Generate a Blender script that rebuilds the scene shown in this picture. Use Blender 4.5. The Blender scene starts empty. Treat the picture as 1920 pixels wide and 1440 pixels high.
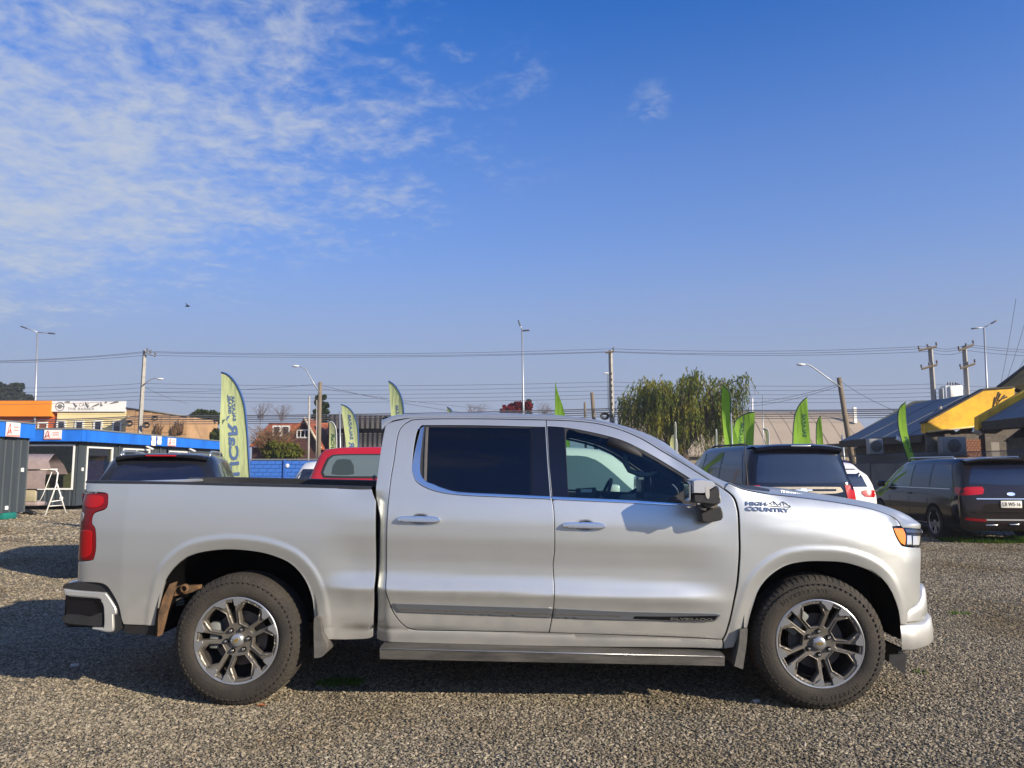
import bpy, bmesh, math, random
import numpy as np
from mathutils import Vector, Matrix, noise as mnoise
from mathutils.geometry import delaunay_2d_cdt
from mathutils.bvhtree import BVHTree
random.seed(7); np.random.seed(7)
R = math.radians
scene = bpy.context.scene
COL = scene.collection

# ------------------------------------------------------------------ camera
F, PW, PH = 1440.0, 1920.0, 1440.0
PITCH = math.atan(155 / F)
EYE = 1.55
cam = bpy.data.cameras.new('camera')
cam.lens = 36 * F / PW; cam.sensor_width = 36
cam.clip_start = 0.05; cam.clip_end = 5000
camo = bpy.data.objects.new('camera', cam); COL.objects.link(camo)
camo.location = (0, 0, EYE); camo.rotation_euler = (math.pi / 2 + PITCH, 0, 0)
scene.camera = camo
CAM = Vector((0, 0, EYE))
_f = Vector((0, math.cos(PITCH), math.sin(PITCH))); _u = Vector((0, -math.sin(PITCH), math.cos(PITCH))); _r = Vector((1, 0, 0))
def ray(u, v): return _r * ((u - PW / 2) / F) + _u * ((PH / 2 - v) / F) + _f
def at(u, v, Y):
    d = ray(u, v); return CAM + d * (Y / d.y)
def gnd(u, v, z=0.0):
    d = ray(u, v); return CAM + d * ((z - EYE) / d.z)

# ------------------------------------------------------------------ sun, sky, exposure
SUN = Vector((1.95, -1.42, 1.0)).normalized()          # towards the sun
SUN_EL = math.asin(SUN.z); SUN_AZ = math.atan2(SUN.x, SUN.y)
sl = bpy.data.lights.new('sun', 'SUN'); sl.energy = 5.0; sl.angle = R(0.53); sl.color = (1.0, .87, .68)
so = bpy.data.objects.new('sun', sl); COL.objects.link(so)
so.rotation_euler = (-SUN).to_track_quat('-Z', 'Y').to_euler()
scene.view_settings.view_transform = 'Standard'; scene.view_settings.look = 'None'
scene.view_settings.exposure = 0.63; scene.view_settings.gamma = 1.0
scene.view_settings.use_curve_mapping = False
scene.cycles.max_bounces = 8; scene.cycles.transparent_max_bounces = 24
scene.cycles.use_denoising = True
try: scene.cycles.caustics_reflective = False; scene.cycles.caustics_refractive = False
except Exception: pass

def NT(tree):
    def new(t, **kw):
        n = tree.nodes.new(t)
        for k, v in kw.items():
            if k.startswith('i_'):
                n.inputs[k[2:].replace('_', ' ')].default_value = v
            else: setattr(n, k, v)
        return n
    return new
def math_node(tree, op, a, b=None, clamp=False):
    n = tree.nodes.new('ShaderNodeMath'); n.operation = op; n.use_clamp = clamp
    for i, x in enumerate((a, b)):
        if x is None: continue
        if isinstance(x, (int, float)): n.inputs[i].default_value = x
        else: tree.links.new(x, n.inputs[i])
    return n.outputs[0]
def ramp(tree, fac, stops):
    n = tree.nodes.new('ShaderNodeValToRGB'); e = n.color_ramp.elements
    while len(e) < len(stops): e.new(0.5)
    for i, (p, c) in enumerate(stops):
        e[i].position = p; e[i].color = (*c, 1) if len(c) == 3 else c
    tree.links.new(fac, n.inputs[0]); return n.outputs[0]
def mixc(tree, fac, a, b, mode='MIX'):
    n = tree.nodes.new('ShaderNodeMix'); n.data_type = 'RGBA'; n.blend_type = mode
    for i, x in ((0, fac), (6, a), (7, b)):
        if isinstance(x, (int, float)): n.inputs[i].default_value = x
        elif isinstance(x, tuple): n.inputs[i].default_value = (*x, 1) if len(x) == 3 else x
        else: tree.links.new(x, n.inputs[i])
    return n.outputs[2]
def smooth_node(tree, x, lo, hi):
    n = tree.nodes.new('ShaderNodeMapRange'); n.interpolation_type = 'SMOOTHSTEP'
    tree.links.new(x, n.inputs[0]); n.inputs[1].default_value = lo; n.inputs[2].default_value = hi
    return n.outputs[0]

world = bpy.data.worlds.new('World'); scene.world = world; world.use_nodes = True
wt = world.node_tree; wt.nodes.clear(); wn = NT(wt)
sky = wn('ShaderNodeTexSky'); sky.sky_type = 'NISHITA'; sky.sun_disc = False
sky.sun_elevation = SUN_EL; sky.sun_rotation = SUN_AZ
sky.altitude = 100; sky.air_density = 1.0; sky.dust_density = 1.6; sky.ozone_density = 3.0
hs = wn('ShaderNodeHueSaturation'); hs.inputs['Saturation'].default_value = 1.12; hs.inputs['Value'].default_value = 1.0
tint = wn('ShaderNodeMix'); tint.data_type = 'RGBA'; tint.blend_type = 'MULTIPLY'; tint.inputs[0].default_value = 1.0
tint.inputs[7].default_value = (1.25, 1.75, 2.75, 1)
wt.links.new(sky.outputs[0], tint.inputs[6]); wt.links.new(tint.outputs[2], hs.inputs['Color'])
tc = wn('ShaderNodeTexCoord')
sp = wn('ShaderNodeSeparateXYZ'); wt.links.new(tc.outputs['Generated'], sp.inputs[0])
zz = math_node(wt, 'ADD', math_node(wt, 'MAXIMUM', sp.outputs[2], 0.0), 0.10)
cu = math_node(wt, 'DIVIDE', sp.outputs[0], zz); cv = math_node(wt, 'DIVIDE', sp.outputs[1], zz)
cb = wn('ShaderNodeCombineXYZ'); wt.links.new(cu, cb.inputs[0]); wt.links.new(cv, cb.inputs[1])
def cloud_noise(scale, rot, sx, sy, detail, rough, dist=0.0, off=0.0):
    mp = wn('ShaderNodeMapping'); mp.inputs['Rotation'].default_value = (0, 0, R(rot)); mp.inputs['Scale'].default_value = (sx, sy, 1)
    mp.inputs['Location'].default_value = (off, off * .7, 0)
    wt.links.new(cb.outputs[0], mp.inputs[0])
    n = wn('ShaderNodeTexNoise'); n.inputs['Scale'].default_value = scale; n.inputs['Detail'].default_value = detail
    n.inputs['Roughness'].default_value = rough; n.inputs['Distortion'].default_value = dist
    wt.links.new(mp.outputs[0], n.inputs['Vector']); return n.outputs[0]
n_big = cloud_noise(1.1, 20, 1, 1, 4, .55, 0.3, 3.1)
n_mid = cloud_noise(5.0, 28, .85, .95, 5, .62, 0.4, 1.7)
n_fin = cloud_noise(21.0, 30, .80, .85, 4, .60, 0.35, 5.2)
# the cloud field fills the left of the sky; its limit leans right with elevation
dz = math_node(wt, 'MAXIMUM', math_node(wt, 'SUBTRACT', .56, sp.outputs[2]), 0.0)
lim = math_node(wt, 'SUBTRACT', .10, math_node(wt, 'MULTIPLY', math_node(wt, 'MULTIPLY', dz, dz), 3.3))
edge = math_node(wt, 'SUBTRACT', lim, sp.outputs[0])
edge = math_node(wt, 'ADD', edge, math_node(wt, 'MULTIPLY', math_node(wt, 'SUBTRACT', n_big, .5), .55))
cover = smooth_node(wt, edge, -0.12, 0.46)
thin = smooth_node(wt, sp.outputs[2], .36, .60)            # broken up high overhead
low = smooth_node(wt, sp.outputs[2], 0.06, 0.17)
body = math_node(wt, 'SUBTRACT', math_node(wt, 'MULTIPLY', cover, .84), math_node(wt, 'MULTIPLY', thin, .22))
tex = math_node(wt, 'ADD', math_node(wt, 'MULTIPLY', math_node(wt, 'SUBTRACT', n_mid, .5), 1.9), math_node(wt, 'MULTIPLY', math_node(wt, 'SUBTRACT', n_fin, .5), 1.5))
dens = smooth_node(wt, math_node(wt, 'ADD', body, tex), .02, 1.40)
cl = math_node(wt, 'MULTIPLY', math_node(wt, 'MULTIPLY', dens, smooth_node(wt, cover, 0.0, .25)), math_node(wt, 'ADD', math_node(wt, 'MULTIPLY', low, .5), .5), True)
haze_c = smooth_node(wt, math_node(wt, 'MULTIPLY', sp.outputs[2], -1.0), -0.62, 0.02)
skyc = mixc(wt, math_node(wt, 'MULTIPLY', haze_c, .92), hs.outputs[0], (4.1, 5.3, 8.1))
lowz = smooth_node(wt, math_node(wt, 'MULTIPLY', sp.outputs[2], -1.0), -0.30, -0.02)
skyc = mixc(wt, math_node(wt, 'MULTIPLY', lowz, .85), skyc, (4.7, 5.3, 6.8))
veil = math_node(wt, 'MULTIPLY', smooth_node(wt, math_node(wt, 'ADD', edge, math_node(wt, 'MULTIPLY', math_node(wt, 'SUBTRACT', n_mid, .5), .25)), .05, .55), math_node(wt, 'MULTIPLY', smooth_node(wt, math_node(wt, 'MULTIPLY', sp.outputs[2], -1.0), -.48, -.20), .60))
skyc = mixc(wt, veil, skyc, (6.2, 7.0, 8.2))
clc = mixc(wt, math_node(wt, 'MULTIPLY', cl, .88), skyc, (6.9, 7.6, 8.9))
# one small stray wisp right of centre
wd = ray(1222, 190).normalized()
vd = wn('ShaderNodeVectorMath'); vd.operation = 'DOT_PRODUCT'; vd.inputs[1].default_value = wd; wt.links.new(tc.outputs['Generated'], vd.inputs[0])
wsp = math_node(wt, 'MULTIPLY', smooth_node(wt, math_node(wt, 'ADD', vd.outputs['Value'], math_node(wt, 'MULTIPLY', math_node(wt, 'SUBTRACT', n_mid, .5), .0016)), .9996, 1.0003), smooth_node(wt, n_fin, .42, .62), True)
clc = mixc(wt, math_node(wt, 'MULTIPLY', wsp, .42), clc, (6.4, 7.2, 8.9))
bg = wn('ShaderNodeBackground'); bg.inputs['Strength'].default_value = 0.050
wt.links.new(clc, bg.inputs['Color'])
wo = wn('ShaderNodeOutputWorld'); wt.links.new(bg.outputs[0], wo.inputs[0])

# ------------------------------------------------------------------ materials
MATS = {}
def mat(name, col, rough=.6, metal=0.0, var=0.0, vscale=6.0, bump=0.0, bscale=40.0, coat=0.0, col2=None, spec=.5, emit=None, detail=4, stretch=None, alpha=None):
    if name in MATS: return MATS[name]
    m = bpy.data.materials.new(name); m.use_nodes = True; t = m.node_tree
    b = t.nodes['Principled BSDF']; MATS[name] = m
    b.inputs['Base Color'].default_value = (*col, 1); b.inputs['Roughness'].default_value = rough
    b.inputs['Metallic'].default_value = metal; b.inputs['Coat Weight'].default_value = coat
    b.inputs['Coat Roughness'].default_value = .04; b.inputs['Specular IOR Level'].default_value = spec
    if emit: b.inputs['Emission Color'].default_value = (*emit[:3], 1); b.inputs['Emission Strength'].default_value = emit[3]
    if var or bump:
        tc = t.nodes.new('ShaderNodeTexCoord'); src = tc.outputs['Object']
        if stretch:
            mp = t.nodes.new('ShaderNodeMapping'); mp.inputs['Scale'].default_value = stretch
            t.links.new(src, mp.inputs[0]); src = mp.outputs[0]
    if var:
        n = t.nodes.new('ShaderNodeTexNoise'); n.inputs['Scale'].default_value = vscale; n.inputs['Detail'].default_value = detail
        n.inputs['Roughness'].default_value = .65
        t.links.new(src, n.inputs['Vector'])
        c2 = col2 or tuple(c * (1 - var) for c in col); c1 = col if col2 else tuple(min(1, c * (1 + var)) for c in col)
        t.links.new(ramp(t, n.outputs[0], [(.3, c2), (.7, c1)]), b.inputs['Base Color'])
    if bump:
        n2 = t.nodes.new('ShaderNodeTexNoise'); n2.inputs['Scale'].default_value = bscale; n2.inputs['Detail'].default_value = 3
        t.links.new(src, n2.inputs['Vector'])
        bp = t.nodes.new('ShaderNodeBump'); bp.inputs['Strength'].default_value = bump; bp.inputs['Distance'].default_value = .02
        t.links.new(n2.outputs[0], bp.inputs['Height']); t.links.new(bp.outputs[0], b.inputs['Normal'])
    return m
def glass_mat(name, tint, gloss=.05, opacity=0.0, body=(.01, .012, .02)):
    """thin window glass: tinted pass-through, Fresnel mirror on top, optional dark film"""
    if name in MATS: return MATS[name]
    m = bpy.data.materials.new(name); m.use_nodes = True; t = m.node_tree; t.nodes.clear(); n = NT(t); MATS[name] = m
    tr = n('ShaderNodeBsdfTransparent'); tr.inputs[0].default_value = (*tint, 1)
    df = n('ShaderNodeBsdfDiffuse'); df.inputs[0].default_value = (*body, 1)
    m1 = n('ShaderNodeMixShader'); m1.inputs[0].default_value = opacity
    t.links.new(tr.outputs[0], m1.inputs[1]); t.links.new(df.outputs[0], m1.inputs[2])
    gl = n('ShaderNodeBsdfGlossy'); gl.inputs['Roughness'].default_value = gloss; gl.inputs[0].default_value = (1, 1, 1, 1)
    fr = n('ShaderNodeFresnel'); fr.inputs[0].default_value = 1.5
    m2 = n('ShaderNodeMixShader'); t.links.new(fr.outputs[0], m2.inputs[0])
    t.links.new(m1.outputs[0], m2.inputs[1]); t.links.new(gl.outputs[0], m2.inputs[2])
    o = n('ShaderNodeOutputMaterial'); t.links.new(m2.outputs[0], o.inputs[0]); return m

# ------------------------------------------------------------------ mesh helpers
class MB:
    def __init__(s): s.v = []; s.f = []; s.sm = []
    def add(s, vs, fs, smooth=False):
        o = len(s.v); s.v += [tuple(p) for p in vs]
        s.f += [tuple(i + o for i in f) for f in fs]; s.sm += [smooth] * len(fs); return s
    def box(s, c, size, rz=0.0, M=None, bev=0.0):
        x, y, z = [k / 2 for k in size]
        if bev:
            b = min(bev, x * .9, y * .9, z * .9); bm = bmesh.new(); bmesh.ops.create_cube(bm, size=1)
            for w in bm.verts: w.co = Vector((w.co.x * 2 * x, w.co.y * 2 * y, w.co.z * 2 * z))
            bmesh.ops.bevel(bm, geom=bm.edges[:], offset=b, segments=2, affect='EDGES', profile=.5)
            vs = [w.co.copy() for w in bm.verts]; bm.verts.index_update(); fs = [tuple(w.index for w in f.verts) for f in bm.faces]; bm.free()
        else:
            vs = [Vector(p) for p in ((-x, -y, -z), (x, -y, -z), (x, y, -z), (-x, y, -z), (-x, -y, z), (x, -y, z), (x, y, z), (-x, y, z))]
            fs = [(0, 3, 2, 1), (4, 5, 6, 7), (0, 1, 5, 4), (1, 2, 6, 5), (2, 3, 7, 6), (3, 0, 4, 7)]
        if M is None: M = Matrix.Translation(c) @ Matrix.Rotation(rz, 4, 'Z')
        else: M = Matrix.Translation(c) @ M
        return s.add([M @ p for p in vs], fs)
    def tube(s, pts, rad, n=8, cap=True, smooth=True):
        pts = [Vector(p) for p in pts]
        if not isinstance(rad, (list, tuple)): rad = [rad] * len(pts)
        vs = []; fs = []; up = None
        for i, p in enumerate(pts):
            a = pts[max(0, i - 1)]; b = pts[min(len(pts) - 1, i + 1)]; t = (b - a).normalized()
            if up is None:
                up = Vector((0, 0, 1)) if abs(t.z) < .9 else Vector((1, 0, 0))
            x = t.cross(up).normalized(); y = x.cross(t).normalized(); up = y
            for k in range(n):
                th = 2 * math.pi * k / n; vs.append(p + (x * math.cos(th) + y * math.sin(th)) * rad[i])
        for i in range(len(pts) - 1):
            for k in range(n):
                k2 = (k + 1) % n; fs.append((i * n + k, i * n + k2, (i + 1) * n + k2, (i + 1) * n + k))
        if cap: fs.append(tuple(range(n - 1, -1, -1))); fs.append(tuple((len(pts) - 1) * n + k for k in range(n)))
        return s.add(vs, fs, smooth)
    def lathe(s, prof, n=32, M=None, closed=False, smooth=True):
        """prof: (radius, axial) ; axis = local Y"""
        vs = []; fs = []; m = len(prof)
        for k in range(n):
            th = 2 * math.pi * k / n; c, q = math.cos(th), math.sin(th)
            for r, a in prof: vs.append(Vector((r * c, a, r * q)))
        for k in range(n):
            k2 = (k + 1) % n
            for j in range(m if closed else m - 1):
                j2 = (j + 1) % m
                fs.append((k * m + j, k2 * m + j, k2 * m + j2, k * m + j2))
        if M is not None: vs = [M @ p for p in vs]
        return s.add(vs, fs, smooth)
    def prism(s, poly, depth, M=None, smooth=False):
        """poly in local XZ, extruded along +Y by depth (from y=0)"""
        n = len(poly); vs = [Vector((p[0], 0, p[1])) for p in poly] + [Vector((p[0], depth, p[1])) for p in poly]
        fs = [(i, (i + 1) % n, (i + 1) % n + n, i + n) for i in range(n)]
        tri = cdt_poly(poly)
        fs += [tuple(t) for t in tri] + [tuple(i + n for i in reversed(t)) for t in tri]
        if M is not None: vs = [M @ p for p in vs]
        return s.add(vs, fs, smooth)
    def quad(s, a, b, c, d, smooth=False): return s.add([a, b, c, d], [(0, 1, 2, 3)], smooth)
    def grid(s, rows, smooth=True, close=False):
        nr, nc = len(rows), len(rows[0]); vs = [p for r in rows for p in r]; fs = []
        for i in range(nr - 1):
            for j in range(nc if close else nc - 1):
                j2 = (j + 1) % nc; fs.append((i * nc + j, i * nc + j2, (i + 1) * nc + j2, (i + 1) * nc + j))
        return s.add(vs, fs, smooth)
    def build(s, name, m, parent=None, fix=True, auto=None):
        me = bpy.data.meshes.new(name); me.from_pydata(s.v, [], s.f)
        if fix and len(s.f) < 60000:
            bm = bmesh.new(); bm.from_mesh(me); bmesh.ops.recalc_face_normals(bm, faces=bm.faces); bm.to_mesh(me); bm.free()
        me.polygons.foreach_set('use_smooth', s.sm)
        if auto: 
            me.polygons.foreach_set('use_smooth', [True] * len(me.polygons)); me.set_sharp_from_angle(angle=R(auto))
        me.materials.append(m); return link(name, me, parent)
def link(name, me, parent=None):
    o = bpy.data.objects.new(name, me); COL.objects.link(o)
    if parent is not None: o.parent = parent
    return o
def cdt_poly(poly, steiner=(), holes=()):
    vs = [Vector((p[0], p[1])) for p in poly]; n = len(vs); ed = [(i, (i + 1) % n) for i in range(n)]
    for h in holes:
        k = len(vs); vs += [Vector((p[0], p[1])) for p in h]; ed += [(k + i, k + (i + 1) % len(h)) for i in range(len(h))]
    vs += [Vector((p[0], p[1])) for p in steiner]
    r = delaunay_2d_cdt(vs, ed, [], 1, 1e-7)
    orig = r[3]; idx = [o[0] if o else -1 for o in orig]
    return [[idx[i] for i in f] for f in r[2] if all(idx[i] >= 0 for i in f)]
def thing(name, label, cat, loc=(0, 0, 0), rz=0.0, group=None):
    o = bpy.data.objects.new(name, None); COL.objects.link(o); o.location = loc; o.rotation_euler = (0, 0, rz)
    o.empty_display_size = .2
    return tag(o, label, cat, group)
def tag(o, label, cat, group=None):
    o['label'] = label; o['category'] = cat
    if group: o['group'] = group
    return o
def struct(o, kind='structure'): o['kind'] = kind; return o
def dup(root, loc=None, rz=None, label=None):
    r = root.copy(); COL.objects.link(r)
    if loc is not None: r.location = loc
    if rz is not None: r.rotation_euler = (0, 0, rz)
    if label: r['label'] = label
    for ch in list(root.children):
        c = ch.copy(); COL.objects.link(c); c.parent = r
        for g in list(ch.children):
            d = g.copy(); COL.objects.link(d); d.parent = c
    return r
def text_mesh(body, size, extrude=.0, space=1.0, shear=0.0, bold=0.0):
    cu = bpy.data.curves.new('lettering', 'FONT'); cu.body = body; cu.size = size; cu.extrude = extrude
    cu.align_x = 'CENTER'; cu.align_y = 'CENTER'; cu.space_character = space; cu.shear = shear; cu.offset = bold
    cu.resolution_u = 3
    o = bpy.data.objects.new('lettering', cu); COL.objects.link(o)
    dg = bpy.context.evaluated_depsgraph_get(); me = bpy.data.meshes.new_from_object(o.evaluated_get(dg))
    COL.objects.unlink(o); bpy.data.objects.remove(o); bpy.data.curves.remove(cu); return me
def text_obj(name, body, size, m, parent, M, extrude=.001, space=1.0, shear=0.0, bold=0.0, fit=None):
    me = text_mesh(body, size, extrude, space, shear, bold); me.name = name
    if fit:
        xs = [v.co.x for v in me.vertices]; ys = [v.co.y for v in me.vertices]
        cx, cy = (max(xs) + min(xs)) / 2, (max(ys) + min(ys)) / 2
        sx, sy = fit[0] / (max(xs) - min(xs)), fit[1] / (max(ys) - min(ys))
        for v in me.vertices: v.co = Vector(((v.co.x - cx) * sx, (v.co.y - cy) * sy, v.co.z))
    me.transform(M); me.materials.clear(); me.materials.append(m)
    return link(name, me, parent)
def resample(poly, step, closed=True):
    """poly: (a, b[, 'c']) ; Catmull-Rom between corners, straight where both ends are corners"""
    n = len(poly); out = []
    P = [Vector((p[0], p[1])) for p in poly]; C = [len(p) > 2 for p in poly]
    for i in range(n if closed else n - 1):
        a, b = P[i], P[(i + 1) % n]
        pa = a * 2 - b if (C[i] or (not closed and i == 0)) else P[i - 1]
        pb = b * 2 - a if (C[(i + 1) % n] or (not closed and i == n - 2)) else P[(i + 2) % n]
        L = (b - a).length; k = max(1, int(math.ceil(L / step)))
        for j in range(k):
            t = j / k; t2, t3 = t * t, t * t * t
            if (C[i] and C[(i + 1) % n]): q = a.lerp(b, t)
            else: q = 0.5 * ((2 * a) + (b - pa) * t + (2 * pa - 5 * a + 4 * b - pb) * t2 + (3 * a - pa - 3 * b + pb) * t3)
            out.append(q)
    if not closed: out.append(P[-1])
    return out
def inset_poly(P, d):
    n = len(P); area = sum(P[i].x * P[(i + 1) % n].y - P[(i + 1) % n].x * P[i].y for i in range(n)); s = 1 if area > 0 else -1
    out = []
    for i in range(n):
        a, b, c = P[i - 1], P[i], P[(i + 1) % n]
        e1 = (b - a); e2 = (c - b)
        n1 = Vector((-e1.y, e1.x)); n2 = Vector((-e2.y, e2.x))
        if n1.length > 0: n1.normalize()
        if n2.length > 0: n2.normalize()
        m = n1 + n2; L = m.length
        m = n1 if L < 1e-6 else m / L
        k = 1 / max(.5, m.dot(n2)); out.append(b + m * (s * d * k))
    return out
def in_poly_np(px, py, P):
    X = np.array([p[0] for p in P]); Yv = np.array([p[1] for p in P]); ins = np.zeros(px.shape, bool); j = len(P) - 1
    for i in range(len(P)):
        c = ((Yv[i] > py) != (Yv[j] > py)) & (px < (X[j] - X[i]) * (py - Yv[i]) / (Yv[j] - Yv[i] + 1e-15) + X[i]); ins ^= c; j = i
    return ins
def dist_poly_np(px, py, P, closed=True):
    best = np.full(px.shape, 1e9); n = len(P)
    for i in range(n if closed else n - 1):
        ax, ay = P[i][0], P[i][1]; bx, by = P[(i + 1) % n][0], P[(i + 1) % n][1]
        dx, dy = bx - ax, by - ay; L = dx * dx + dy * dy + 1e-15
        t = np.clip(((px - ax) * dx + (py - ay) * dy) / L, 0, 1)
        best = np.minimum(best, np.hypot(px - ax - t * dx, py - ay - t * dy))
    return best
def pchip(xs, ys):
    xs = np.array(xs, float); ys = np.array(ys, float); h = np.diff(xs); dl = np.diff(ys) / h; m = np.zeros_like(xs)
    m[0], m[-1] = dl[0], dl[-1]
    for i in range(1, len(xs) - 1):
        if dl[i - 1] * dl[i] > 0:
            w1, w2 = 2 * h[i] + h[i - 1], h[i] + 2 * h[i - 1]; m[i] = (w1 + w2) / (w1 / dl[i - 1] + w2 / dl[i])
    def f(x):
        x = np.clip(np.asarray(x, float), xs[0], xs[-1]); i = np.clip(np.searchsorted(xs, x, side='right') - 1, 0, len(xs) - 2)
        t = (x - xs[i]) / h[i]
        return (2*t**3 - 3*t**2 + 1) * ys[i] + (t**3 - 2*t**2 + t) * h[i] * m[i] + (-2*t**3 + 3*t**2) * ys[i+1] + (t**3 - t**2) * h[i] * m[i+1]
    return f
def sstep(x, a, b):
    t = np.clip((np.asarray(x, float) - a) / (b - a), 0, 1); return t * t * (3 - 2 * t)
# ================================================================== materials of the truck
M_PAINT = mat('silver paint', (.585, .600, .582), rough=.38, metal=.80, coat=.38)
def _flake(m):
    t = m.node_tree; b = t.nodes['Principled BSDF']
    n = NT(t); tcn = n('ShaderNodeTexCoord')
    no = n('ShaderNodeTexNoise'); no.inputs['Scale'].default_value = 3.0; no.inputs['Detail'].default_value = 6; no.inputs['Roughness'].default_value = .7
    t.links.new(tcn.outputs['Object'], no.inputs['Vector'])
    mr = n('ShaderNodeMapRange'); mr.inputs[1].default_value = .35; mr.inputs[2].default_value = .7; mr.inputs[3].default_value = .36; mr.inputs[4].default_value = .39
    t.links.new(no.outputs[0], mr.inputs[0]); t.links.new(mr.outputs[0], b.inputs['Roughness'])
    # road dust: a little dirt in the paint, heavier low on the sides
    sp = n('ShaderNodeSeparateXYZ'); t.links.new(tcn.outputs['Object'], sp.inputs[0])
    lo = smooth_node(t, math_node(t, 'MULTIPLY', sp.outputs[2], -1.0), -.95, -.40)
    n2 = n('ShaderNodeTexNoise'); n2.inputs['Scale'].default_value = 9; n2.inputs['Detail'].default_value = 5
    t.links.new(tcn.outputs['Object'], n2.inputs['Vector'])
    d = math_node(t, 'MULTIPLY', math_node(t, 'ADD', math_node(t, 'MULTIPLY', lo, .55), .05), n2.outputs[0], True)
    t.links.new(mixc(t, d, (.585, .600, .582), (.33, .28, .22)), b.inputs['Base Color'])
    t.links.new(math_node(t, 'SUBTRACT', .80, math_node(t, 'MULTIPLY', d, 1.0)), b.inputs['Metallic'])
_flake(M_PAINT)
M_CHROME = mat('chrome', (.82, .82, .82), rough=.2, metal=1.0)
M_SATIN = mat('satin silver', (.62, .62, .60), rough=.30, metal=.9)
M_BLKP = mat('black plastic', (.018, .018, .019), rough=.50, var=.3, vscale=30)
M_BLKG = mat('gloss black', (.005, .005, .007), rough=.15, coat=.3)
M_BLKM = mat('matte black', (.004, .004, .004), rough=.95, spec=.15)
M_LINER = mat('wheel well liner', (.0025, .0025, .0025), rough=1.0, spec=.05)
M_RUST = mat('rusty frame', (.20, .105, .045), rough=.9, var=.5, vscale=14, col2=(.06, .04, .025), bump=.4)
M_DUSTBLK = mat('dusty grey trim', (.085, .080, .072), rough=.75, var=.35, vscale=9, bump=.15, bscale=60)
M_GLASS = glass_mat('window glass', (.60, .74, .70), gloss=.0)
M_GLASSD = glass_mat('tinted window glass', (.24, .25, .30), gloss=.0, opacity=.14, body=(.012, .014, .03))
M_SEAT = mat('dark leather', (.025, .024, .024), rough=.6)
M_INTGREY = mat('grey interior trim', (.16, .17, .16), rough=.6)
M_RED = mat('red lens', (.36, .004, .006), rough=.2, coat=.25, spec=.3)
M_REDD = mat('deep red lens', (.15, .003, .006), rough=.2, coat=.25, spec=.3)
M_CLEAR = mat('clear lens', (.75, .75, .72), rough=.08, metal=.6, coat=.5)
M_AMBER = mat('amber lens', (.80, .22, .01), rough=.15, coat=.7)
M_TYRE = mat('dusty tyre rubber', (.015, .0135, .012), rough=.85, var=.5, vscale=5, col2=(.042, .034, .025), bump=.25, bscale=90)
M_RIM = mat('grey bronze alloy', (.175, .158, .132), rough=.40, metal=.55, var=.15, vscale=20)
M_RIMT = mat('machined alloy', (.42, .43, .44), rough=.30, metal=.75)
M_BRAKE = mat('brake iron', (.10, .09, .085), rough=.5, metal=.8, var=.3)
M_GOLD = mat('gold emblem', (.55, .38, .08), rough=.3, metal=.8)
M_SCREEN = mat('pale control panel', (.55, .70, .75), rough=.2)

# ================================================================== truck frame: local x forward (right), y away, z up
_cr = gnd(437.5, 1327); _cf = gnd(1545.5, 1335)
YAW = math.atan2(_cf.y - _cr.y, _cf.x - _cr.x)
WB = (_cf - _cr).length; WW = 2.06
RZ = Matrix.Rotation(YAW, 4, 'Z')
TLOC = _cr - (RZ @ Vector((0, .035, 0)))
TM = Matrix.Translation(TLOC) @ RZ; TMI = TM.inverted()
_o = TMI @ CAM
def lray(u, v): return (TMI.to_3x3() @ ray(u, v))
def Ly(u, v, y):
    d = lray(u, v); return _o + d * ((y - _o.y) / d.y)
truck = thing('pickup_truck', 'silver crew cab pickup truck with chrome trim filling the foreground on gravel', 'pickup truck', TLOC, YAW)

# crease line along the doors (from plane y=-0.02) and belt
_c1 = Ly(723, 1106.5, -.02); _c2 = Ly(1300, 1125.5, -.02)
def zc(x): return _c1.z + (np.asarray(x, float) - _c1.x) * (_c2.z - _c1.z) / (_c2.x - _c1.x)
P_DOOR = pchip([-.42, -.345, -.262, -.258, -.252, -.10, -.045, -.006, 0.004, .03, .075, .115, .17, .26, .36, .44, .52, .60, .615, .70, .85, 1.0, 1.12, 1.2],
               [.116, .092, .066, .066, .060, .018, -.001, -.0165, -.018, -.009, .010, .018, .019, .013, .005, .006, .017, .040, .046, .075, .125, .190, .262, .32])
P_PLAIN = pchip([-.42, -.30, -.15, .0, .15, .30, .42, .52, .60, .66, .72],
                [.075, .048, .020, .006, .0, .001, .007, .017, .030, .042, .056])
ARCH_R_PX = [(589, 1160), (584.6, 1121.5), (570.4, 1086), (546.8, 1059), (516, 1043.6), (476, 1034), (421.7, 1030.6), (369.7, 1037.7), (339, 1053), (313, 1083.8), (299, 1128.6), (289.4, 1173.5)]
ARCH_F_PX = [(1689, 1171), (1684.6, 1143), (1675, 1117), (1661, 1093), (1640, 1075.5), (1616, 1064), (1583, 1055), (1550, 1052.6), (1512, 1053), (1479, 1059), (1455.6, 1071), (1436.7, 1087), (1422.5, 1107), (1413, 1133), (1406, 1157), (1401, 1178)]
def _arch(px):
    a = [(p.x, p.z) for p in (Ly(u, v, -.02) for u, v in px)]
    return [tuple(q) for q in resample(a, .04, closed=False)]
ARCH_R, ARCH_F = _arch(ARCH_R_PX), _arch(ARCH_F_PX)
def _ext(a): # extend the opening ends straight down
    return [(a[0][0], a[0][1] - .3)] + a + [(a[-1][0], a[-1][1] - .3)]
X_TAIL = Ly(150, 1000, .1).x; X_NOSE = Ly(1727, 1060, .2).x
XF0 = Ly(1560, 1100, 0).x
SHUT_PX = [(1366, 906), (1381, 913), (1400, 919), (1440, 926), (1503, 933), (1570, 942), (1630, 953), (1670, 967), (1690, 984)]
_sh = [Ly(u, v, .10) for u, v in SHUT_PX]
SH_X = [p.x for p in _sh]; SH_Z = [p.z for p in _sh]
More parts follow.
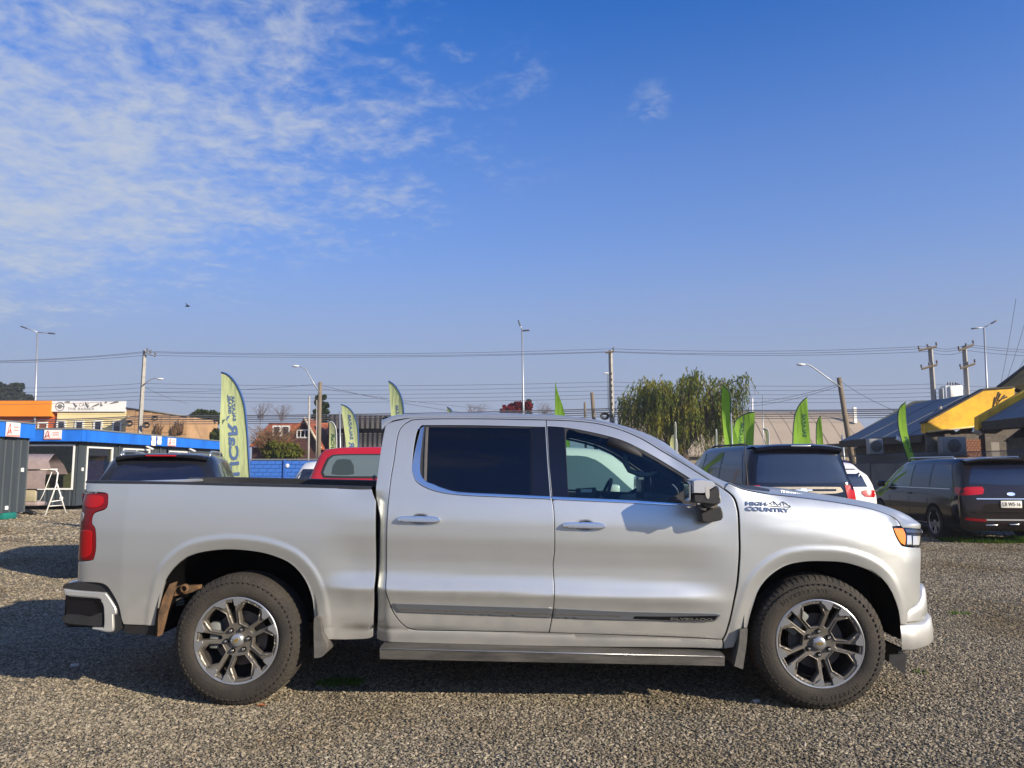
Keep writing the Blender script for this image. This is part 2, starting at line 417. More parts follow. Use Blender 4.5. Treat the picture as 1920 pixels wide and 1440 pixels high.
def z_shut(x): return np.interp(x, SH_X, SH_Z)
X_DF = Ly(1386, 1000, 0).x                    # door front edge
def side_d(x, z):
    x = np.asarray(x, float); z = np.asarray(z, float); ze = z - zc(x)
    w = sstep(x, .50, .80) * (1 - sstep(x, X_DF - .42, X_DF + .02))
    dp = P_PLAIN(ze)
    # shoulder of the front fender rolls in under the hood line
    fr = sstep(x, X_DF - .25, X_DF + .35); k = np.clip(1 - (z_shut(np.maximum(x, SH_X[0])) - z) / .26, 0, 1.3)
    dfr = np.where(ze < .45, np.minimum(dp, .012 + 0 * dp) * 0 + P_PLAIN(np.minimum(ze, .30)), P_PLAIN(np.full_like(ze, .30))) + .085 * k ** 2.4 * fr
    soft = .004 * np.exp(-((z - (z_shut(np.maximum(x, SH_X[0])) - .17)) / .045) ** 2) * fr     # soft body line
    dpf = dp * (1 - fr) + (dfr + soft) * fr
    dd = P_DOOR(ze)
    d = w * dd + (1 - w) * dpf
    # bed crease just under the rail
    bed = 1 - sstep(x, .75, .95); zr = 1.335 + 0 * x
    d = d + bed * .006 * sstep(z, zr - .006, zr + .010)
    # dished area behind the rear arch rising to the crease stub in front of it
    for A in (ARCH_R, ARCH_F):
        ds = dist_poly_np(x, z, _ext(A), closed=False)
        lim = sstep(z, .30, .62) if A is ARCH_R else sstep(z, .42, .64)
        d = d - (.0075 * (1 - sstep(ds, .060, .104)) - .014 * np.clip(1 - ds / .080, 0, 1) ** 1.3) * (.55 + .45 * lim)
    # plan taper towards tail and nose
    s = np.clip((X_TAIL + .34 - x) / .34, 0, 1.15); d = d + .030 * s + .07 * s ** 7
    s = np.clip((x - XF0) / (X_NOSE - XF0), 0, 1.15); d = d + .045 * s ** 2 + .15 * s ** 4
    return d
def L(u, v):
    d = lray(u, v); y = 0.0
    for _ in range(14):
        p = _o + d * ((y - _o.y) / d.y); y = .5 * y + .5 * float(side_d(p.x, p.z))
    return _o + d * ((y - _o.y) / d.y)
def Lxz(pts):
    out = []
    for p in pts:
        q = L(p[0], p[1]); out.append((q.x, q.z, 'c') if len(p) > 2 else (q.x, q.z))
    return out
def mirror_mesh(o, name=None):
    """the same panel on the far side"""
    me = o.data.copy(); me.transform(Matrix.Translation((0, WW, 0)) @ Matrix.Scale(-1, 4, (0, 1, 0))); me.flip_normals()
    return link(name or o.name, me, o.parent)
def surf(name, poly, m, parent, off=0.0, step=.028, holes=(), gap=.0, flange=.018, edge=.0035, fine=None, mir=False, presampled=False, surface=None, steps=.018):
    """skin panel lying on the body side: outline in local (x,z), rounded edge, return flange"""
    S = surface or side_d
    loops = []
    for i, P in enumerate([poly] + list(holes)):
        Q = [Vector(p[:2]) for p in P] if presampled else resample(P, steps)
        if gap: Q = inset_poly(Q, gap if i == 0 else -gap)
        loops.append(Q)
    outer, hl = loops[0], loops[1:]
    inner = [inset_poly(l, (.0055 if i == 0 else -.0055)) for i, l in enumerate(loops)]
    X = np.array([p.x for p in outer]); Z = np.array([p.y for p in outer])
    gx, gz = np.meshgrid(np.arange(X.min() + step * .5, X.max(), step), np.arange(Z.min() + step * .5, Z.max(), step))
    gx = gx.ravel(); gz = gz.ravel()
    if fine:
        for A in fine:
            fx, fz = np.meshgrid(np.arange(X.min(), X.max(), .013), np.arange(Z.min(), Z.max(), .013)); fx = fx.ravel(); fz = fz.ravel()
            ds = dist_poly_np(fx, fz, A, closed=False); k = (ds < .125); gx2, gz2 = fx[k], fz[k]
            k0 = dist_poly_np(gx, gz, A, closed=False) >= .125; gx = np.concatenate([gx[k0], gx2]); gz = np.concatenate([gz[k0], gz2])
    ok = in_poly_np(gx, gz, outer)
    for h in hl: ok &= ~in_poly_np(gx, gz, h)
    for l in loops: ok &= dist_poly_np(gx, gz, l) > .010
    st = list(zip(gx[ok], gz[ok])) + [tuple(p) for l in inner for p in l]
    pts = [tuple(p) for l in loops for p in l]; nb = len(pts); allp = np.array(pts + st)
    tri = cdt_poly(outer, steiner=st, holes=hl) if not hl else None
    if hl:
        # same order of vertices: outer, holes, steiner ; drop triangles inside holes
        tri = cdt_poly(outer, steiner=st, holes=hl); cx = np.array([[allp[i] for i in t] for t in tri]).mean(1)
        keep = np.ones(len(tri), bool)
        for h in hl: keep &= ~in_poly_np(cx[:, 0], cx[:, 1], h)
        tri = [t for t, k in zip(tri, keep) if k]
    d = S(allp[:, 0], allp[:, 1]) + off; e = .004
    gxn = (S(allp[:, 0] + e, allp[:, 1]) - S(allp[:, 0] - e, allp[:, 1])) / (2 * e)
    gzn = (S(allp[:, 0], allp[:, 1] + e) - S(allp[:, 0], allp[:, 1] - e)) / (2 * e)
    nrm = np.stack([gxn, -np.ones_like(gxn), gzn], 1); nrm /= np.linalg.norm(nrm, axis=1)[:, None]
    # boundary: outward direction in the xz plane
    k0 = 0; outw = np.zeros((nb, 2))
    for i, l in enumerate(loops):
        ii = inner[i]
        for j, p in enumerate(l):
            v = Vector(p) - ii[j]; 
            if v.length > 1e-9: v.normalize()
            outw[k0 + j] = v
        k0 += len(l)
    d[:nb] += edge
    bn = nrm[:nb].copy(); bn[:, 0] += outw[:, 0] * .22; bn[:, 2] += outw[:, 1] * .30; bn /= np.linalg.norm(bn, axis=1)[:, None]
    nrm[:nb] = bn
    V = [(allp[i, 0], d[i], allp[i, 1]) for i in range(len(allp))]; N = [tuple(n) for n in nrm]
    tri2 = []
    for t in tri:
        a, b, c = (Vector(V[i]) for i in t)
        tri2.append(tuple(t) if (b - a).cross(c - a).y < 0 else tuple(reversed(t)))
    Fc = list(tri2); k0 = 0; base = len(V)
    # flange
    for i, l in enumerate(loops):
        n = len(l)
        for j in range(n):
            p = V[k0 + j]; V.append((p[0], p[1], p[2])); N.append((outw[k0 + j, 0], 0, outw[k0 + j, 1]))
        for j in range(n):
            p = V[k0 + j]; V.append((p[0], p[1] + flange, p[2])); N.append((outw[k0 + j, 0], 0, outw[k0 + j, 1]))
        b0 = len(V) - 2 * n
        for j in range(n):
            j2 = (j + 1) % n; q = (b0 + j, b0 + j2, b0 + n + j2, b0 + n + j)
            a, b, c = (Vector(V[k]) for k in q[:3]); nn = (b - a).cross(c - a)
            Fc.append(q if nn.x * outw[k0 + j, 0] + nn.z * outw[k0 + j, 1] > 0 else tuple(reversed(q)))
        k0 += n
    me = bpy.data.meshes.new(name); me.from_pydata(V, [], Fc); me.polygons.foreach_set('use_smooth', [True] * len(me.polygons))
    me.normals_split_custom_set_from_vertices(N); me.materials.append(m)
    o = link(name, me, parent)
    if mir: mirror_mesh(o)
    return o

# ------------------------------------------------------------------ bed side
arch_r_c = [(u, v) for u, v in ARCH_R_PX[1:-1]]
tl = [(170, 1051), (175, 1047), (179, 1027), (178, 993), (172, 983), (172, 973), (177, 962), (196, 955), (201, 947), (202, 933), (197, 924.5)]
BED_PX = [(159, 905, 'c'), (300, 907.5), (450, 911), (600, 914.5), (696, 917, 'c'), (704.5, 941, 'c'), (704, 993), (701.5, 1100), (699, 1194, 'c'),
          (688, 1198), (650, 1199.5), (616, 1199.5, 'c'), (603, 1180), (589, 1160, 'c')] + arch_r_c + [(289.4, 1173.5, 'c'), (231, 1171, 'c'), (227, 1160), (222, 1137), (210, 1113), (195, 1096), (165, 1092), (143.5, 1090, 'c'), (146, 1053, 'c')] + tl + [(164, 922.5, 'c'), (158.5, 914)]
bedp = Lxz(BED_PX)
surf('bed_side', bedp, M_PAINT, truck, step=.034, gap=.002, fine=[ARCH_R], mir=True)
tlp = Lxz([(153, 924.5, 'c'), (197, 924.5)] + tl[::-1][1:] + [(147, 1052, 'c'), (146, 1040), (149, 980)])
tl_o = surf('tail_light', tlp, M_REDD, truck, off=-.004, gap=.003, step=.02, flange=.05, edge=.006, mir=False)
def onside(px, off): q = L(*px); return q
lens1 = surf('brake_lens', Lxz([(161, 930), (188, 929), (195, 936), (193, 946), (178, 952), (160, 948)]), M_RED, tl_o, off=-.010, step=.02, flange=.01)
lens2 = surf('signal_lens', Lxz([(152, 996), (171, 995), (173, 1010), (170, 1040), (152, 1044), (150, 1020)]), M_RED, tl_o, off=-.010, step=.02, flange=.01)
surf('reverse_lens', Lxz([(150.5, 961), (157, 961), (156, 974), (149.5, 980)]), M_CLEAR, tl_o, off=-.009, step=.02, flange=.008)
mirror_mesh(tl_o)
# dark recess beside the lamp, fuel of small panels
surf('lower_valance', Lxz([(231, 1171.5, 'c'), (289, 1174, 'c'), (286.5, 1192, 'c'), (236, 1189), (231, 1184)]), M_BLKP, truck, off=.012, gap=.001, mir=True)

# ------------------------------------------------------------------ doors
RDOOR = [(728, 947), (733, 900), (740, 858), (745.5, 820), (752, 803), (766, 791.5), (790, 786.5), (900, 785.8), (1023.5, 788, 'c'), (1026, 835), (1030, 895), (1033, 927), (1038, 960), (1039.5, 1027), (1036.5, 1060), (1038.5, 1100), (1037, 1143), (1029, 1185.5, 'c'),
         (900, 1183.2), (782, 1181, 'c'), (770, 1178.5), (757, 1172), (739, 1150), (728, 1123), (723.5, 1100), (725, 1027)]
FDOOR = [(1024.6, 788, 'c'), (1062, 789), (1095, 791.5), (1126, 796), (1165, 807), (1203, 823.5), (1242, 847), (1281, 870), (1319, 894), (1354, 916), (1373, 932), (1381, 953), (1383.5, 973), (1384.5, 1000), (1385, 1040), (1381, 1093), (1375, 1127), (1368, 1160), (1360, 1187), (1354, 1198.5, 'c'),
         (1200, 1191.5), (1030.2, 1186, 'c'), (1038, 1143), (1039.5, 1100), (1037.5, 1060), (1040.5, 1027), (1039, 960), (1034, 927), (1031, 895), (1027, 835)]
RWIN = [(773, 868), (777.5, 828), (783, 806), (791, 797, 'c'), (900, 797.5), (1022, 800.5, 'c'), (1026, 865), (1031.5, 936.5, 'c'), (940, 932.5), (860, 928.5), (815, 921), (786, 908), (775.5, 893)]
FWIN = [(1026.6, 799, 'c'), (1058, 801.5), (1088, 806), (1126, 814), (1165, 825), (1203, 842.5), (1242, 865), (1281, 889), (1302, 903, 'c'), (1306, 925), (1307, 950.5, 'c'), (1200, 944.5), (1100, 940), (1036, 937, 'c'), (1030.2, 868)]
def cup_poly(u, v):
    c = L(u, v); s = 1 / 283.0
    return [(c.x + a * s, c.z + b * s) for a, b in ((-16, 2), (-13, 6.5), (-5, 9.5), (8, 9.5), (15, 7), (18, 2), (18, -4), (15, -8), (5, -10), (-7, -10), (-13, -7), (-16, -3))]
rd = surf('rear_door', Lxz(RDOOR), M_PAINT, truck, holes=[Lxz(RWIN), cup_poly(786, 973.5)], gap=.001, step=.03, flange=.03)
fd = surf('front_door', Lxz(FDOOR), M_PAINT, truck, holes=[Lxz(FWIN), cup_poly(1095, 985)], gap=.001, step=.03, flange=.03)
# window pieces: chrome strip, black frame and B pillar cover, glass
def strip(name, top, bot, m, parent, off, **k): return surf(name, Lxz(top + bot[::-1]), m, parent, off=off, flange=.012, step=.05, **k)
strip('chrome_trim', [(782, 806), (790, 798.5, 'c')] , [(773.6, 868), (776, 893), (787, 907), (816, 920), (860, 927.5), (940, 931.5), (1033.5, 935.5, 'c'), (1033, 930.8, 'c'), (940, 926.5), (862, 922.5), (830, 915), (812, 907.5, 'c'), (800, 903), (789, 890), (787.5, 868), (791, 830), (795.5, 799, 'c')][::-1], M_CHROME, rd, -.004)
strip('chrome_trim', [(1035, 931, 'c'), (1100, 934), (1200, 939), (1290, 945.5, 'c')], [(1036, 936, 'c'), (1100, 939), (1200, 943.8), (1306, 950, 'c')], M_CHROME, fd, -.004)
strip('window_frame', [(794.5, 797.8, 'c'), (900, 798.5), (1024.6, 801, 'c')], [(787, 868), (788.5, 890), (799, 904), (811, 909), (832, 917), (862, 923.8), (940, 928), (1033.4, 932.2, 'c')], M_BLKP, rd, .010)
surf('rear_side_window', Lxz([(803, 801, 'c'), (900, 801.5), (994, 803, 'c'), (995, 865), (995.5, 929.5, 'c'), (940, 927), (870, 923), (840, 917.5), (800, 904.5, 'c'), (803, 850)]), M_GLASSD, rd, off=.004, flange=.003, edge=.001)
surf('window_bar', Lxz([(798.5, 801, 'c'), (803.5, 801, 'c'), (799.5, 903.5, 'c'), (794.5, 901.5, 'c')]), M_RIM, rd, off=-.002, flange=.01)
surf('pillar_cover', Lxz([(996, 802, 'c'), (1022.3, 801.5, 'c'), (1026.3, 865), (1031.5, 931.5, 'c'), (997, 930, 'c')]), M_BLKG, rd, off=.0, flange=.01)
surf('pillar_cover', Lxz([(1026.2, 799.5, 'c'), (1058, 803.5, 'c'), (1062, 860), (1066, 933, 'c'), (1035.6, 931.8, 'c'), (1029.8, 868)]), M_BLKG, fd, off=.0, flange=.01)
FGL = [(1058, 806, 'c'), (1088, 809), (1126, 817), (1165, 828.5), (1203, 846), (1242, 868), (1281, 892), (1292, 900, 'c'), (1294, 925), (1293, 946, 'c'), (1200, 941), (1066, 934, 'c'), (1061, 865)]
FRO = [(1057, 801.8, 'c'), (1088, 806.6), (1126, 814.6), (1165, 825.8), (1203, 843.2), (1242, 865.6), (1281, 889.6), (1301, 903, 'c'), (1305, 925), (1306, 949.5, 'c'), (1200, 943.5), (1067, 937, 'c'), (1061, 868)]
FRI = [(1063, 808.5), (1088, 811.5), (1107, 815), (1146, 825), (1184, 840), (1223, 860.5), (1261, 883), (1283, 897, 'c'), (1285, 914), (1277, 923), (1249, 941, 'c'), (1150, 936.5), (1066.5, 932.5, 'c'), (1063, 868)]
surf('window_frame', Lxz(FRO), M_BLKP, fd, off=.006, holes=[Lxz(FRI)], flange=.03)
surf('front_side_window', Lxz(FRI), M_GLASS, fd, off=.012, flange=.003, edge=.001)
# handles
def handle(parent, u, v, key=False):
    c = L(u, v); s = 1 / 283.0
    def P(a, b): return (c.x + a * s, c.z + b * s)
    rr = 17 * s
    def cup_d(x, z): q = ((np.asarray(x) - c.x - s) / rr) ** 2 + ((np.asarray(z) - c.z) / (10 * s)) ** 2; return side_d(x, z) + .022 * np.clip(1 - q, 0, 1) + .001
    surf('handle_cup', cup_poly(u, v), M_SATIN, parent, step=.008, flange=.004, edge=.0, surface=cup_d)
    bar = [P(-40, 0), P(-38, 4), P(-30, 5.5), P(0, 6), P(28, 5), P(37, 2), P(40, -2), P(37, -5), P(25, -6), P(0, -5.5), P(-30, -4.5), P(-38, -3)]
    b = surf('handle', bar, M_CHROME, parent, off=-.035, step=.012, flange=.022, edge=.016)
    if key: surf('sensor_button', [P(-19, 3), P(-15, 3), P(-15, -2), P(-19, -2)], M_SATIN, b, off=-.037, step=.01, flange=.003)
handle(rd, 786, 973.5); handle(fd, 1095, 985, True)
# mouldings
def mould(parent, top, bot, ridge):
    a = strip('side_moulding', top, bot, mat('slate moulding', (.20, .215, .24), rough=.35, metal=.6), parent, -.016, edge=.009, steps=.03)
    strip('moulding_chrome', [(u, v + ridge[0]) for u, v in ((top[0][0] + ridge[2], top[0][1]), top[-1][:2])], [(u, v + ridge[1]) for u, v in ((top[0][0] + ridge[2] + 2, top[0][1]), top[-1][:2])], M_CHROME, a, -.019)
    return a
mould(rd, [(737, 1131.5, 'c'), (1034.5, 1140.5, 'c')], [(750, 1147, 'c'), (1034, 1157.5, 'c')], (8.5, 12.5, 11))
M_MOULD = MATS['slate moulding']
fm = strip('side_moulding', [(1039.5, 1140.8, 'c'), (1180, 1147), (1345, 1150.5, 'c'), (1351, 1153, 'c')], [(1039, 1157.8, 'c'), (1170, 1162), (1300, 1163.5), (1341, 1163.8, 'c')], M_MOULD, fd, -.016, edge=.009, steps=.03)
strip('moulding_chrome', [(1041, 1149.3, 'c'), (1165, 1153, 'c')], [(1041, 1153, 'c'), (1160, 1156.5, 'c')], M_CHROME, fm, -.019)
npl = strip('name_plate', [(1186, 1157.5, 'c'), (1190, 1154.5, 'c'), (1250, 1155), (1345, 1153.5, 'c')], [(1188, 1159.5, 'c'), (1260, 1162), (1339, 1161.5, 'c')], M_BLKG, fm, -.020, edge=.003)
def side_text(name, body, u, v, w, h, m, parent, off, rot=0.0, **k):
    c = L(u, v); e = .01
    tx = Vector((1, float(side_d(c.x + e, c.z) - side_d(c.x - e, c.z)) / (2 * e), 0)).normalized()
    tz = Vector((0, float(side_d(c.x, c.z + e) - side_d(c.x, c.z - e)) / (2 * e), 1)).normalized()
    n = tx.cross(tz); 
    if n.y > 0: n = -n
    M = Matrix((tx, tz, n)).transposed().to_4x4(); M = Matrix.Translation(c + n * off) @ M @ Matrix.Rotation(rot, 4, 'Z')
    return text_obj(name, body, .1, m, parent, M, fit=(w, h), **k)
side_text('model_lettering', 'SILVERADO', 1295, 1158.4, .27, .0155, M_DUSTBLK, fm, .022, rot=-.012, extrude=.0015, bold=.002)
surf('door_lining', Lxz(RDOOR), M_SEAT, rd, off=.036, holes=[Lxz(RWIN)], gap=.03, flange=.002, step=.08, steps=.04)
surf('door_lining', Lxz(FDOOR), M_SEAT, fd, off=.036, holes=[Lxz(FWIN)], gap=.03, flange=.002, step=.08, steps=.04)
# far-side copies of the doors with their windows
for src in (rd, fd):
    f2 = mirror_mesh(src)
    for ch in list(src.children):
        c2 = mirror_mesh(ch); c2.parent = f2

# ------------------------------------------------------------------ cab corner, sill, front fender
def cab_outline():
    q = [(704, 1200, 'c'), (706, 1150), (708.5, 1060), (710, 1000), (710, 972), (705.5, 945), (704.5, 920), (708, 890), (714, 845), (720, 812), (723, 798, 'c'), (728, 794), (742, 789.5, 'c')]
    e = [(790, 782.3), (900, 781.5), (1024, 783.9), (1062, 784.9), (1095, 787.3), (1126, 791.5), (1165, 802.3), (1204, 819), (1243, 842.5), (1282, 865.5), (1321, 890), (1357.5, 913, 'c'), (1357.5, 916, 'c')]
    inn = [(1355.8, 915.2), (1320.5, 893), (1282.5, 869), (1243.5, 845.8), (1204, 822.2), (1165.5, 805.7), (1126.3, 794.7), (1095, 790.2), (1062, 787.7), (1025, 786.4), (900, 784.4), (790, 785.1), (765.2, 790.2), (751, 802.2), (744.3, 819.5), (738.7, 857.8), (731.7, 900), (726.7, 947), (723.7, 1027), (722.2, 1100), (726.7, 1123.5), (737.7, 1151), (756.2, 1173.2), (769.5, 1180), (782, 1182.6, 'c')]
    s = [(900, 1184.5), (1029, 1187), (1200, 1193), (1354, 1200, 'c'), (1356, 1216, 'c'), (1030, 1211.5), (712, 1203.5, 'c')]
    return q + e + inn + s
_xa, _xb = L(705, 1050).x, L(736, 1050).x
def corner_d(x, z): return side_d(x, z) + .045 * (1 - sstep(x, _xa, _xb)) ** 1.5 * sstep(-np.asarray(z, float), -1.42, -1.28)
surf('cab_corner', Lxz(cab_outline()), M_PAINT, truck, step=.022, flange=.03, mir=True, steps=.015, surface=corner_d)
FEND = [(1356.5, 1200, 'c'), (1363, 1187), (1371, 1160), (1378, 1127), (1384.5, 1093), (1388.5, 1040), (1388, 1000), (1387, 973), (1384.5, 953), (1377, 932), (1358.5, 915.5, 'c'), (1366.5, 906.5, 'c'), (1381, 913.5), (1400, 919.5), (1440, 926.5), (1503, 933.5), (1570, 942.5), (1630, 953.5), (1670, 967.5), (1683, 976), (1689, 986, 'c'),
        (1673.5, 987.5, 'c'), (1679, 1003), (1688, 1019), (1697, 1025), (1727, 1027.5, 'c'), (1727, 1060), (1726, 1090), (1724, 1128, 'c'), (1706, 1145), (1701, 1170.5, 'c'), (1689, 1171, 'c')] + ARCH_F_PX[1:-1] + [(1401, 1178, 'c'), (1388, 1179), (1383, 1196), (1376, 1214, 'c'), (1358, 1216.5, 'c')]
fe = surf('front_fender', Lxz(FEND), M_PAINT, truck, step=.032, gap=.0015, fine=[ARCH_F], mir=True)
# fender badge
M_BADGE = mat('dark chrome badge', (.22, .23, .26), rough=.22, metal=.9)
bdg = side_text('badge_lettering', 'HIGH', 1417.5, 944.5, .135, .026, M_BADGE, fe, .004, rot=-.035, extrude=.002, bold=.004)
side_text('badge_lettering', 'COUNTRY', 1439.5, 955.5, .285, .028, M_BADGE, fe, .004, rot=-.055, extrude=.002, bold=.004)
def ridge_line(pts, w=.003):
    mb = MB(); q = [L(u, v) for u, v in pts]
    mb.tube([p + Vector((0, -.003, 0)) for p in q], w, n=5); return mb
mb = ridge_line([(1437, 947), (1450, 940), (1454, 943.5), (1458, 947.5), (1467, 940.5), (1473, 944), (1482, 949.5)]); 
for a, b in (((1450, 940), (1452, 947)), ((1467, 940.5), (1470, 948)), ((1438, 948.5), (1482, 951)), ((1444, 944), (1448, 947)), ((1462, 944.5), (1465, 948))):
    q = ridge_line([a, b], .0022); mb.add(q.v, q.f, True)
mb.build('mountain_badge', M_BADGE, fe)

# ------------------------------------------------------------------ roof, A pillars, windscreen (one loft split into parts)
DRIP = [(716, 806), (723, 797.5), (733, 791), (745, 786.5), (790, 782.3), (900, 781.5), (1024, 783.9), (1062, 784.9), (1095, 787.3), (1126, 791.5), (1165, 802.3), (1204, 819.0), (1243, 842.5), (1282, 865.5), (1321, 890.0), (1357, 913.0)]
TOPS = [(717, 787), (727, 783), (738, 779.5), (750, 777.5), (797, 775.3), (900, 774), (1024, 777.5), (1066, 781), (1113, 788), (1160, 797), (1205, 810), (1245, 829), (1276, 853), (1310, 876), (1342, 896), (1367, 905)]
drip = [L(*p) for p in DRIP]
def sil(u, v, y): return Ly(u, v, y)
rows = []
for i, (p, t) in enumerate(zip(drip, TOPS)):
    fwd = i >= 10; 
    q = sil(t[0], t[1], p.y + .12)
    if fwd:
        wsx = [0] * 10 + [0, .01, .025, .04, .06, .08]
        r = [p, p.lerp(q, .55) + Vector((0, -.02, .006)), q, q + Vector((wsx[i] * .4, .25, .0)), Vector((q.x + wsx[i], WW / 2, q.z + .004))]
    else:
        r = [p, p.lerp(q, .5) + Vector((0, -.025, .008)), q, q + Vector((0, .30, .022)), Vector((q.x, WW / 2, q.z + .035))]
    rows.append(r)
def fullrow(r): return r + [Vector((p.x, WW - p.y, p.z)) for p in r[-2::-1]]
def refine(rws, k=3):
    out = []
    n = len(rws)
    for i in range(n - 1):
        for s in range(k):
            t = s / k; row = []
            for j in range(len(rws[0])):
                p0 = rws[max(0, i - 1)][j]; p1 = rws[i][j]; p2 = rws[i + 1][j]; p3 = rws[min(n - 1, i + 2)][j]
                row.append(.5 * ((2 * p1) + (p2 - p0) * t + (2 * p0 - 5 * p1 + 4 * p2 - p3) * t * t + (3 * p1 - p0 - 3 * p2 + p3) * t ** 3))
            out.append(row)
    out.append(rws[-1]); return out
def refine_x(rws, k=3): 
    T = [list(c) for c in zip(*rws)]; T = refine(T, k); return [list(c) for c in zip(*T)]
roof_rows = [fullrow(r) for r in rows[:11]]
MB().grid(refine_x(refine(roof_rows, 2), 4)).build('roof', M_PAINT, truck)
ap = [[r[0], r[1], r[2]] for r in rows[10:]]
apo = MB().grid(refine_x(refine(ap, 2), 4)).build('windscreen_pillar', M_PAINT, truck); mirror_mesh(apo)
ap2 = [[p + Vector((-.012, .018, -.016)) for p in r] + [r[2] + Vector((-.03, .05, -.03)), r[0] + Vector((-.05, .05, -.05))] for r in ap]
apo = MB().grid(refine(ap2, 2)).build('pillar_lining', M_SEAT, truck); mirror_mesh(apo)
ws = [[r[2] + Vector((-.004, .003, -.006)), r[3], r[4]] for r in rows[10:]]
ws = [r + [Vector((p.x, WW - p.y, p.z)) for p in r[-2::-1]] for r in ws]
MB().grid(refine_x(refine(ws, 2), 4)).build('windscreen', M_GLASS, truck)
# roof spoiler lip
mb = MB(); a = Ly(716, 785, .42); 
lip = []
for y0, sx in ((.36, .015), (.5, 0), (.8, -.012), (1.03, -.015)):
    p = Vector((a.x + sx, y0, a.z + (.0 if y0 < .4 else .012 + .01 * (y0 - .5)))); lip.append((p, y0))
rowsl = []
for p, y0 in lip:
    rowsl.append([p + Vector((.085, 0, .016)), p + Vector((.03, 0, .010)), p, p + Vector((.004, 0, -.012)), p + Vector((.035, 0, -.045)), p + Vector((.09, 0, -.04))])
rowsl += [[Vector((q.x, WW - q.y, q.z)) for q in r] for r in rowsl[-2::-1]]
MB().grid(rowsl).build('roof_spoiler', M_PAINT, truck)
# cab back wall and rear window
xb = Ly(712, 850, .2).x
bw = []
for zz_, yy, xx in ((.62, .10, .015), (1.05, .075, .01), (1.33, .085, .0), (1.55, .16, .012), (1.78, .25, .035), (1.87, .30, .05)):
    bw.append([Vector((xb + xx + .03, yy - .02, zz_)), Vector((xb + xx, yy + .05, zz_)), Vector((xb + xx, WW / 2, zz_)), Vector((xb + xx, WW - yy - .05, zz_)), Vector((xb + xx + .03, WW - yy + .02, zz_))])
MB().grid(bw).build('cab_back', M_PAINT, truck)
mb = MB(); mb.add([(xb - .012, .40, 1.40), (xb - .012, WW - .40, 1.40), (xb + .024, WW - .50, 1.76), (xb + .024, .50, 1.76)], [(0, 1, 2, 3)]); mb.build('back_window', M_GLASSD, truck)

# ------------------------------------------------------------------ hood
HS = [(1366, 905.5), (1381, 911), (1400, 915.5), (1443, 917.5), (1503, 922.3), (1570, 932), (1637, 943.3), (1677, 955), (1703, 967), (1716, 977), (1723, 985)]
hood_rows = []
shp = [(1366.5, 906), (1381, 913), (1400, 919), (1440, 926), (1503, 933), (1570, 942), (1630, 953), (1670, 967), (1683, 975.5), (1688, 981), (1690, 986)]
for i, ((su, sv), (tu, tv)) in enumerate(zip(shp, HS)):
    p = L(su, sv) + Vector((0, .003, .001)); t = Ly(tu, tv, .42)
    dx = t.x - p.x
    z1 = max(t.z, p.z + .002)
    r = [p, Vector((p.x + dx * .12, p.y + .05, p.z + (z1 - p.z) * .32)), Vector((p.x + dx * .5, p.y + .16, p.z + (z1 - p.z) * .62)), Vector((t.x, .42, z1)), Vector((t.x + .01 + dx * .05, .60, z1 + .004)), Vector((t.x + .02 + dx * .1, WW / 2, z1 + .012))]
    hood_rows.append(fullrow(r))
cowl_rows, hood_rows2 = hood_rows[:4], hood_rows[3:]
_lr = hood_rows2[-1]
hood_rows2 = hood_rows2 + [[p + Vector((.012, 0, -.014)) for p in _lr], [p + Vector((.008, 0, -.05)) for p in _lr]]
hood = MB().grid(refine_x(refine(hood_rows2, 3), 3)).build('hood', M_PAINT, truck)
MB().grid(refine_x(refine([[q for q in r] for r in cowl_rows], 2), 2)).build('cowl_panel', M_BLKP, truck)
# side fillet of the cowl in body colour
fl = [[r[0], r[1] * .6 + r[2] * .4] for r in cowl_rows]
flo = MB().grid([[p + Vector((0, 0, .002)) for p in r] for r in refine(fl, 3)]).build('fender_cap', M_PAINT, truck); mirror_mesh(flo)
hb = Ly(1482, 927.2, .26)
hdir = (Ly(1507, 931, .30) - Ly(1458, 922.5, .24)).normalized(); hup = Vector((0, .35, .94)); hup = (hup - hdir * hup.dot(hdir)).normalized(); hn = hdir.cross(hup)
if hn.y > 0: hn = -hn
text_obj('engine_badge', 'DURAMAX', .1, M_BADGE, hood, Matrix.Translation(hb + hn * .012 + hup * .004) @ Matrix((hdir, hup, hn)).transposed().to_4x4(), fit=(.165, .022), extrude=.003, bold=.003)
# antenna on the far fender
ab = TMI @ at(1401, 912, (TM @ Vector((3.0, 1.86, 1.4))).y); at_ = TMI @ at(1390, 717, (TM @ Vector((3.0, 1.86, 1.4))).y)
mb = MB(); mb.tube([ab + Vector((0, 0, -.1)), ab + Vector((0, 0, .06)), ab.lerp(at_, .22), at_], [.012, .010, .004, .003], n=6); mb.build('antenna', M_BLKP, truck)

# ------------------------------------------------------------------ headlight
hlp = Lxz([(1674, 988.5, 'c'), (1700, 989.3), (1730, 991.5, 'c'), (1731, 998), (1727, 1026, 'c'), (1698, 1024), (1689, 1018.5), (1680, 1003)])
hl = surf('headlight', hlp, M_BLKG, truck, off=.006, gap=.001, step=.02, flange=.06)
surf('turn_lens', Lxz([(1676, 990.5, 'c'), (1693, 991, 'c'), (1698, 1003), (1697, 1022, 'c'), (1689, 1017), (1681, 1003)]), M_AMBER, hl, off=-.003, step=.02, flange=.01)
surf('lamp_strip', Lxz([(1697, 992, 'c'), (1729, 993.5, 'c'), (1729, 999.5, 'c'), (1701, 998.5, 'c')]), M_BADGE, hl, off=-.003, step=.02, flange=.01)
surf('lamp_lens', Lxz([(1701, 1004, 'c'), (1709, 1004, 'c'), (1710, 1021, 'c'), (1701, 1021, 'c')]), M_CLEAR, hl, off=-.002, step=.01, flange=.01)
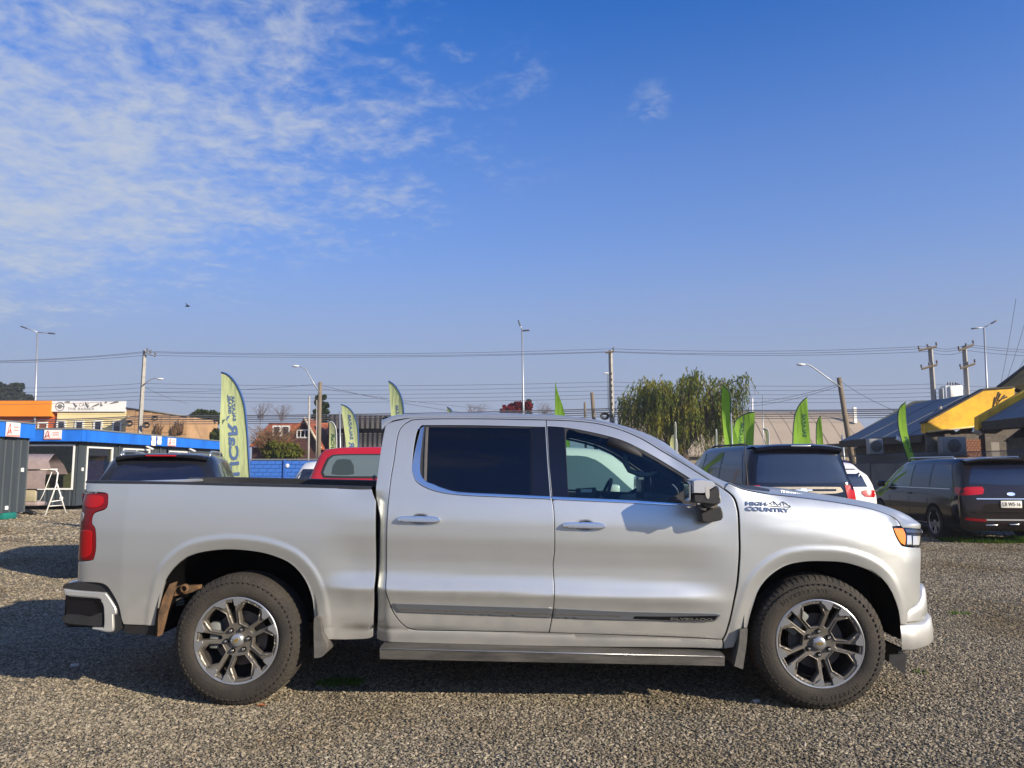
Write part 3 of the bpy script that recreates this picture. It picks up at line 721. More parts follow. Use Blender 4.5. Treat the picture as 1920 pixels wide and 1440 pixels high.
surf('lamp_lens', Lxz([(1712, 1005, 'c'), (1726, 1005, 'c'), (1724, 1022, 'c'), (1712, 1022, 'c')]), M_CLEAR, hl, off=-.002, step=.01, flange=.01)
for ch in list(hl.children): pass
h2 = mirror_mesh(hl)
for ch in list(hl.children): c2 = mirror_mesh(ch); c2.parent = h2
# grille between the lamps and the nose panel
xg = L(1727, 1060).x - .03; yg = float(L(1727, 1060).y)
def vx(px, y): return Ly(px, 1060, y).x
GP = [(vx(1724, yg + .02) - .03, yg + .02), (vx(1723, .42) - .03, .42), (vx(1721, .55) - .04, .60), (vx(1721, .55), WW / 2)]
GP = GP + [(x, WW - y) for x, y in GP[-2::-1]]
mb = MB(); mb.grid([[Vector((x, y, z)) for x, y in GP] for z in (.62, .80, .95, 1.06, 1.10)]).build('grille', M_BLKM, truck)
for z in (.72, .84, .96, 1.07):
    mb = MB(); mb.tube([Vector((x + .004, y, z)) for x, y in GP[1:-1]], .012, n=6); mb.build('grille_bar', M_CHROME, truck)

# ------------------------------------------------------------------ front bumper
def bumper_loft(name, plan, zt, zb, m, tuck=.03, n=6):
    """plan: (x,y) from the side to the centre ; zt/zb: heights at those points"""
    rws = []
    for i, (x, y) in enumerate(plan):
        t, b = zt[i], zb[i]; h = t - b
        a = Vector(plan[max(0, i - 1)]); c = Vector(plan[min(len(plan) - 1, i + 1)]); tg = (c - a).normalized(); inw = Vector((-abs(tg.y), abs(tg.x)))
        prof = [(0.05, .0), (.012, .02), (0, .10), (0, .5), (.006, .86), (.02, .96), (.07, 1.0)] if tuck else [(.05, 0), (0, .03), (0, .97), (.05, 1)]
        rws.append([Vector((x + inw.x * o, y + inw.y * o, b + h * f)) for o, f in prof])
    rws = refine(rws, 4); rws = rws + [[Vector((p.x, WW - p.y, p.z)) for p in r] for r in rws[-2::-1]]
    return MB().grid(rws).build(name, m, truck, auto=50)
bl = L(1690, 1190); yb = bl.y - .002
def zpx(v, y=.03): return Ly(1700, v, y).z
xs0 = bl.x; xt = Ly(1753, 1150, .42).x
plan = [(xs0, yb), (xs0 + .09, yb + .012), (xt - .185, yb + .085), (xt - .105, .25), (xt - .035, .50), (xt + .03, WW / 2)]
zb_ = [zpx(1225.5), zpx(1225), zpx(1217, .1), zpx(1203, .25), zpx(1198, .5), zpx(1196, 1.0)]
zt_ = [zpx(1171.5)] * 2 + [zpx(1168, .1), zpx(1150, .25), zpx(1140, .5), zpx(1140, 1.0)]
bumper_loft('front_bumper', plan, zt_, zb_, M_PAINT)
xs1 = L(1702, 1158).x
plan2 = [(xs1 - .05, yb + .018), (xs1 + .02, yb + .022), (xt - .205, yb + .10), (xt - .135, .25), (xt - .065, .50), (xt + .0, WW / 2)]
zt2 = [zpx(1147), zpx(1144), zpx(1128, .12), zpx(1094, .25), zpx(1094, .5), zpx(1094, 1.0)]
bumper_loft('bumper_cap', plan2, zt2, [z - .004 + .0 for z in [zpx(1170.5), zpx(1170.5), zpx(1167, .1), zpx(1149, .25), zpx(1139, .5), zpx(1139, 1.0)]], M_PAINT)
# dark closing shelf behind the bumper, air dam
mb = MB(); mb.box((xs0 + .12, WW / 2, .60), (.22, WW - .7, .30)); mb.build('bumper_beam', M_BLKM, truck)
mb = MB(); q = [Ly(1668, 1228, .05), Ly(1699, 1226, .05), Ly(1698, 1264, .05), Ly(1692, 1262, .05), Ly(1667, 1240, .05)]
mb.prism([(p.x, p.z) for p in q], .02, Matrix.Translation((0, .05, 0)))
mb.box((q[2].x, WW / 2, q[0].z - .03), (.03, WW - .2, .12)); mb.build('air_dam', M_BLKP, truck)

# ------------------------------------------------------------------ rear bumper
def rsil(px, y):
    out = []
    for e in px:
        p = Ly(e[0], e[1], y); out.append((p.x, p.z, 'c') if len(e) > 2 else (p.x, p.z))
    return out
def plate(mb, px, y0, y1, smooth=False, rnd=.02):
    P = [tuple(p) for p in resample(rsil(px, y0), rnd)]
    mb.prism(P, y1 - y0, Matrix.Translation((0, y0, 0))); return P
rb = bpy.data.objects.new('rear_bumper', None); COL.objects.link(rb); rb.parent = truck
CPX = [(119, 1104, 'c'), (145, 1107.5), (192, 1111), (199, 1113), (211, 1130), (217.5, 1142), (217.5, 1152, 'c'), (212, 1153, 'c'), (212.5, 1180), (208, 1184.5), (196, 1185), (172, 1180, 'c'), (172, 1177, 'c'), (190, 1177), (194, 1172), (193, 1138), (188, 1128), (184, 1123), (140, 1119), (124, 1117), (119.5, 1111)]
mb = MB(); PC = [tuple(p) for p in resample(rsil(CPX, .03), .02)]; mb.prism(PC, .10, Matrix.Translation((0, .03, 0))); o = mb.build('bumper_end', M_PAINT, rb)
bm = bmesh.new(); bm.from_mesh(o.data)
ee = [e for e in bm.edges if all(abs(v.co.y - .03) < 1e-4 for v in e.verts) and len([f for f in e.link_faces if abs(f.normal.y) > .9]) == 1]
bmesh.ops.bevel(bm, geom=ee, offset=.008, segments=3, affect='EDGES'); bm.to_mesh(o.data); bm.free()
o.data.polygons.foreach_set('use_smooth', [True] * len(o.data.polygons)); o.data.set_sharp_from_angle(angle=R(40)); mirror_mesh(o)
for m_, px, y0, y1, nm in ((M_BLKP, [(118.5, 1103.5), (121, 1096), (140, 1092), (160, 1091.5), (193, 1094.5), (206, 1103), (216, 1120), (226, 1148), (227, 1176), (221, 1184), (208, 1188), (205, 1186), (213.5, 1180), (213.5, 1153.5), (219, 1152.5), (219, 1141), (212, 1128), (200, 1112), (192, 1110), (145, 1106.5)], .045, .20, 'bumper_surround'),
                           (M_BLKG, [(124, 1118, 'c'), (184, 1124), (192, 1138), (193, 1171), (188, 1176), (124, 1172, 'c')], .075, .12, 'bumper_pocket'),
                           (M_BLKP, [(117, 1157), (125, 1152, 'c'), (150, 1154), (166, 1157), (182, 1151), (192, 1148, 'c'), (192, 1166), (189, 1174), (160, 1172), (128, 1169), (118, 1164)], .05, .11, 'corner_step')):
    mb = MB(); plate(mb, px, y0, y1); a = mb.build(nm, m_, rb); mirror_mesh(a)
xr = Ly(119, 1104, .1).x; xr2 = Ly(215, 1130, .1).x; zt_b = Ly(160, 1093, .1).z; zb_b = Ly(160, 1178, .1).z
mb = MB(); rws = []
for y, dx in ((.13, .0), (.22, -.03), (.6, -.05), (WW / 2, -.055)):
    rws.append([Vector((xr + dx + .2, y, zb_b)), Vector((xr + dx + .02, y, zb_b)), Vector((xr + dx, y, zb_b + .04)), Vector((xr + dx, y, zt_b - .04)), Vector((xr + dx + .01, y, zt_b - .005)), Vector((xr + dx + .2, y, zt_b))])
rws += [[Vector((p.x, WW - p.y, p.z)) for p in r] for r in rws[-2::-1]]
mb.grid(rws).build('bumper_bar', M_SATIN, rb, auto=40)
# tailgate
zt0 = Ly(159, 905, .1).z
mb = MB(); mb.box((X_TAIL + .055, WW / 2, (zt0 + .80) / 2), (.06, WW - .40, zt0 - .80), bev=.012); tg = mb.build('tailgate', M_PAINT, truck, auto=40)
mb = MB(); mb.box((X_TAIL + .022, WW / 2, 1.16), (.012, .5, .09), bev=.005); mb.build('tailgate_handle', M_BLKP, tg)
# ------------------------------------------------------------------ bed inside, rails
xb0, xb1 = X_TAIL + .09, Ly(699, 1000, 0).x
r0 = L(172, 903.5); r1 = L(695, 916)
rail = []
for t in np.linspace(0, 1, 9):
    u = 160 + (696 - 160) * t; v = np.interp(u, [159, 300, 450, 600, 696], [905, 907.5, 911, 914.5, 917]) - .6
    p = L(u, v); rail.append([p + Vector((0, .002, -.006)), p + Vector((0, .006, .008)), p + Vector((0, .016, .014)), p + Vector((0, .085, .014)), p + Vector((0, .10, .006)), p + Vector((0, .10, -.04))])
ro = MB().grid(rail).build('bed_rail_cap', M_BLKP, truck, auto=45); mirror_mesh(ro)
zf = 1.06
mb = MB()
mb.quad((xb0, .12, zf), (xb1, .12, zf), (xb1, WW - .12, zf), (xb0, WW - .12, zf))
mb.quad((xb0, .12, zf), (xb1, .12, zf), (xb1, .12, 1.40), (xb0, .12, 1.42)); mb.quad((xb0, WW - .12, zf), (xb1, WW - .12, zf), (xb1, WW - .12, 1.40), (xb0, WW - .12, 1.42))
mb.quad((xb1, .05, .5), (xb1, WW - .05, .5), (xb1, WW - .05, 1.39), (xb1, .05, 1.39))
mb.quad((xb0, .12, zf), (xb0, WW - .12, zf), (xb0, WW - .12, 1.42), (xb0, .12, 1.42))
mb.build('bed_liner', M_BLKM, truck)
# ------------------------------------------------------------------ underbody, wheel wells, dark cores
mb = MB()
xa, xc = xb1 + .04, X_DF
mb.box(((xa + xc) / 2, WW / 2, .80), (xc - xa - .02, WW - .36, .60)); mb.build('cab_dark_core', M_BLKM, truck)  # black box for a floor, added to block light through panel gaps
mb = MB()
mb.box((X_NOSE - .35, WW / 2, .88), (.5, WW - .80, .62)); mb.box((WB, WW / 2, .98), (1.3, WW - 1.0, .44)); mb.build('engine_dark_core', M_BLKM, truck)  # black boxes added to block light coming through the gaps
for xc_, A in ((0.0, ARCH_R), (WB, ARCH_F)):
    xs = [p[0] for p in A]; zs = [p[1] for p in A]; cx = (max(xs) + min(xs)) / 2; rx = (max(xs) - min(xs)) / 2 + .012; ztop = max(zs) + .012
    rws = []
    for th in np.linspace(-.10, math.pi + .10, 25):
        c, s_ = math.cos(th), math.sin(th); ex = 2 / 2.6
        x = cx - rx * math.copysign(abs(c) ** ex, c); z = .50 + (ztop - .50) * (abs(s_) ** ex if s_ > 0 else s_)
        rws.append([Vector((x, y, z)) for y in (.012, .3, .62)])
    a = MB().grid(rws).build('wheel_well', M_LINER, truck); mirror_mesh(a)
    mb = MB(); mb.prism([(r[0].x, r[0].z) for r in rws], .02, Matrix.Translation((0, .62, 0))); a = mb.build('well_back', M_LINER, truck); mirror_mesh(a)
mb = MB()
for y in (.42, WW - .42): mb.box((1.6, y, .55), (5.2, .08, .16))
for x in (-.55, .9, 1.8, 2.7): mb.box((x, WW / 2, .55), (.10, WW - .9, .10))
mb.tube([(0, .3, .42), (0, WW - .3, .42)], .07); mb.tube([(WB, .3, .42), (WB, WW - .3, .42)], .06)
mb.build('chassis_frame', M_BLKM, truck)
mb = MB(); mb.box((1.9, WW - .62, .46), (1.3, .5, .30), bev=.06); mb.build('fuel_tank', M_BLKM, truck, auto=40)  # tank, spare, shaft and exhaust added to block light and darken the underside
mb = MB(); mb.lathe([(.0, -.1), (.30, -.1), (.38, -.06), (.38, .06), (.30, .1), (0, .1)], n=28, M=Matrix.Translation((-.55, WW / 2, .52)) @ Matrix.Rotation(R(90), 4, 'X')); mb.build('spare_tyre', M_LINER, truck)
mb = MB(); mb.lathe([(0, -.16), (.14, -.1), (.17, 0), (.14, .1), (0, .16)], n=16, M=Matrix.Translation((0, WW / 2, .42))); mb.tube([(0, WW / 2, .44), (2.6, WW / 2, .50)], .045); mb.build('drive_shaft', M_BLKM, truck)
mb = MB(); mb.tube([(3.0, .75, .42), (1.0, .70, .40), (.2, .55, .45)], .05); mb.tube([(2.0, .72, .41), (1.3, .71, .40)], .12); mb.build('exhaust_pipe', M_DUSTBLK, truck)
# rusty spring hanger and dusty splash edge seen in the rear arch
q = [Ly(u, v, .24) for u, v in ((330, 1100), (372, 1098), (372, 1108), (326, 1118), (322, 1112))]
mb = MB(); mb.prism([(p.x, p.z) for p in q], .06, Matrix.Translation((0, .24, 0)))
c = Ly(347, 1103, .235); mb.lathe([(.018, 0), (.030, 0), (.030, .03), (.018, .03)], n=14, M=Matrix.Translation((c.x, .215, c.z)))
mb.build('spring_hanger', M_RUST, truck)
mb = MB()
for k in range(4):
    a_, b_ = Ly(318, 1125 + k * 4, .3), Ly(345, 1117 + k * 5, .3); mb.tube([a_, b_], .008, n=5)
mb.build('leaf_spring', M_DUSTBLK, truck)
q = [Ly(u, v, .05) for u, v in ((292, 1173), (297, 1150), (306, 1120), (318, 1095), (327, 1092), (318, 1120), (309, 1150), (304, 1172), (298, 1193), (289, 1192))]
mb = MB(); mb.prism([(p.x, p.z) for p in q], .05, Matrix.Translation((0, .05, 0))); mb.build('splash_guard', M_RUST, truck)
# mud flaps
for px in ([(590, 1158), (602, 1160, 'c'), (605, 1190), (613, 1206), (612, 1222), (604, 1231), (590, 1233, 'c')], [(1387, 1180, 'c'), (1401, 1178, 'c'), (1399, 1206), (1392, 1254, 'c'), (1376, 1248, 'c'), (1384, 1210)]):
    mb = MB(); P = [tuple(p) for p in resample(rsil(px, .0), .03)]; mb.prism(P, .05, Matrix.Translation((0, -.012, 0))); mb.prism(P, .25, Matrix.Translation((0, .039, 0))); a = mb.build('mud_flap', M_DUSTBLK, truck); mirror_mesh(a)
# running board
p0, p1 = Ly(712, 1216, -.05), Ly(1359, 1231, -.05); q0, q1 = Ly(712, 1237, -.05), Ly(1359, 1250, -.05)
mb = MB(); rws = []
for a_, b_ in ((p0, q0), (p1, q1)):
    rws.append([Vector((a_.x, .16, a_.z + .006)), Vector((a_.x, -.02, a_.z + .006)), Vector((a_.x, -.045, a_.z + .002)), Vector((a_.x, -.05, a_.z - .006)), Vector((b_.x, -.045, b_.z + .004)), Vector((b_.x, -.04, b_.z)), Vector((b_.x, .16, b_.z))])
mb.grid(rws)
for r in rws: mb.add(r, [tuple(range(7))])
M_STEP = mat('scuffed step metal', (.15, .14, .125), rough=.5, metal=.45, var=.55, vscale=3.2, col2=(.055, .052, .046), bump=.2, bscale=30, stretch=(1, 4, 6))
rbd = mb.build('running_board', M_STEP, truck, auto=30); mirror_mesh(rbd)
mb = MB(); mb.tube([p0 + Vector((.02, -.002, -.001)), p1 + Vector((-.02, -.002, -.001))], .0035, n=5); mb.build('step_edge', M_SATIN, rbd)
mb = MB(); mb.box(((p0.x + p1.x) / 2, .22, (p0.z + p1.z) / 2 + .055), (p1.x - p0.x - .1, .08, .05), M=Matrix.Rotation(-math.atan2(p1.z - p0.z, p1.x - p0.x), 4, 'Y')); mb.build('step_housing', M_BLKM, truck)
# ------------------------------------------------------------------ door mirror
mir = bpy.data.objects.new('door_mirror', None); COL.objects.link(mir); mir.parent = truck
def mpx(u, v, y): p = Ly(u, v, y); return (p.x, p.z)
def block(mb, px, y0, y1, taper=1.0, seg=.03):
    P = [tuple(p) for p in resample([mpx(p[0], p[1], (y0 + y1) / 2) + tuple(p[2:]) for p in px], seg)]
    cx = sum(p[0] for p in P) / len(P); cz = sum(p[1] for p in P) / len(P); n = len(P)
    levels = ((y0, .82 * taper), (y0 + .02, .95), (y0 + .05, 1.0), (y1 - .03, 1.0), (y1, .9))
    rw = [[Vector((cx + (p[0] - cx) * k, y, cz + (p[1] - cz) * k)) for p in P] for y, k in levels]
    mb.grid(rw, close=True); 
    for r in (rw[0], rw[-1]): mb.add(r, [tuple(range(n))])
mb = MB(); block(mb, [(1290.5, 900, 'c'), (1300, 897.5), (1316, 898), (1330, 901), (1337, 908), (1337, 911), (1313, 926, 'c'), (1291, 925.5, 'c')], -.27, -.06); mb.build('mirror_cap', mat('bright mirror cap', (.74, .76, .80), rough=.16, metal=.65, coat=.4), mir, auto=50)
mb = MB(); block(mb, [(1291, 926, 'c'), (1313, 926.5, 'c'), (1337, 909.5), (1342, 912), (1346, 930), (1346, 943), (1330, 945), (1312, 943), (1300, 943), (1292, 940)], -.268, -.065); mb.build('mirror_housing', M_BLKP, mir, auto=50)
mb = MB(); block(mb, [(1321, 911), (1326, 909.5), (1329.5, 914), (1330.5, 930), (1329, 937), (1324.5, 937.5), (1321.5, 930)], -.272, -.24); mb.build('mirror_lamp', M_CLEAR, mir, auto=50)
mb = MB(); block(mb, [(1308, 947, 'c'), (1324, 953, 'c'), (1321, 958, 'c'), (1307, 952, 'c')], -.22, -.14); block(mb, [(1314, 942), (1345, 945), (1345, 951), (1335, 953), (1314, 948)], -.20, -.10); mb.build('mirror_lower_lamp', M_STEP, mir, auto=40)
mb = MB(); block(mb, [(1308, 946), (1330, 950), (1348, 949), (1353, 958), (1353.5, 970), (1350, 975), (1318, 981), (1311, 978), (1308, 965)], -.11, .02); mb.build('mirror_arm', M_BLKP, mir, auto=50)
mb = MB(); block(mb, [(1287, 903, 'c'), (1290, 903, 'c'), (1290, 940, 'c'), (1287, 938, 'c')], -.25, -.08); mb.build('mirror_glass', M_CHROME, mir)
mir2 = bpy.data.objects.new('door_mirror', None); COL.objects.link(mir2); mir2.parent = truck
for ch in list(mir.children): c2 = mirror_mesh(ch); c2.parent = mir2

# ------------------------------------------------------------------ interior
def seat(x, y, w=.5):
    e = bpy.data.objects.new('seat', None); COL.objects.link(e); e.parent = truck
    mb = MB(); mb.box((x + .12, y, .98), (.50, w, .16), bev=.05); mb.build('seat_cushion', M_SEAT, e, auto=50)
    mb = MB(); mb.box((x - .16, y, 1.27), (.14, w, .60), M=Matrix.Rotation(R(-14), 4, 'Y'), bev=.05); mb.build('backrest', M_SEAT, e, auto=50)
    mb = MB(); mb.box((x - .235, y, 1.63), (.09, w * .55, .18), M=Matrix.Rotation(R(-8), 4, 'Y'), bev=.035); mb.build('headrest', M_SEAT, e, auto=50)
xB = L(1040, 950).x
for y in (.55, WW - .55): seat(xB + .02, y)
for y in (.5, WW / 2, WW - .5): seat(xB - .66, y, .46)
mb = MB(); xd = L(1290, 940).x
mb.grid([[Vector((xd - .28, y, 1.02)), Vector((xd - .30, y, 1.22)), Vector((xd - .22, y, 1.30)), Vector((xd + .05, y, 1.33)), Vector((xd + .45, y, 1.26))] for y in (.09, .5, WW - .5, WW - .09)]); mb.build('dashboard', M_SEAT, truck, auto=40)
mb = MB(); c = Vector((xd - .42, WW - .55, 1.27))
MR = Matrix.Translation(c) @ Matrix.Rotation(R(-68), 4, 'Y') @ Matrix.Rotation(R(90), 4, 'X')
mb.lathe([(.185 + .014 * math.cos(a), .014 * math.sin(a)) for a in np.linspace(0, 2 * math.pi, 9)[:-1]], n=28, M=MR, closed=True)
mb.box(c, (.04, .34, .05), M=Matrix.Rotation(R(22), 4, 'Y')); mb.tube([c, c + Vector((.28, 0, -.10))], .04); mb.build('steering_wheel', M_SEAT, truck)
# A pillar grab handle, seen through the glass
mb = MB(); gy = .22
g = [Ly(u, v, gy) for u, v in ((1174, 848), (1172, 868), (1180, 882), (1200, 890), (1218, 890), (1233, 884))]
mb.tube(g, .018, n=8); mb.tube([Ly(1174, 848, gy), Ly(1182, 845, gy + .05)], .022); mb.tube([Ly(1233, 884, gy), Ly(1225, 876, gy + .05)], .022); mb.build('grab_handle', M_INTGREY, truck)
mb = MB(); g = [Ly(u, v, .20) for u, v in ((1140, 826), (1184, 846), (1230, 872), (1275, 900))]
mb.tube(g, [.03, .04, .04, .03], n=6); mb.build('pillar_trim', M_SEAT, truck)
# headliner and inner door caps
hlr = []
for x in np.linspace(xb + .06, L(1165, 805).x, 5): hlr.append([Vector((x, .30, 1.80)), Vector((x, .5, 1.845)), Vector((x, WW / 2, 1.86)), Vector((x, WW - .5, 1.845)), Vector((x, WW - .30, 1.80))])
MB().grid(hlr).build('headliner', M_SEAT, truck)
for y0 in (.09, WW - .09):
    mb = MB(); mb.box(((xb + xd) / 2 + .15, y0 + (.03 if y0 < 1 else -.03), 1.20), (xd - xb + .1, .05, .24)); mb.build('door_card', M_SEAT, truck)
q = [Ly(u, v, .16) for u, v in ((1080, 916), (1117, 914), (1119, 921), (1117, 936), (1080, 936))]
mb = MB(); mb.prism([(p.x, p.z) for p in q], .03, Matrix.Translation((0, .16, 0))); dp_ = mb.build('door_control', M_BLKP, truck)
q = [Ly(u, v, .155) for u, v in ((1089, 917), (1110, 917), (1110, 923), (1089, 923))]
mb = MB(); mb.prism([(p.x, p.z) for p in q], .008, Matrix.Translation((0, .153, 0))); mb.build('control_display', M_SCREEN, dp_)
mb = MB(); c = Ly(1200, 917, 1.0); mb.box(c, (.02, .26, .15)); mb.build('centre_screen', M_BLKG, truck)
mb = MB(); c = Ly(1240, 835, WW / 2); mb.box((c.x - .1, WW / 2, c.z - .03), (.04, .24, .07), bev=.015); mb.build('rear_view_mirror', M_BLKP, truck)

# ------------------------------------------------------------------ wheels
TR, TW = .423, .275
def tyre_mesh():
    mb = MB(); h = TW / 2
    prof = [(.268, -h + .02), (.285, -h - .000), (.315, -h - .008), (.350, -h - .006), (.378, -h + .004), (.398, -h + .016), (.414, -h + .034), (.4195, -h + .06), (.4205, 0), (.4195, h - .06), (.413, h - .034), (.398, h - .016), (.35, h + .006), (.285, h), (.268, h - .02)]
    mb.lathe(prof, n=96)
    n = 68
    for k in range(n):
        th = 2 * math.pi * k / n
        for s_ in (-1, 1):
            M = Matrix.Rotation(-th + (.03 if s_ > 0 else 0), 4, 'Y')
            w = .027 if k % 2 else .021
            a = .0062
            pts = [(.392 - (.010 if k % 2 else 0), -h + .0095), (.403, -h + .0165), (.4165, -h + .031), (.4225, -h + .054), (.4235, -h + .085)]
            vs = []
            for r_, y in pts:
                for sx in (-1, 1): vs.append(M @ Vector((r_, s_ * (y if s_ > 0 else y) * (1 if s_ > 0 else 1), 0)) if 0 else M @ Vector((math.cos(sx * w / 2 / r_) * r_, (y if s_ < 0 else -y), math.sin(sx * w / 2 / r_) * r_)))
            lo = [M @ Vector((math.cos(sx * (w / 2 + .003) / (r_ - .008)) * (r_ - .008), ((y + .006) if s_ < 0 else -(y + .006)), math.sin(sx * (w / 2 + .003) / (r_ - .008)) * (r_ - .008))) for r_, y in pts for sx in (-1, 1)]
            m = len(pts); fs = []
            for j in range(m - 1):
                fs += [(2 * j, 2 * j + 1, 2 * j + 3, 2 * j + 2)]
                fs += [(2 * j, 2 * j + 2, 2 * m + 2 * j + 2, 2 * m + 2 * j), (2 * j + 1, 2 * m + 2 * j + 1, 2 * m + 2 * j + 3, 2 * j + 3)]
            fs += [(0, 2 * m, 2 * m + 1, 1), (2 * m - 2, 2 * m - 1, 4 * m - 1, 4 * m - 2)]
            mb.add(vs + lo, fs)
        # scalloped rib lower on the sidewall
        M = Matrix.Rotation(-th - .04, 4, 'Y')
        q = [M @ Vector((r_ * math.cos(t), -h - .0075, r_ * math.sin(t))) for r_, t in ((.374, 0), (.369, .025), (.375, .05), (.379, .052), (.374, .027), (.379, .0))]
        q2 = [p + Vector((0, .012, 0)) for p in q]
        mb.add(q + q2, [(0, 1, 2, 3, 4, 5)] + [(i, (i + 1) % 6, (i + 1) % 6 + 6, i + 6) for i in range(6)])
    return mb
def polar_plate(poly_out, holes, yfun, depth, name, m, parent, step=.02):
    loops = [[Vector(p) for p in poly_out]] + [[Vector(p) for p in h] for h in holes]
    pts = [tuple(p) for l in loops for p in l]; X = [p[0] for p in pts]; Z = [p[1] for p in pts]
    gx, gz = np.meshgrid(np.arange(min(X), max(X), step), np.arange(min(Z), max(Z), step)); gx = gx.ravel(); gz = gz.ravel()
    ok = in_poly_np(gx, gz, loops[0])
    for h in loops[1:]: ok &= ~in_poly_np(gx, gz, h)
    for l in loops: ok &= dist_poly_np(gx, gz, l) > .004
    inner = []
    for i, l in enumerate(loops): inner += [tuple(p) for p in inset_poly(l, .0045 if i == 0 else -.0045)]
    st = inner + list(zip(gx[ok], gz[ok]))
    allp = np.array(pts + st); tri = cdt_poly(loops[0], steiner=st, holes=loops[1:])
    cen = np.array([[allp[i] for i in t] for t in tri]).mean(1); keep = np.ones(len(tri), bool)
    for h in loops[1:]: keep &= ~in_poly_np(cen[:, 0], cen[:, 1], h)
    nb = len(pts); r = np.hypot(allp[:, 0], allp[:, 1]); y = np.array([yfun(a) for a in r]); y[:nb] += .004
    V = [(allp[i, 0], y[i], allp[i, 1]) for i in range(len(allp))]; Fc = [tuple(t) for t, k in zip(tri, keep) if k]
    k0 = 0
    for l in loops:
        n = len(l); b0 = len(V)
        for j in range(n): p = V[k0 + j]; V.append((p[0], p[1] + depth, p[2]))
        Fc += [(k0 + j, k0 + (j + 1) % n, b0 + (j + 1) % n, b0 + j) for j in range(n)]; k0 += n
    mb = MB(); mb.add(V, Fc); return mb.build(name, m, parent, auto=28)
def rot2(p, a): c, s_ = math.cos(a), math.sin(a); return (p[0] * c - p[1] * s_, p[0] * s_ + p[1] * c)
def dense(P, st=.02): return [tuple(q) for q in resample([(*p, 'c') for p in P], st)]
HY = -TW / 2
def rim_y(r): return HY + .006 + .030 * (1 - min(1, max(0, (r - .05) / .21)) ** 1.4)
def wheel_proto():
    w = bpy.data.objects.new('wheel', None); COL.objects.link(w); w.parent = truck
    tyre_mesh().build('tyre', M_TYRE, w, auto=35)
    for body, a0 in (('ALL-TERRAIN', R(-62)), ('ALL-TERRAIN', R(118))):
        mb = MB()
        for i, chx in enumerate(body):
            me = text_mesh(chx, .036, .0012, bold=.0008); a = a0 + i * .088
            for v in me.vertices:
                r_, tt = .336 + v.co.y, a + v.co.x / .336 if 0 else a - 0; p = Vector((math.cos(a) * (.336 - v.co.y) - math.sin(a) * v.co.x, -TW / 2 - .0085 - v.co.z, math.sin(a) * (.336 - v.co.y) + math.cos(a) * v.co.x)); v.co = p
            mb.add([v.co.copy() for v in me.vertices], [tuple(f.vertices) for f in me.polygons]); bpy.data.meshes.remove(me)
        mb.build('sidewall_lettering', M_TYRE, w, fix=False)
    ring = [rot2((.262, 0), 2 * math.pi * k / 72) for k in range(72)]
    hex_ = [(.242, .052), (.170, .069), (.1035, .028), (.1035, -.028), (.170, -.069), (.242, -.052), (.2475, 0)]
    slot = [(.248, .0265), (.246, 0), (.248, -.0265), (.16, -.018), (.112, -.012), (.105, 0), (.112, .012), (.16, .018)]
    S0 = R(102); W0 = S0 + R(36)
    holes = [dense([rot2(p, W0 + k * 2 * math.pi / 5) for p in hex_]) for k in range(5)] + [dense([rot2(p, S0 + k * 2 * math.pi / 5) for p in slot]) for k in range(5)]
    polar_plate(ring, holes, rim_y, .045, 'rim', M_RIM, w)
    # raised inner frame round each window
    mb = MB()
    for k in range(5):
        P = [rot2(p, W0 + k * 2 * math.pi / 5) for p in [(.236, .059), (.170, .075), (.099, .032), (.099, -.032), (.170, -.075), (.236, -.059)]]
        pts = [Vector((p[0], rim_y(math.hypot(*p)) - .003, p[1])) for p in dense(P, .03)[:-1]]
        n6 = len(dense(P, .03)); pts = pts[: n6 - max(1, int(math.ceil(.118 / .03)))+0]
        mb.tube(pts, .0042, n=5, cap=True)
    mb.build('spoke_ridges', M_RIM, w)
    mb = MB(); mb.lathe([(.279, HY + .012), (.279, HY + .002), (.274, HY - .001), (.266, HY + .001), (.262, HY + .012), (.255, HY + .10)], n=72)
    mb.build('rim_lip', M_RIMT, w, auto=40)
    mb = MB(); mb.lathe([(.252, HY + .03), (.245, HY + .10), (.24, HY + .24), (.0, HY + .24)], n=40); mb.build('rim_barrel', M_BRAKE, w)
    # machined tips of the spokes
    for k in range(5):
        a0 = S0 + k * 2 * math.pi / 5
        for s_ in (-1, 1):
            q = [(.2615, s_ * .0275), (.222, s_ * .0275), (.216, s_ * .040), (.222, s_ * .055), (.238, s_ * .078), (.243, s_ * .092), (.2405, s_ * .103), (.252, s_ * .073)]
            rr = [(.268 * math.cos(s_ * b), .268 * math.sin(s_ * b)) for b in (.36, .22, .11)]
            P = [rot2(p, a0) for p in [(.268, s_ * .0278), (.224, s_ * .0272), (.217, s_ * .040), (.221, s_ * .052), (.234, s_ * .072), (.240, s_ * .098)] + rr]
            mb = MB(); n = len(P)
            f1 = [Vector((p[0], HY - .001 + .006 * (1 - min(1, math.hypot(*p) / .262)) , p[1])) for p in P]; f2 = [p + Vector((0, .02, 0)) for p in f1]
            mb.add(f1 + f2, [tuple(range(n))] + [(i, (i + 1) % n, (i + 1) % n + n, i + n) for i in range(n)]); mb.build('spoke_tip', M_RIMT, w)
    mb = MB(); mb.lathe([(.0, HY + .006), (.02, HY + .0065), (.036, HY + .010), (.042, HY + .017), (.043, HY + .05)], n=32); cap = mb.build('centre_cap', M_RIMT, w, auto=40)
    bt = [(-.020, .005), (-.006, .005), (-.006, .009), (.008, .009), (.008, .005), (.021, .005), (.019, -.005), (.005, -.005), (.005, -.009), (-.009, -.009), (-.009, -.005), (-.022, -.005)]
    mb = MB(); mb.prism(bt, .004, Matrix.Translation((0, HY + .0035, 0)) @ Matrix.Rotation(R(-35), 4, 'Y')); mb.build('cap_emblem', M_GOLD, w)
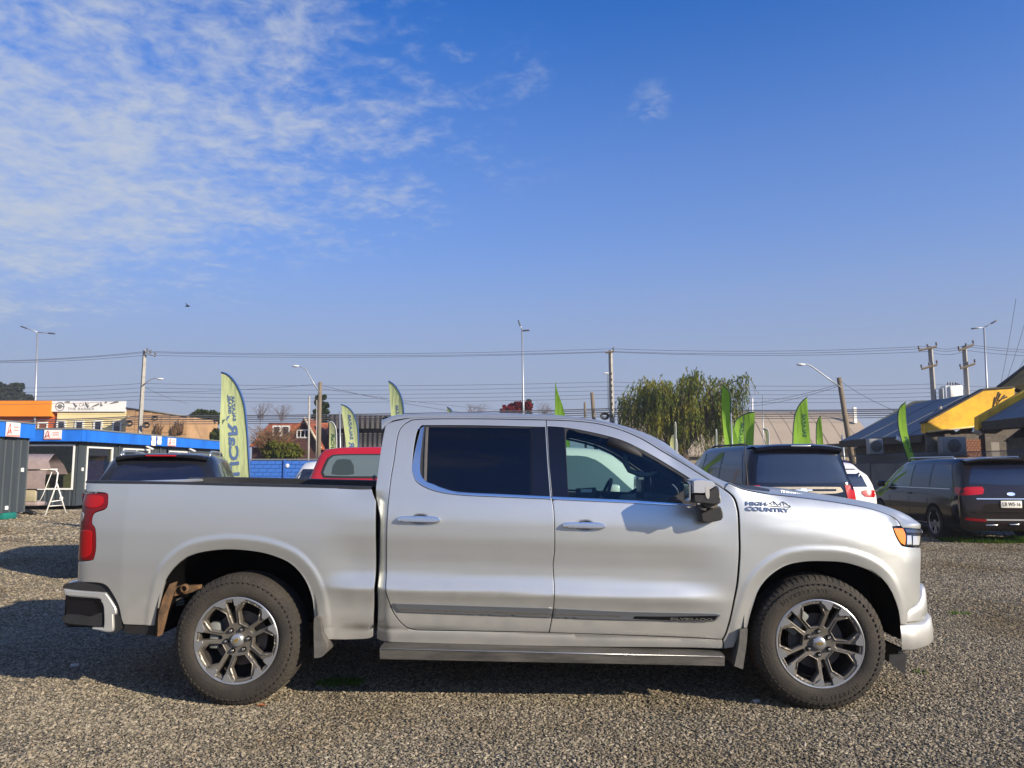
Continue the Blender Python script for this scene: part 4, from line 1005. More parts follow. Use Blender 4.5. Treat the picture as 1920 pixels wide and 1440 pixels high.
    for k in range(6):
        a = R(127) + k * math.pi / 3; p = rot2((.0735, 0), a)
        mb = MB(); Mt = Matrix.Translation((p[0], 0, p[1]))
        mb.lathe([(0, HY + .008), (.007, HY + .009), (.0105, HY + .014), (.0105, HY + .04)], n=10, M=Mt); mb.build('lug_nut', M_CHROME, w, auto=40)
        mb = MB(); mb.lathe([(.0165, HY + .034), (.0165, HY + .026), (.0135, HY + .0262), (.0125, HY + .04)], n=16, M=Mt); mb.build('lug_recess', M_BLKM, w)
    mb = MB(); mb.lathe([(.06, HY + .10), (.175, HY + .10), (.175, HY + .125), (.06, HY + .125)], n=40); mb.lathe([(0, HY + .07), (.07, HY + .07), (.08, HY + .10)], n=24); mb.build('brake_disc', M_BRAKE, w, auto=40)
    mb = MB(); mb.box((-.165, HY + .10, .02), (.07, .09, .17), bev=.015); mb.build('brake_caliper', M_INTGREY, w, auto=40)
    return w
w0 = wheel_proto(); w0.location = (0, .035 + TW / 2, TR - .003)
def copy_wheel(loc, rx=0.0, rz=0.0):
    c = w0.copy(); COL.objects.link(c); c.location = loc
    for ch in w0.children: d = ch.copy(); COL.objects.link(d); d.parent = c
    c.rotation_euler = (0, rx, rz); return c
w1 = copy_wheel((WB, .035 + TW / 2, TR - .003), R(-34 + 72), R(-3))
w2 = copy_wheel((0, WW - .035 - TW / 2, TR - .003), 0, math.pi); w3 = copy_wheel((WB, WW - .035 - TW / 2, TR - .003), R(20), math.pi)
# ================================================================== parked vehicles
M_NAVY = mat('navy car paint', (.004, .006, .016), rough=.09, spec=.5)
M_DARKCAR = mat('dark grey car paint', (.012, .013, .017), rough=.10, spec=.5)
M_BROWNBLK = mat('brown black car paint', (.013, .010, .0095), rough=.09, spec=.5)
M_WHITECAR = mat('white car paint', (.72, .71, .67), rough=.25, coat=.5)
M_REDCAR = mat('red car paint', (.36, .008, .018), rough=.22, coat=.6)
M_PANE = mat('dark car glass', (.008, .011, .026), rough=.05, spec=.8)
M_PANEG = mat('grey green car glass', (.10, .135, .14), rough=.06, spec=.8)
M_PANET = mat('greenish car glass', (.05, .075, .06), rough=.06, spec=.8)
M_CARTYRE = mat('car tyre', (.018, .017, .017), rough=.85)
M_CARRIM = mat('car alloy', (.42, .42, .43), rough=.3, metal=.9)
M_PLATEW = mat('number plate white', (.72, .70, .62), rough=.5)
M_INK = mat('black ink', (.015, .015, .018), rough=.6)
def car_body(st, n_ref=3):
    """st rows: x, z_bottom, z_belt, z_top, half width low, half width belt, half width top ; loft along x"""
    rws = []
    for x, zb, zm, zt, wl, wb, wtp in st:
        h = zm - zb
        half = [Vector((x, 0, zb)), Vector((x, wl * .86, zb)), Vector((x, wl * .975, zb + .05 * h)), Vector((x, wl, zb + .25 * h)), Vector((x, wl * 1.005, zb + .55 * h)), Vector((x, wl * .995, zb + .85 * h)), Vector((x, wb, zm)),
                Vector((x, wb + (wtp - wb) * .5 + .012 * (zt - zm > .2), zm + (zt - zm) * .5)), Vector((x, wtp + .0, zm + (zt - zm) * .88)), Vector((x, wtp * .90, zm + (zt - zm) * .985)), Vector((x, wtp * .6, zt + .012)), Vector((x, 0, zt + .02))]
        rws.append(half + [Vector((p.x, -p.y, p.z)) for p in half[-2:0:-1]])
    rws = refine(rws, n_ref)
    mb = MB(); mb.grid(rws, close=True); n = len(rws[0])
    mb.add(rws[0], [tuple(range(n))]); mb.add(rws[-1], [tuple(range(n))]); return mb
class Car:
    def __init__(s, name, label, cat, loc, heading, st, paint, length, group=None):
        """heading: degrees to the left of +Y ; local +x is forward, x=0 is the tail"""
        s.t = thing(name, label, cat, (*loc, 0), R(90 + heading), group); s.L = length
        mb = car_body(st); s.body = mb.build('body', paint, s.t, auto=55)
        bm = bmesh.new(); bm.from_mesh(s.body.data); s.bvh = BVHTree.FromBMesh(bm); bm.free()
    def decal(s, name, poly, axis, m, off=.006, step=.09, parent=None, smooth=.12):
        P = resample(poly, smooth) if smooth else [Vector(p[:2]) for p in poly]
        X = [p.x for p in P]; Z = [p.y for p in P]
        gx, gz = np.meshgrid(np.arange(min(X), max(X), step), np.arange(min(Z), max(Z), step)); gx = gx.ravel(); gz = gz.ravel()
        ok = in_poly_np(gx, gz, P) & (dist_poly_np(gx, gz, P) > step * .25)
        st = list(zip(gx[ok], gz[ok])); tri = cdt_poly(P, steiner=st); pts = [tuple(p) for p in P] + st; V = []
        inn = []
        for a, b in pts:
            o, d = {'L': ((a, 6, b), (0, -1, 0)), 'R': ((a, -6, b), (0, 1, 0)), 'rear': ((-6, a, b), (1, 0, 0)), 'front': ((12, a, b), (-1, 0, 0)), 'top': ((a, b, 6), (0, 0, -1))}[axis]
            h = s.bvh.ray_cast(Vector(o), Vector(d))
            if h[0] is None: h = s.bvh.find_nearest(Vector(o) + Vector(d) * 6)
            n = h[1] if h[1].dot(Vector(d)) < 0 else -h[1]
            V.append(h[0] + n * off); inn.append(h[0] - n * .012)
        n = len(P); k = len(V)
        Fc = [tuple(t) for t in tri] + [(i, (i + 1) % n, (i + 1) % n + k, i + k) for i in range(n)]
        mb = MB(); mb.add(V + inn[:n], Fc); return mb.build(name, m, parent or s.t, auto=40)
    def wheel(s, x, y, r=.35, w=.23, spokes=10, arch=True, m=None):
        e = bpy.data.objects.new('wheel', None); COL.objects.link(e); e.parent = s.t; e.location = (x, y, r)
        sg = -1 if y < 0 else 1; Mx = Matrix.Rotation(math.pi, 4, 'Z') if sg > 0 else Matrix.Identity(4); h = w / 2
        mb = MB(); mb.lathe([(r * .68, -h + .01), (r * .74, -h), (r * .92, -h), (r, -h + .03), (r, h - .03), (r * .92, h), (r * .68, h)], n=36, M=Mx); mb.build('tyre', M_CARTYRE, e, auto=40)
        mb = MB(); rr = r * .69; mb.lathe([(rr, -h + .004), (rr * .93, -h + .004), (rr * .90, -h + .03)], n=36, M=Mx)
        for k in range(spokes):
            a = 2 * math.pi * k / spokes + .1; da = .09 + (.05 if k % 2 else 0)
            c0, c1 = a, a + (.12 if k % 2 else -.12)
            q = [(.05, c0 - .35), (.05, c0 + .35), (rr * .95, c1 + da), (rr * .95, c1 - da)]
            vs = [Vector((p * math.cos(t), -h + .012 + (.016 if p < .1 else 0), p * math.sin(t))) for p, t in q]; vs += [v + Vector((0, .025, 0)) for v in vs]
            mb.add([Mx @ v for v in vs], [(0, 1, 2, 3), (0, 4, 5, 1), (1, 5, 6, 2), (2, 6, 7, 3), (3, 7, 4, 0)])
        mb.lathe([(0, -h + .012), (.05, -h + .016), (.06, -h + .04)], n=16, M=Mx); mb.build('rim', m or M_CARRIM, e, auto=40)
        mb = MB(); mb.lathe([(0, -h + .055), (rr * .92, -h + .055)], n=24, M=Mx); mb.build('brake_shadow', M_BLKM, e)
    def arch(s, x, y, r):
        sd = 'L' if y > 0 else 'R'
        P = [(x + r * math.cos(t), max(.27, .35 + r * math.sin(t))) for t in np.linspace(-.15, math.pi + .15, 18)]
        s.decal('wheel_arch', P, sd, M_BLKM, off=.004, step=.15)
    def box(s, name, c, size, m, parent=None, bev=.01, M=None):
        mb = MB(); mb.box(c, size, bev=bev, M=M); return mb.build(name, m, parent or s.t, auto=40)
    def tube(s, name, pts, r, m, parent=None, n=6): mb = MB(); mb.tube(pts, r, n=n); return mb.build(name, m, parent or s.t)
    def rtext(s, name, body, c, w, h, m, parent=None, off=.004):
        M = Matrix.Translation(Vector(c)) @ Matrix(((0, 0, -1), (-1, 0, 0), (0, 1, 0))).to_4x4()
        return text_obj(name, body, .1, m, parent or s.t, M, fit=(w, h), extrude=.002)

def suv_st(Lc, W, H, zbelt=1.05, hood=1.02, tail=.42, zb=.26, wtop=.76, van=False):
    w = W / 2; b = zbelt
    r = [(0.0, .42, .70, .80, w * .62, w * .60, w * .55), (.03, .34, .78, .98, w * .86, w * .84, w * .80), (.09, zb + .02, b - .06, b + .10, w * .95, w * .92, w * .84), (.17, zb, b, b + .34, w * .98, w * .94, w * .80),
         (.17 + tail * .45, zb, b, H - .14, w, w * .95, w * (wtop - .01)), (.17 + tail, zb, b, H - .03, w, w * .955, w * wtop), (1.2, zb, b, H, w, w * .96, w * wtop), (Lc * .48, zb, b - .01, H - .01, w, w * .96, w * wtop)]
    if van: r += [(Lc * .62, zb, b - .02, H - .07, w, w * .96, w * .74), (Lc * .73, zb, b - .04, H - .30, w, w * .95, w * .74), (Lc * .82, zb, b - .07, b + .06, w * .98, w * .93, w * .80)]
    else: r += [(Lc * .56, zb, b - .01, H - .07, w, w * .96, w * .74), (Lc * .66, zb, b - .03, H - .33, w, w * .95, w * .74), (Lc * .735, zb, b - .05, b + .04, w, w * .94, w * .82)]
    r += [(Lc * .86, zb, hood - .08, hood, w * .97, w * .92, w * .8), (Lc * .95, zb + .02, hood - .16, hood - .08, w * .88, w * .82, w * .7), (Lc - .03, .34, .70, .82, w * .70, w * .66, w * .6), (Lc, .42, .62, .70, w * .5, w * .48, w * .4)]
    return r
def std_side(c, Lc, H, b, van=False, glass=M_PANE, rear3=True, cut=(.66, .735)):
    """side windows on both sides"""
    x0 = .55; a, f = cut
    for sd in ('L', 'R'):
        xs = [x0, Lc * .28, Lc * .29, Lc * .455, Lc * .465, Lc * (a - .01)]
        top = H - .12
        c.decal('side_window', [(x0 - .18, b + .04, 'c'), (x0 + .10, top - .03, 'c'), (Lc * .27, top, 'c'), (Lc * .27, b + .03, 'c')], sd, glass)
        c.decal('side_window', [(Lc * .285, b + .03, 'c'), (Lc * .285, top, 'c'), (Lc * .45, top - .01, 'c'), (Lc * .45, b + .02, 'c')], sd, glass)
        c.decal('side_window', [(Lc * .465, b + .02, 'c'), (Lc * .465, top - .01, 'c'), (Lc * (a - .10), top - .07), (Lc * (a - .02), top - .23), (Lc * (f - .05), b + .07), (Lc * (f - .05), b + .01, 'c')], sd, M_PANET if glass is M_PANE else glass)
def mirrors(c, x, w, z, paint):
    for sg in (-1, 1):
        e = c.box('door_mirror', (x, sg * (w + .09), z), (.13, .19, .15), paint, bev=.035)

# ---- dark suv behind the pickup's bed
W_, H_ = 1.86, 1.74
px_ = at(293, 880, 10.6)
c = Car('parked_suv', 'dark grey suv with tinted rear window parked behind the pickup bed', 'suv', (px_.x, 10.6), 15, suv_st(4.6, W_, H_, tail=.50), M_DARKCAR, 4.6)
std_side(c, 4.6, H_, 1.06, glass=M_PANET)
c.decal('rear_window', [(-.70, 1.10, 'c'), (-.66, 1.25), (-.56, 1.50), (-.48, 1.575), (0, 1.60), (.48, 1.575), (.56, 1.50), (.66, 1.25), (.70, 1.10, 'c'), (0, 1.07)], 'rear', M_PANE)
mb = MB(); rows_ = []
for y in np.linspace(-.60, .60, 9):
    z = H_ - .012 - .07 * (abs(y) / .66) ** 3; rows_.append([Vector((.62, y, z - .02)), Vector((.38, y, z + .012)), Vector((.30 + .1 * (y / .66) ** 2, y, z - .01)), Vector((.31 + .1 * (y / .66) ** 2, y, z - .04)), Vector((.48, y, z - .07))])
mb.grid(rows_); sp_ = mb.build('spoiler', M_DARKCAR, c.t, auto=40)
c.box('brake_lamp', (.300, 0, H_ - .035), (.02, .40, .018), M_RED, sp_, bev=.004)
for y in (-.60, .60): c.tube('roof_rail', [(.70, y, H_ - .03), (.80, y, H_ + .015), (.95, y, H_ + .035), (1.5, y, H_ + .04), (2.3, y, H_ + .03), (2.5, y, H_ - .04)], .018, M_SATIN)
mb = MB(); mb.grid([[Vector((.85, -.02, H_ + .02)), Vector((.78, 0, H_ + .10)), Vector((.85, .02, H_ + .02))], [Vector((1.02, -.03, H_ + .01)), Vector((.98, 0, H_ + .03)), Vector((1.02, .03, H_ + .01))]]); mb.build('fin_antenna', M_DARKCAR, c.t)
for y in (-.78, .78): c.decal('tail_light', [(y - .10, .98), (y + .10, .98), (y + .10, .82), (y - .10, .82)], 'rear', M_REDD)
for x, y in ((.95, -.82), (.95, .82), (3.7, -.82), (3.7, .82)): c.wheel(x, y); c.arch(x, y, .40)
c.box('number_plate', (.0, 0, .78), (.02, .40, .13), M_PLATEW, bev=.003); mirrors(c, 3.05, .92, 1.12, M_DARKCAR)

# ---- navy full-size suv at the right
W_, H_ = 2.06, 1.95
px_ = at(1507, 880, 13.7)
c = Car('parked_suv', 'large navy blue suv with chrome tailgate bar parked behind the pickup hood', 'suv', (px_.x, 13.7), 5, suv_st(5.7, W_, H_, zbelt=1.20, hood=1.18, tail=.20, wtop=.80, zb=.34), M_NAVY, 5.3)
std_side(c, 5.7, H_, 1.20)
c.decal('rear_window', [(-.84, 1.27, 'c'), (-.80, 1.5), (-.72, 1.74, 'c'), (0, 1.78), (.72, 1.74, 'c'), (.80, 1.5), (.84, 1.27, 'c'), (0, 1.25)], 'rear', M_PANE)
mb = MB(); rows_ = []
for y in np.linspace(-.80, .80, 9):
    z = H_ - .01 - .05 * (abs(y) / .8) ** 3; dx = .06 * (y / .8) ** 2; rows_.append([Vector((.60, y, z)), Vector((.20 + dx, y, z + .02)), Vector((.08 + dx, y, z - .01)), Vector((.09 + dx, y, z - .06)), Vector((.32, y, z - .14))])
mb.grid(rows_); sp_ = mb.build('spoiler', M_NAVY, c.t, auto=40); c.box('brake_lamp', (.078, 0, H_ - .03), (.02, .36, .016), M_CLEAR, sp_, bev=.003)
ch_ = c.decal('tailgate_bar', [(-.72, 1.135, 'c'), (-.69, 1.185), (.69, 1.185), (.72, 1.135, 'c'), (.60, 1.075), (-.60, 1.075)], 'rear', M_RIM, off=.02)
c.decal('bar_insert', [(-.60, 1.115, 'c'), (-.60, 1.150, 'c'), (.60, 1.150, 'c'), (.60, 1.115, 'c')], 'rear', M_NAVY, off=.026, smooth=.2, parent=ch_)
c.decal('emblem', [(-.16, 1.12, 'c'), (-.15, 1.142, 'c'), (-.05, 1.142, 'c'), (-.05, 1.16, 'c'), (.06, 1.16, 'c'), (.06, 1.142, 'c'), (.16, 1.142, 'c'), (.15, 1.12, 'c'), (.05, 1.12, 'c'), (.05, 1.10, 'c'), (-.06, 1.10, 'c'), (-.06, 1.12, 'c')], 'rear', M_CHROME, off=.034, smooth=0, parent=ch_)
c.rtext('tailgate_lettering', 'TAHOE', (.045, .02, 1.02), .50, .045, M_SATIN)
for sg in (-1, 1):
    c.decal('tail_light', [(sg * .78, 1.22, 'c'), (sg * .97, 1.22, 'c'), (sg * .98, .80, 'c'), (sg * .86, .78), (sg * .80, 1.0)], 'rear', M_RED, off=.012)
    c.decal('tail_light', [(.13, 1.23, 'c'), (.22, 1.22, 'c'), (.20, .95), (.15, .80, 'c'), (.12, .82)], 'L' if sg > 0 else 'R', M_RED, off=.010)
    c.tube('roof_rail', [(.8, sg * .68, H_ - .02), (1.0, sg * .68, H_ + .02), (2.6, sg * .68, H_ + .025), (2.85, sg * .68, H_ - .03)], .022, M_BLKP)
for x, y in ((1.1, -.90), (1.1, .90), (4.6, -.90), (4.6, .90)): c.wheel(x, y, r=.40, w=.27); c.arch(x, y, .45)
c.tube('wiper', [(.12, 0, 1.275), (.09, -.30, 1.30)], .008, M_BLKP); c.box('number_plate', (-.01, 0, .86), (.02, .40, .13), M_PLATEW, bev=.003); mirrors(c, 3.7, 1.0, 1.28, M_NAVY)

# ---- minivan at the right edge
W_, H_ = 1.98, 1.73
c = Car('parked_minivan', 'dark brown minivan with red tail lights and plate at the right edge of the lot', 'minivan', (10.02, 15.55), -4, suv_st(5.1, W_, H_, zbelt=1.06, hood=1.05, tail=.36, wtop=.79, van=True), M_BROWNBLK, 5.1)
std_side(c, 5.1, H_, 1.08, cut=(.74, .82))
c.decal('rear_window', [(-.76, 1.21, 'c'), (-.70, 1.38), (-.58, 1.57, 'c'), (0, 1.60), (.58, 1.57, 'c'), (.70, 1.38), (.76, 1.21, 'c'), (0, 1.18)], 'rear', M_PANE)
mb = MB(); rows_ = []
for y in np.linspace(-.72, .72, 9):
    z = H_ - .005 - .06 * (abs(y) / .72) ** 3; dx = .09 * (y / .72) ** 2; rows_.append([Vector((.70, y, z)), Vector((.30 + dx, y, z + .02)), Vector((.15 + dx, y, z - .005)), Vector((.16 + dx, y, z - .045)), Vector((.45, y, z - .10))])
mb.grid(rows_).build('spoiler', M_BROWNBLK, c.t, auto=40)
for sg in (-1, 1):
    c.decal('tail_light', [(sg * .52, 1.14), (sg * .50, 1.08), (sg * .54, 1.0), (sg * .93, .97, 'c'), (sg * .95, 1.13, 'c')], 'rear', M_RED, off=.012)
    c.decal('tail_light', [(.13, 1.12, 'c'), (.34, 1.13), (.30, 1.04), (.18, .98), (.13, .97, 'c')], 'L' if sg > 0 else 'R', M_RED, off=.010)
    c.decal('reflector', [(sg * .52, .50, 'c'), (sg * .90, .53), (sg * .90, .48), (sg * .52, .45, 'c')], 'rear', M_REDD, off=.01)
    c.tube('roof_rail', [(.8, sg * .66, H_ - .03), (.9, sg * .66, H_ + .03), (2.9, sg * .66, H_ + .03), (3.05, sg * .66, H_ - .05)], .018, M_SATIN)
    c.box('exhaust_trim', (.02, sg * .42, .385), (.03, .22, .022), M_CHROME, bev=.005)
c.box('exhaust_trim', (-.01, 0, .40), (.03, .18, .02), M_CHROME, bev=.005)
c.decal('chrome_strip', [(-.68, .895, 'c'), (-.68, .915, 'c'), (.68, .915, 'c'), (.68, .895, 'c')], 'rear', M_CHROME, off=.015, smooth=.2)
c.decal('bumper_strip', [(-.52, .475, 'c'), (-.52, .505, 'c'), (.52, .505, 'c'), (.52, .475, 'c')], 'rear', M_SATIN, off=.012, smooth=.2)
pl_ = c.box('number_plate', (-.015, .03, .80), (.03, .40, .14), M_PLATEW, bev=.004)
c.rtext('plate_lettering', 'LB WS·16', (-.033, .03, .805), .34, .075, M_INK, pl_)
c.decal('emblem', [(.08 * math.cos(a), 1.0 + .035 * math.sin(a)) for a in np.linspace(0, 2 * math.pi, 17)[:-1]], 'rear', M_CHROME, off=.012, smooth=0)
c.tube('wiper', [(.20, -.15, 1.15), (.24, -.52, 1.20)], .010, M_BLKP)
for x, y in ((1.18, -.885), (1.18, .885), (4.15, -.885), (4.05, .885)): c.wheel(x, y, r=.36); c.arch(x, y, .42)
mirrors(c, 3.75, .97, 1.14, M_BROWNBLK)
for sd in 'LR':
    for x in (1.45, 2.36, 3.42): c.decal('door_seam', [(x, .42, 'c'), (x + .012, .42, 'c'), (x + .012, 1.06, 'c'), (x, 1.06, 'c')], sd, M_BLKM, off=.003, smooth=.3)
    c.decal('window_trim', [(.52, 1.095, 'c'), (3.6, 1.075, 'c'), (3.6, 1.06, 'c'), (.52, 1.08, 'c')], sd, M_SATIN, off=.007, smooth=.3)
    c.decal('sill_trim', [(1.5, .34, 'c'), (3.7, .34, 'c'), (3.7, .32, 'c'), (1.5, .32, 'c')], sd, M_SATIN, off=.007, smooth=.3)
c.decal('rear_seam', [(-.80, .62, 'c'), (-.80, .64, 'c'), (.80, .64, 'c'), (.80, .62, 'c')], 'rear', M_BLKM, off=.004, smooth=.3)
for sg in (-1, 1): c.box('door_handle', (2.35, sg * 1.0, .95), (.2, .02, .03), M_BROWNBLK, bev=.006)

# ---- white crossover between them
px_ = at(1654, 890, 16.4)
c = Car('parked_crossover', 'white crossover mostly hidden between the navy suv and the minivan', 'crossover', (px_.x - .90, 16.4), 6, suv_st(4.4, 1.8, 1.66, tail=.46), M_WHITECAR, 4.4)
std_side(c, 4.4, 1.66, 1.06)
c.decal('rear_window', [(-.66, 1.12, 'c'), (-.52, 1.50, 'c'), (.52, 1.50, 'c'), (.66, 1.12, 'c')], 'rear', M_PANE)
for sg in (-1, 1):
    c.decal('tail_light', [(sg * .5, 1.04), (sg * .87, 1.05, 'c'), (sg * .87, .90, 'c'), (sg * .55, .92)], 'rear', M_RED, off=.012)
    c.decal('tail_light', [(.13, 1.05, 'c'), (.42, 1.06), (.36, .96), (.13, .91, 'c')], 'L' if sg > 0 else 'R', M_RED, off=.01)
for x, y in ((.85, -.8), (.85, .8), (3.5, -.8), (3.5, .8)): c.wheel(x, y); c.arch(x, y, .40)
# ---- red hatchback further back
px_ = at(1576, 870, 30)
c = Car('parked_hatchback', 'red hatchback glimpsed behind the white crossover', 'hatchback', (px_.x, 30), 0, suv_st(4.2, 1.76, 1.82, tail=.44), M_REDCAR, 4.2)
std_side(c, 4.2, 1.82, 1.04); c.decal('rear_window', [(-.6, 1.1, 'c'), (-.5, 1.48, 'c'), (.5, 1.48, 'c'), (.6, 1.1, 'c')], 'rear', M_PANE)
for x, y in ((.8, -.78), (.8, .78), (3.4, -.78), (3.4, .78)): c.wheel(x, y)
# ---- red pickup behind the bed
def pickup_st(Lc, W, H, b=1.10):
    w = W / 2; x1 = 1.75
    return [(0, .50, .86, b - .02, w * .93, w * .93, w * .90), (.06, .46, .92, b, w * .98, w * .97, w * .95), (x1 - .06, .44, .92, b, w, w * .98, w * .95), (x1 - .02, .42, b - .02, b + .02, w, w * .97, w * .93), (x1 + .03, .42, b, H - .42, w, w * .96, w * .86), (x1 + .13, .42, b, H - .06, w, w * .96, w * .78), (x1 + .30, .42, b, H, w, w * .96, w * .76),
            (x1 + 1.2, .42, b, H, w, w * .96, w * .76), (x1 + 1.75, .42, b - .02, H - .10, w, w * .96, w * .74), (x1 + 2.35, .42, b - .03, b + .08, w, w * .94, w * .82), (Lc - .4, .44, b - .14, b - .06, w * .95, w * .9, w * .8), (Lc - .05, .5, .75, .9, w * .78, w * .75, w * .7), (Lc, .52, .7, .8, w * .6, w * .55, w * .5)]
px_ = at(694, 880, 10.3)
c = Car('parked_pickup', 'red double cab pickup with grey rear window parked behind the bed', 'pickup truck', (px_.x, 10.3 - 1.80), 0, pickup_st(5.2, 1.84, 1.80), M_REDCAR, 5.2)
c.decal('rear_window', [(-.62, 1.47), (-.60, 1.43), (0, 1.42), (.60, 1.43), (.62, 1.47), (.56, 1.64), (.50, 1.69), (0, 1.70), (-.50, 1.69), (-.56, 1.64)], 'rear', M_PANEG, off=.010)
for y in (-.36, .36): c.decal('seat_back', [(y - .15, 1.45), (y + .15, 1.45), (y + .14, 1.56), (y + .09, 1.64), (y - .09, 1.64), (y - .14, 1.56)], 'rear', mat('seat seen through glass', (.035, .05, .05), rough=.3), off=.012)
c.decal('window_rubber', [(-.655, 1.47), (-.62, 1.405), (0, 1.395), (.62, 1.405), (.655, 1.47), (.59, 1.66), (.52, 1.71), (0, 1.72), (-.52, 1.71), (-.59, 1.66)], 'rear', M_BLKP, off=.004)
for sd in 'LR':
    c.decal('side_window', [(2.0, 1.16, 'c'), (2.15, 1.66, 'c'), (2.85, 1.68, 'c'), (2.85, 1.15, 'c')], sd, M_PANE); c.decal('side_window', [(2.92, 1.15, 'c'), (2.92, 1.68, 'c'), (3.3, 1.62), (3.75, 1.2, 'c')], sd, M_PANE)
c.decal('bed_floor', [(.12, -.72), (1.62, -.72), (1.62, .72), (.12, .72)], 'top', M_BLKM, off=.004, smooth=0, step=.3)
for sg in (-1, 1): c.decal('tail_light', [(sg * .74, 1.0, 'c'), (sg * .9, 1.0, 'c'), (sg * .9, .66, 'c'), (sg * .74, .66, 'c')], 'rear', M_RED)
for x, y in ((1.05, -.82), (1.05, .82), (4.2, -.82), (4.2, .82)): c.wheel(x, y, r=.37); c.arch(x, y, .43)
mb = MB(); 
for y in (-.42, -.22): mb.tube([(1.66, y, 1.10), (1.66, y, 1.52)], .012, n=6)
for z in (1.42, 1.34): mb.tube([(1.66, -.42, z), (1.66, -.22, z)], .012, n=6)
mb.build('ladder_rack', M_SATIN, c.t)
NOSE = lambda c, z=.86: [c.decal('headlight', [(sg * .42, z + .10), (sg * .80, z + .12), (sg * .80, z - .02), (sg * .46, z - .02)], 'front', M_CLEAR) for sg in (-1, 1)] + [c.decal('grille', [(-.42, z + .08), (.42, z + .08), (.36, z - .14), (-.36, z - .14)], 'front', M_BLKP, off=.004)]
NOSE(c)
# ---- white hatch facing the camera left of the red pickup
px_ = at(640, 880, 13.6)
c = Car('parked_hatchback', 'white compact suv with round door mirror peeking out left of the red pickup', 'compact suv', (-3.5, 17.6), 180, suv_st(4.2, 1.80, 1.66, tail=.40), M_WHITECAR, 4.2)
std_side(c, 4.2, 1.66, 1.05); c.decal('windscreen', [(-.72, 1.10, 'c'), (-.58, 1.50, 'c'), (.58, 1.50, 'c'), (.72, 1.10, 'c')], 'front', M_PANE)
for sg in (-1, 1): c.decal('headlight', [(sg * .5, .88), (sg * .8, .92), (sg * .8, .78), (sg * .5, .78)], 'front', M_CLEAR)
for x, y in ((.8, -.80), (.8, .80), (3.4, -.80), (3.4, .80)): c.wheel(x, y); c.arch(x, y, .4)
mirrors(c, 2.85, .94, 1.16, M_WHITECAR)
# ---- white pickup seen through the cab
px_ = at(960, 880, 10.6)
c = Car('parked_pickup', 'white double cab pickup seen through the silver truck cab windows', 'pickup truck', (px_.x - 2.15, 10.9), -90, pickup_st(5.2, 1.84, 1.80), M_WHITECAR, 5.2)
for sd in 'LR':
    c.decal('side_window', [(1.98, 1.20, 'c'), (2.10, 1.68, 'c'), (2.75, 1.70, 'c'), (2.75, 1.18, 'c')], sd, M_PANE); c.decal('side_window', [(2.82, 1.18, 'c'), (2.82, 1.70, 'c'), (3.25, 1.64), (3.75, 1.22, 'c')], sd, M_PANEG)
c.decal('rear_window', [(-.70, 1.38), (.70, 1.38), (.60, 1.68), (-.60, 1.68)], 'rear', M_PANE)
for x, y in ((1.05, -.82), (1.05, .82), (4.2, -.82), (4.2, .82)): c.wheel(x, y, r=.37); c.arch(x, y, .43)
mirrors(c, 3.45, .96, 1.25, M_WHITECAR); NOSE(c)
c.decal('windscreen', [(-.72, 1.20, 'c'), (-.60, 1.64, 'c'), (.60, 1.64, 'c'), (.72, 1.20, 'c')], 'front', M_PANE)
# ================================================================== buildings
M_DKGREY = mat('dark grey cabin cladding', (.036, .047, .055), rough=.7, var=.18, vscale=1.2, stretch=(3, 3, .3))
M_BLUEF = mat('blue fascia', (.012, .150, .62), rough=.55, var=.22, vscale=1.1, stretch=(1, 1, .4))
M_WHITEF = mat('white window frame', (.72, .72, .68), rough=.5)
M_ROOFGREY = mat('grey roof edge', (.16, .17, .17), rough=.7)
M_ROOMWALL = mat('olive room wall', (.48, .45, .24), rough=.9, var=.2)
M_SIGN = mat('white sign', (.72, .70, .68), rough=.5, var=.05, vscale=8)
M_SIGNRED = mat('red print', (.55, .06, .04), rough=.6)
M_PINKP = mat('pink print', (.62, .30, .26), rough=.6)
M_WGLASS = glass_mat('cabin window glass', (.72, .78, .70), gloss=.0, opacity=.10, body=(.03, .04, .04))
def wall_window(parent, a, b, z0, z1, n, frame=.06, glass=None, mull=()):
    """framed window on a vertical wall from a to b (xy), n = outward normal"""
    a, b, n = Vector((*a, 0)), Vector((*b, 0)), Vector((*n, 0)); t = (b - a).normalized(); Ln = (b - a).length
    M = Matrix((t, n, Vector((0, 0, 1)))).transposed().to_4x4(); M.translation = a
    mb = MB()
    def bx(x0, x1, y0, y1, zz0, zz1):
        mb.add([M @ Vector(p) for p in ((x0, y0, zz0), (x1, y0, zz0), (x1, y1, zz0), (x0, y1, zz0), (x0, y0, zz1), (x1, y0, zz1), (x1, y1, zz1), (x0, y1, zz1))], [(0, 3, 2, 1), (4, 5, 6, 7), (0, 1, 5, 4), (1, 2, 6, 5), (2, 3, 7, 6), (3, 0, 4, 7)])
    bx(0, frame, -.06, .03, z0, z1); bx(Ln - frame, Ln, -.06, .03, z0, z1); bx(frame, Ln - frame, -.06, .028, z0, z0 + frame); bx(frame, Ln - frame, -.06, .028, z1 - frame, z1)
    for m_ in mull: bx(Ln * m_ - frame * .3, Ln * m_ + frame * .3, -.04, .02, z0 + frame, z1 - frame)
    w = mb.build('window', M_WHITEF, parent)
    mb = MB(); mb.add([M @ Vector(p) for p in ((frame * .5, -.02, z0 + frame * .5), (Ln - frame * .5, -.02, z0 + frame * .5), (Ln - frame * .5, -.02, z1 - frame * .5), (frame * .5, -.02, z1 - frame * .5))], [(0, 1, 2, 3)])
    mb.build('pane', glass or M_WGLASS, w); return w
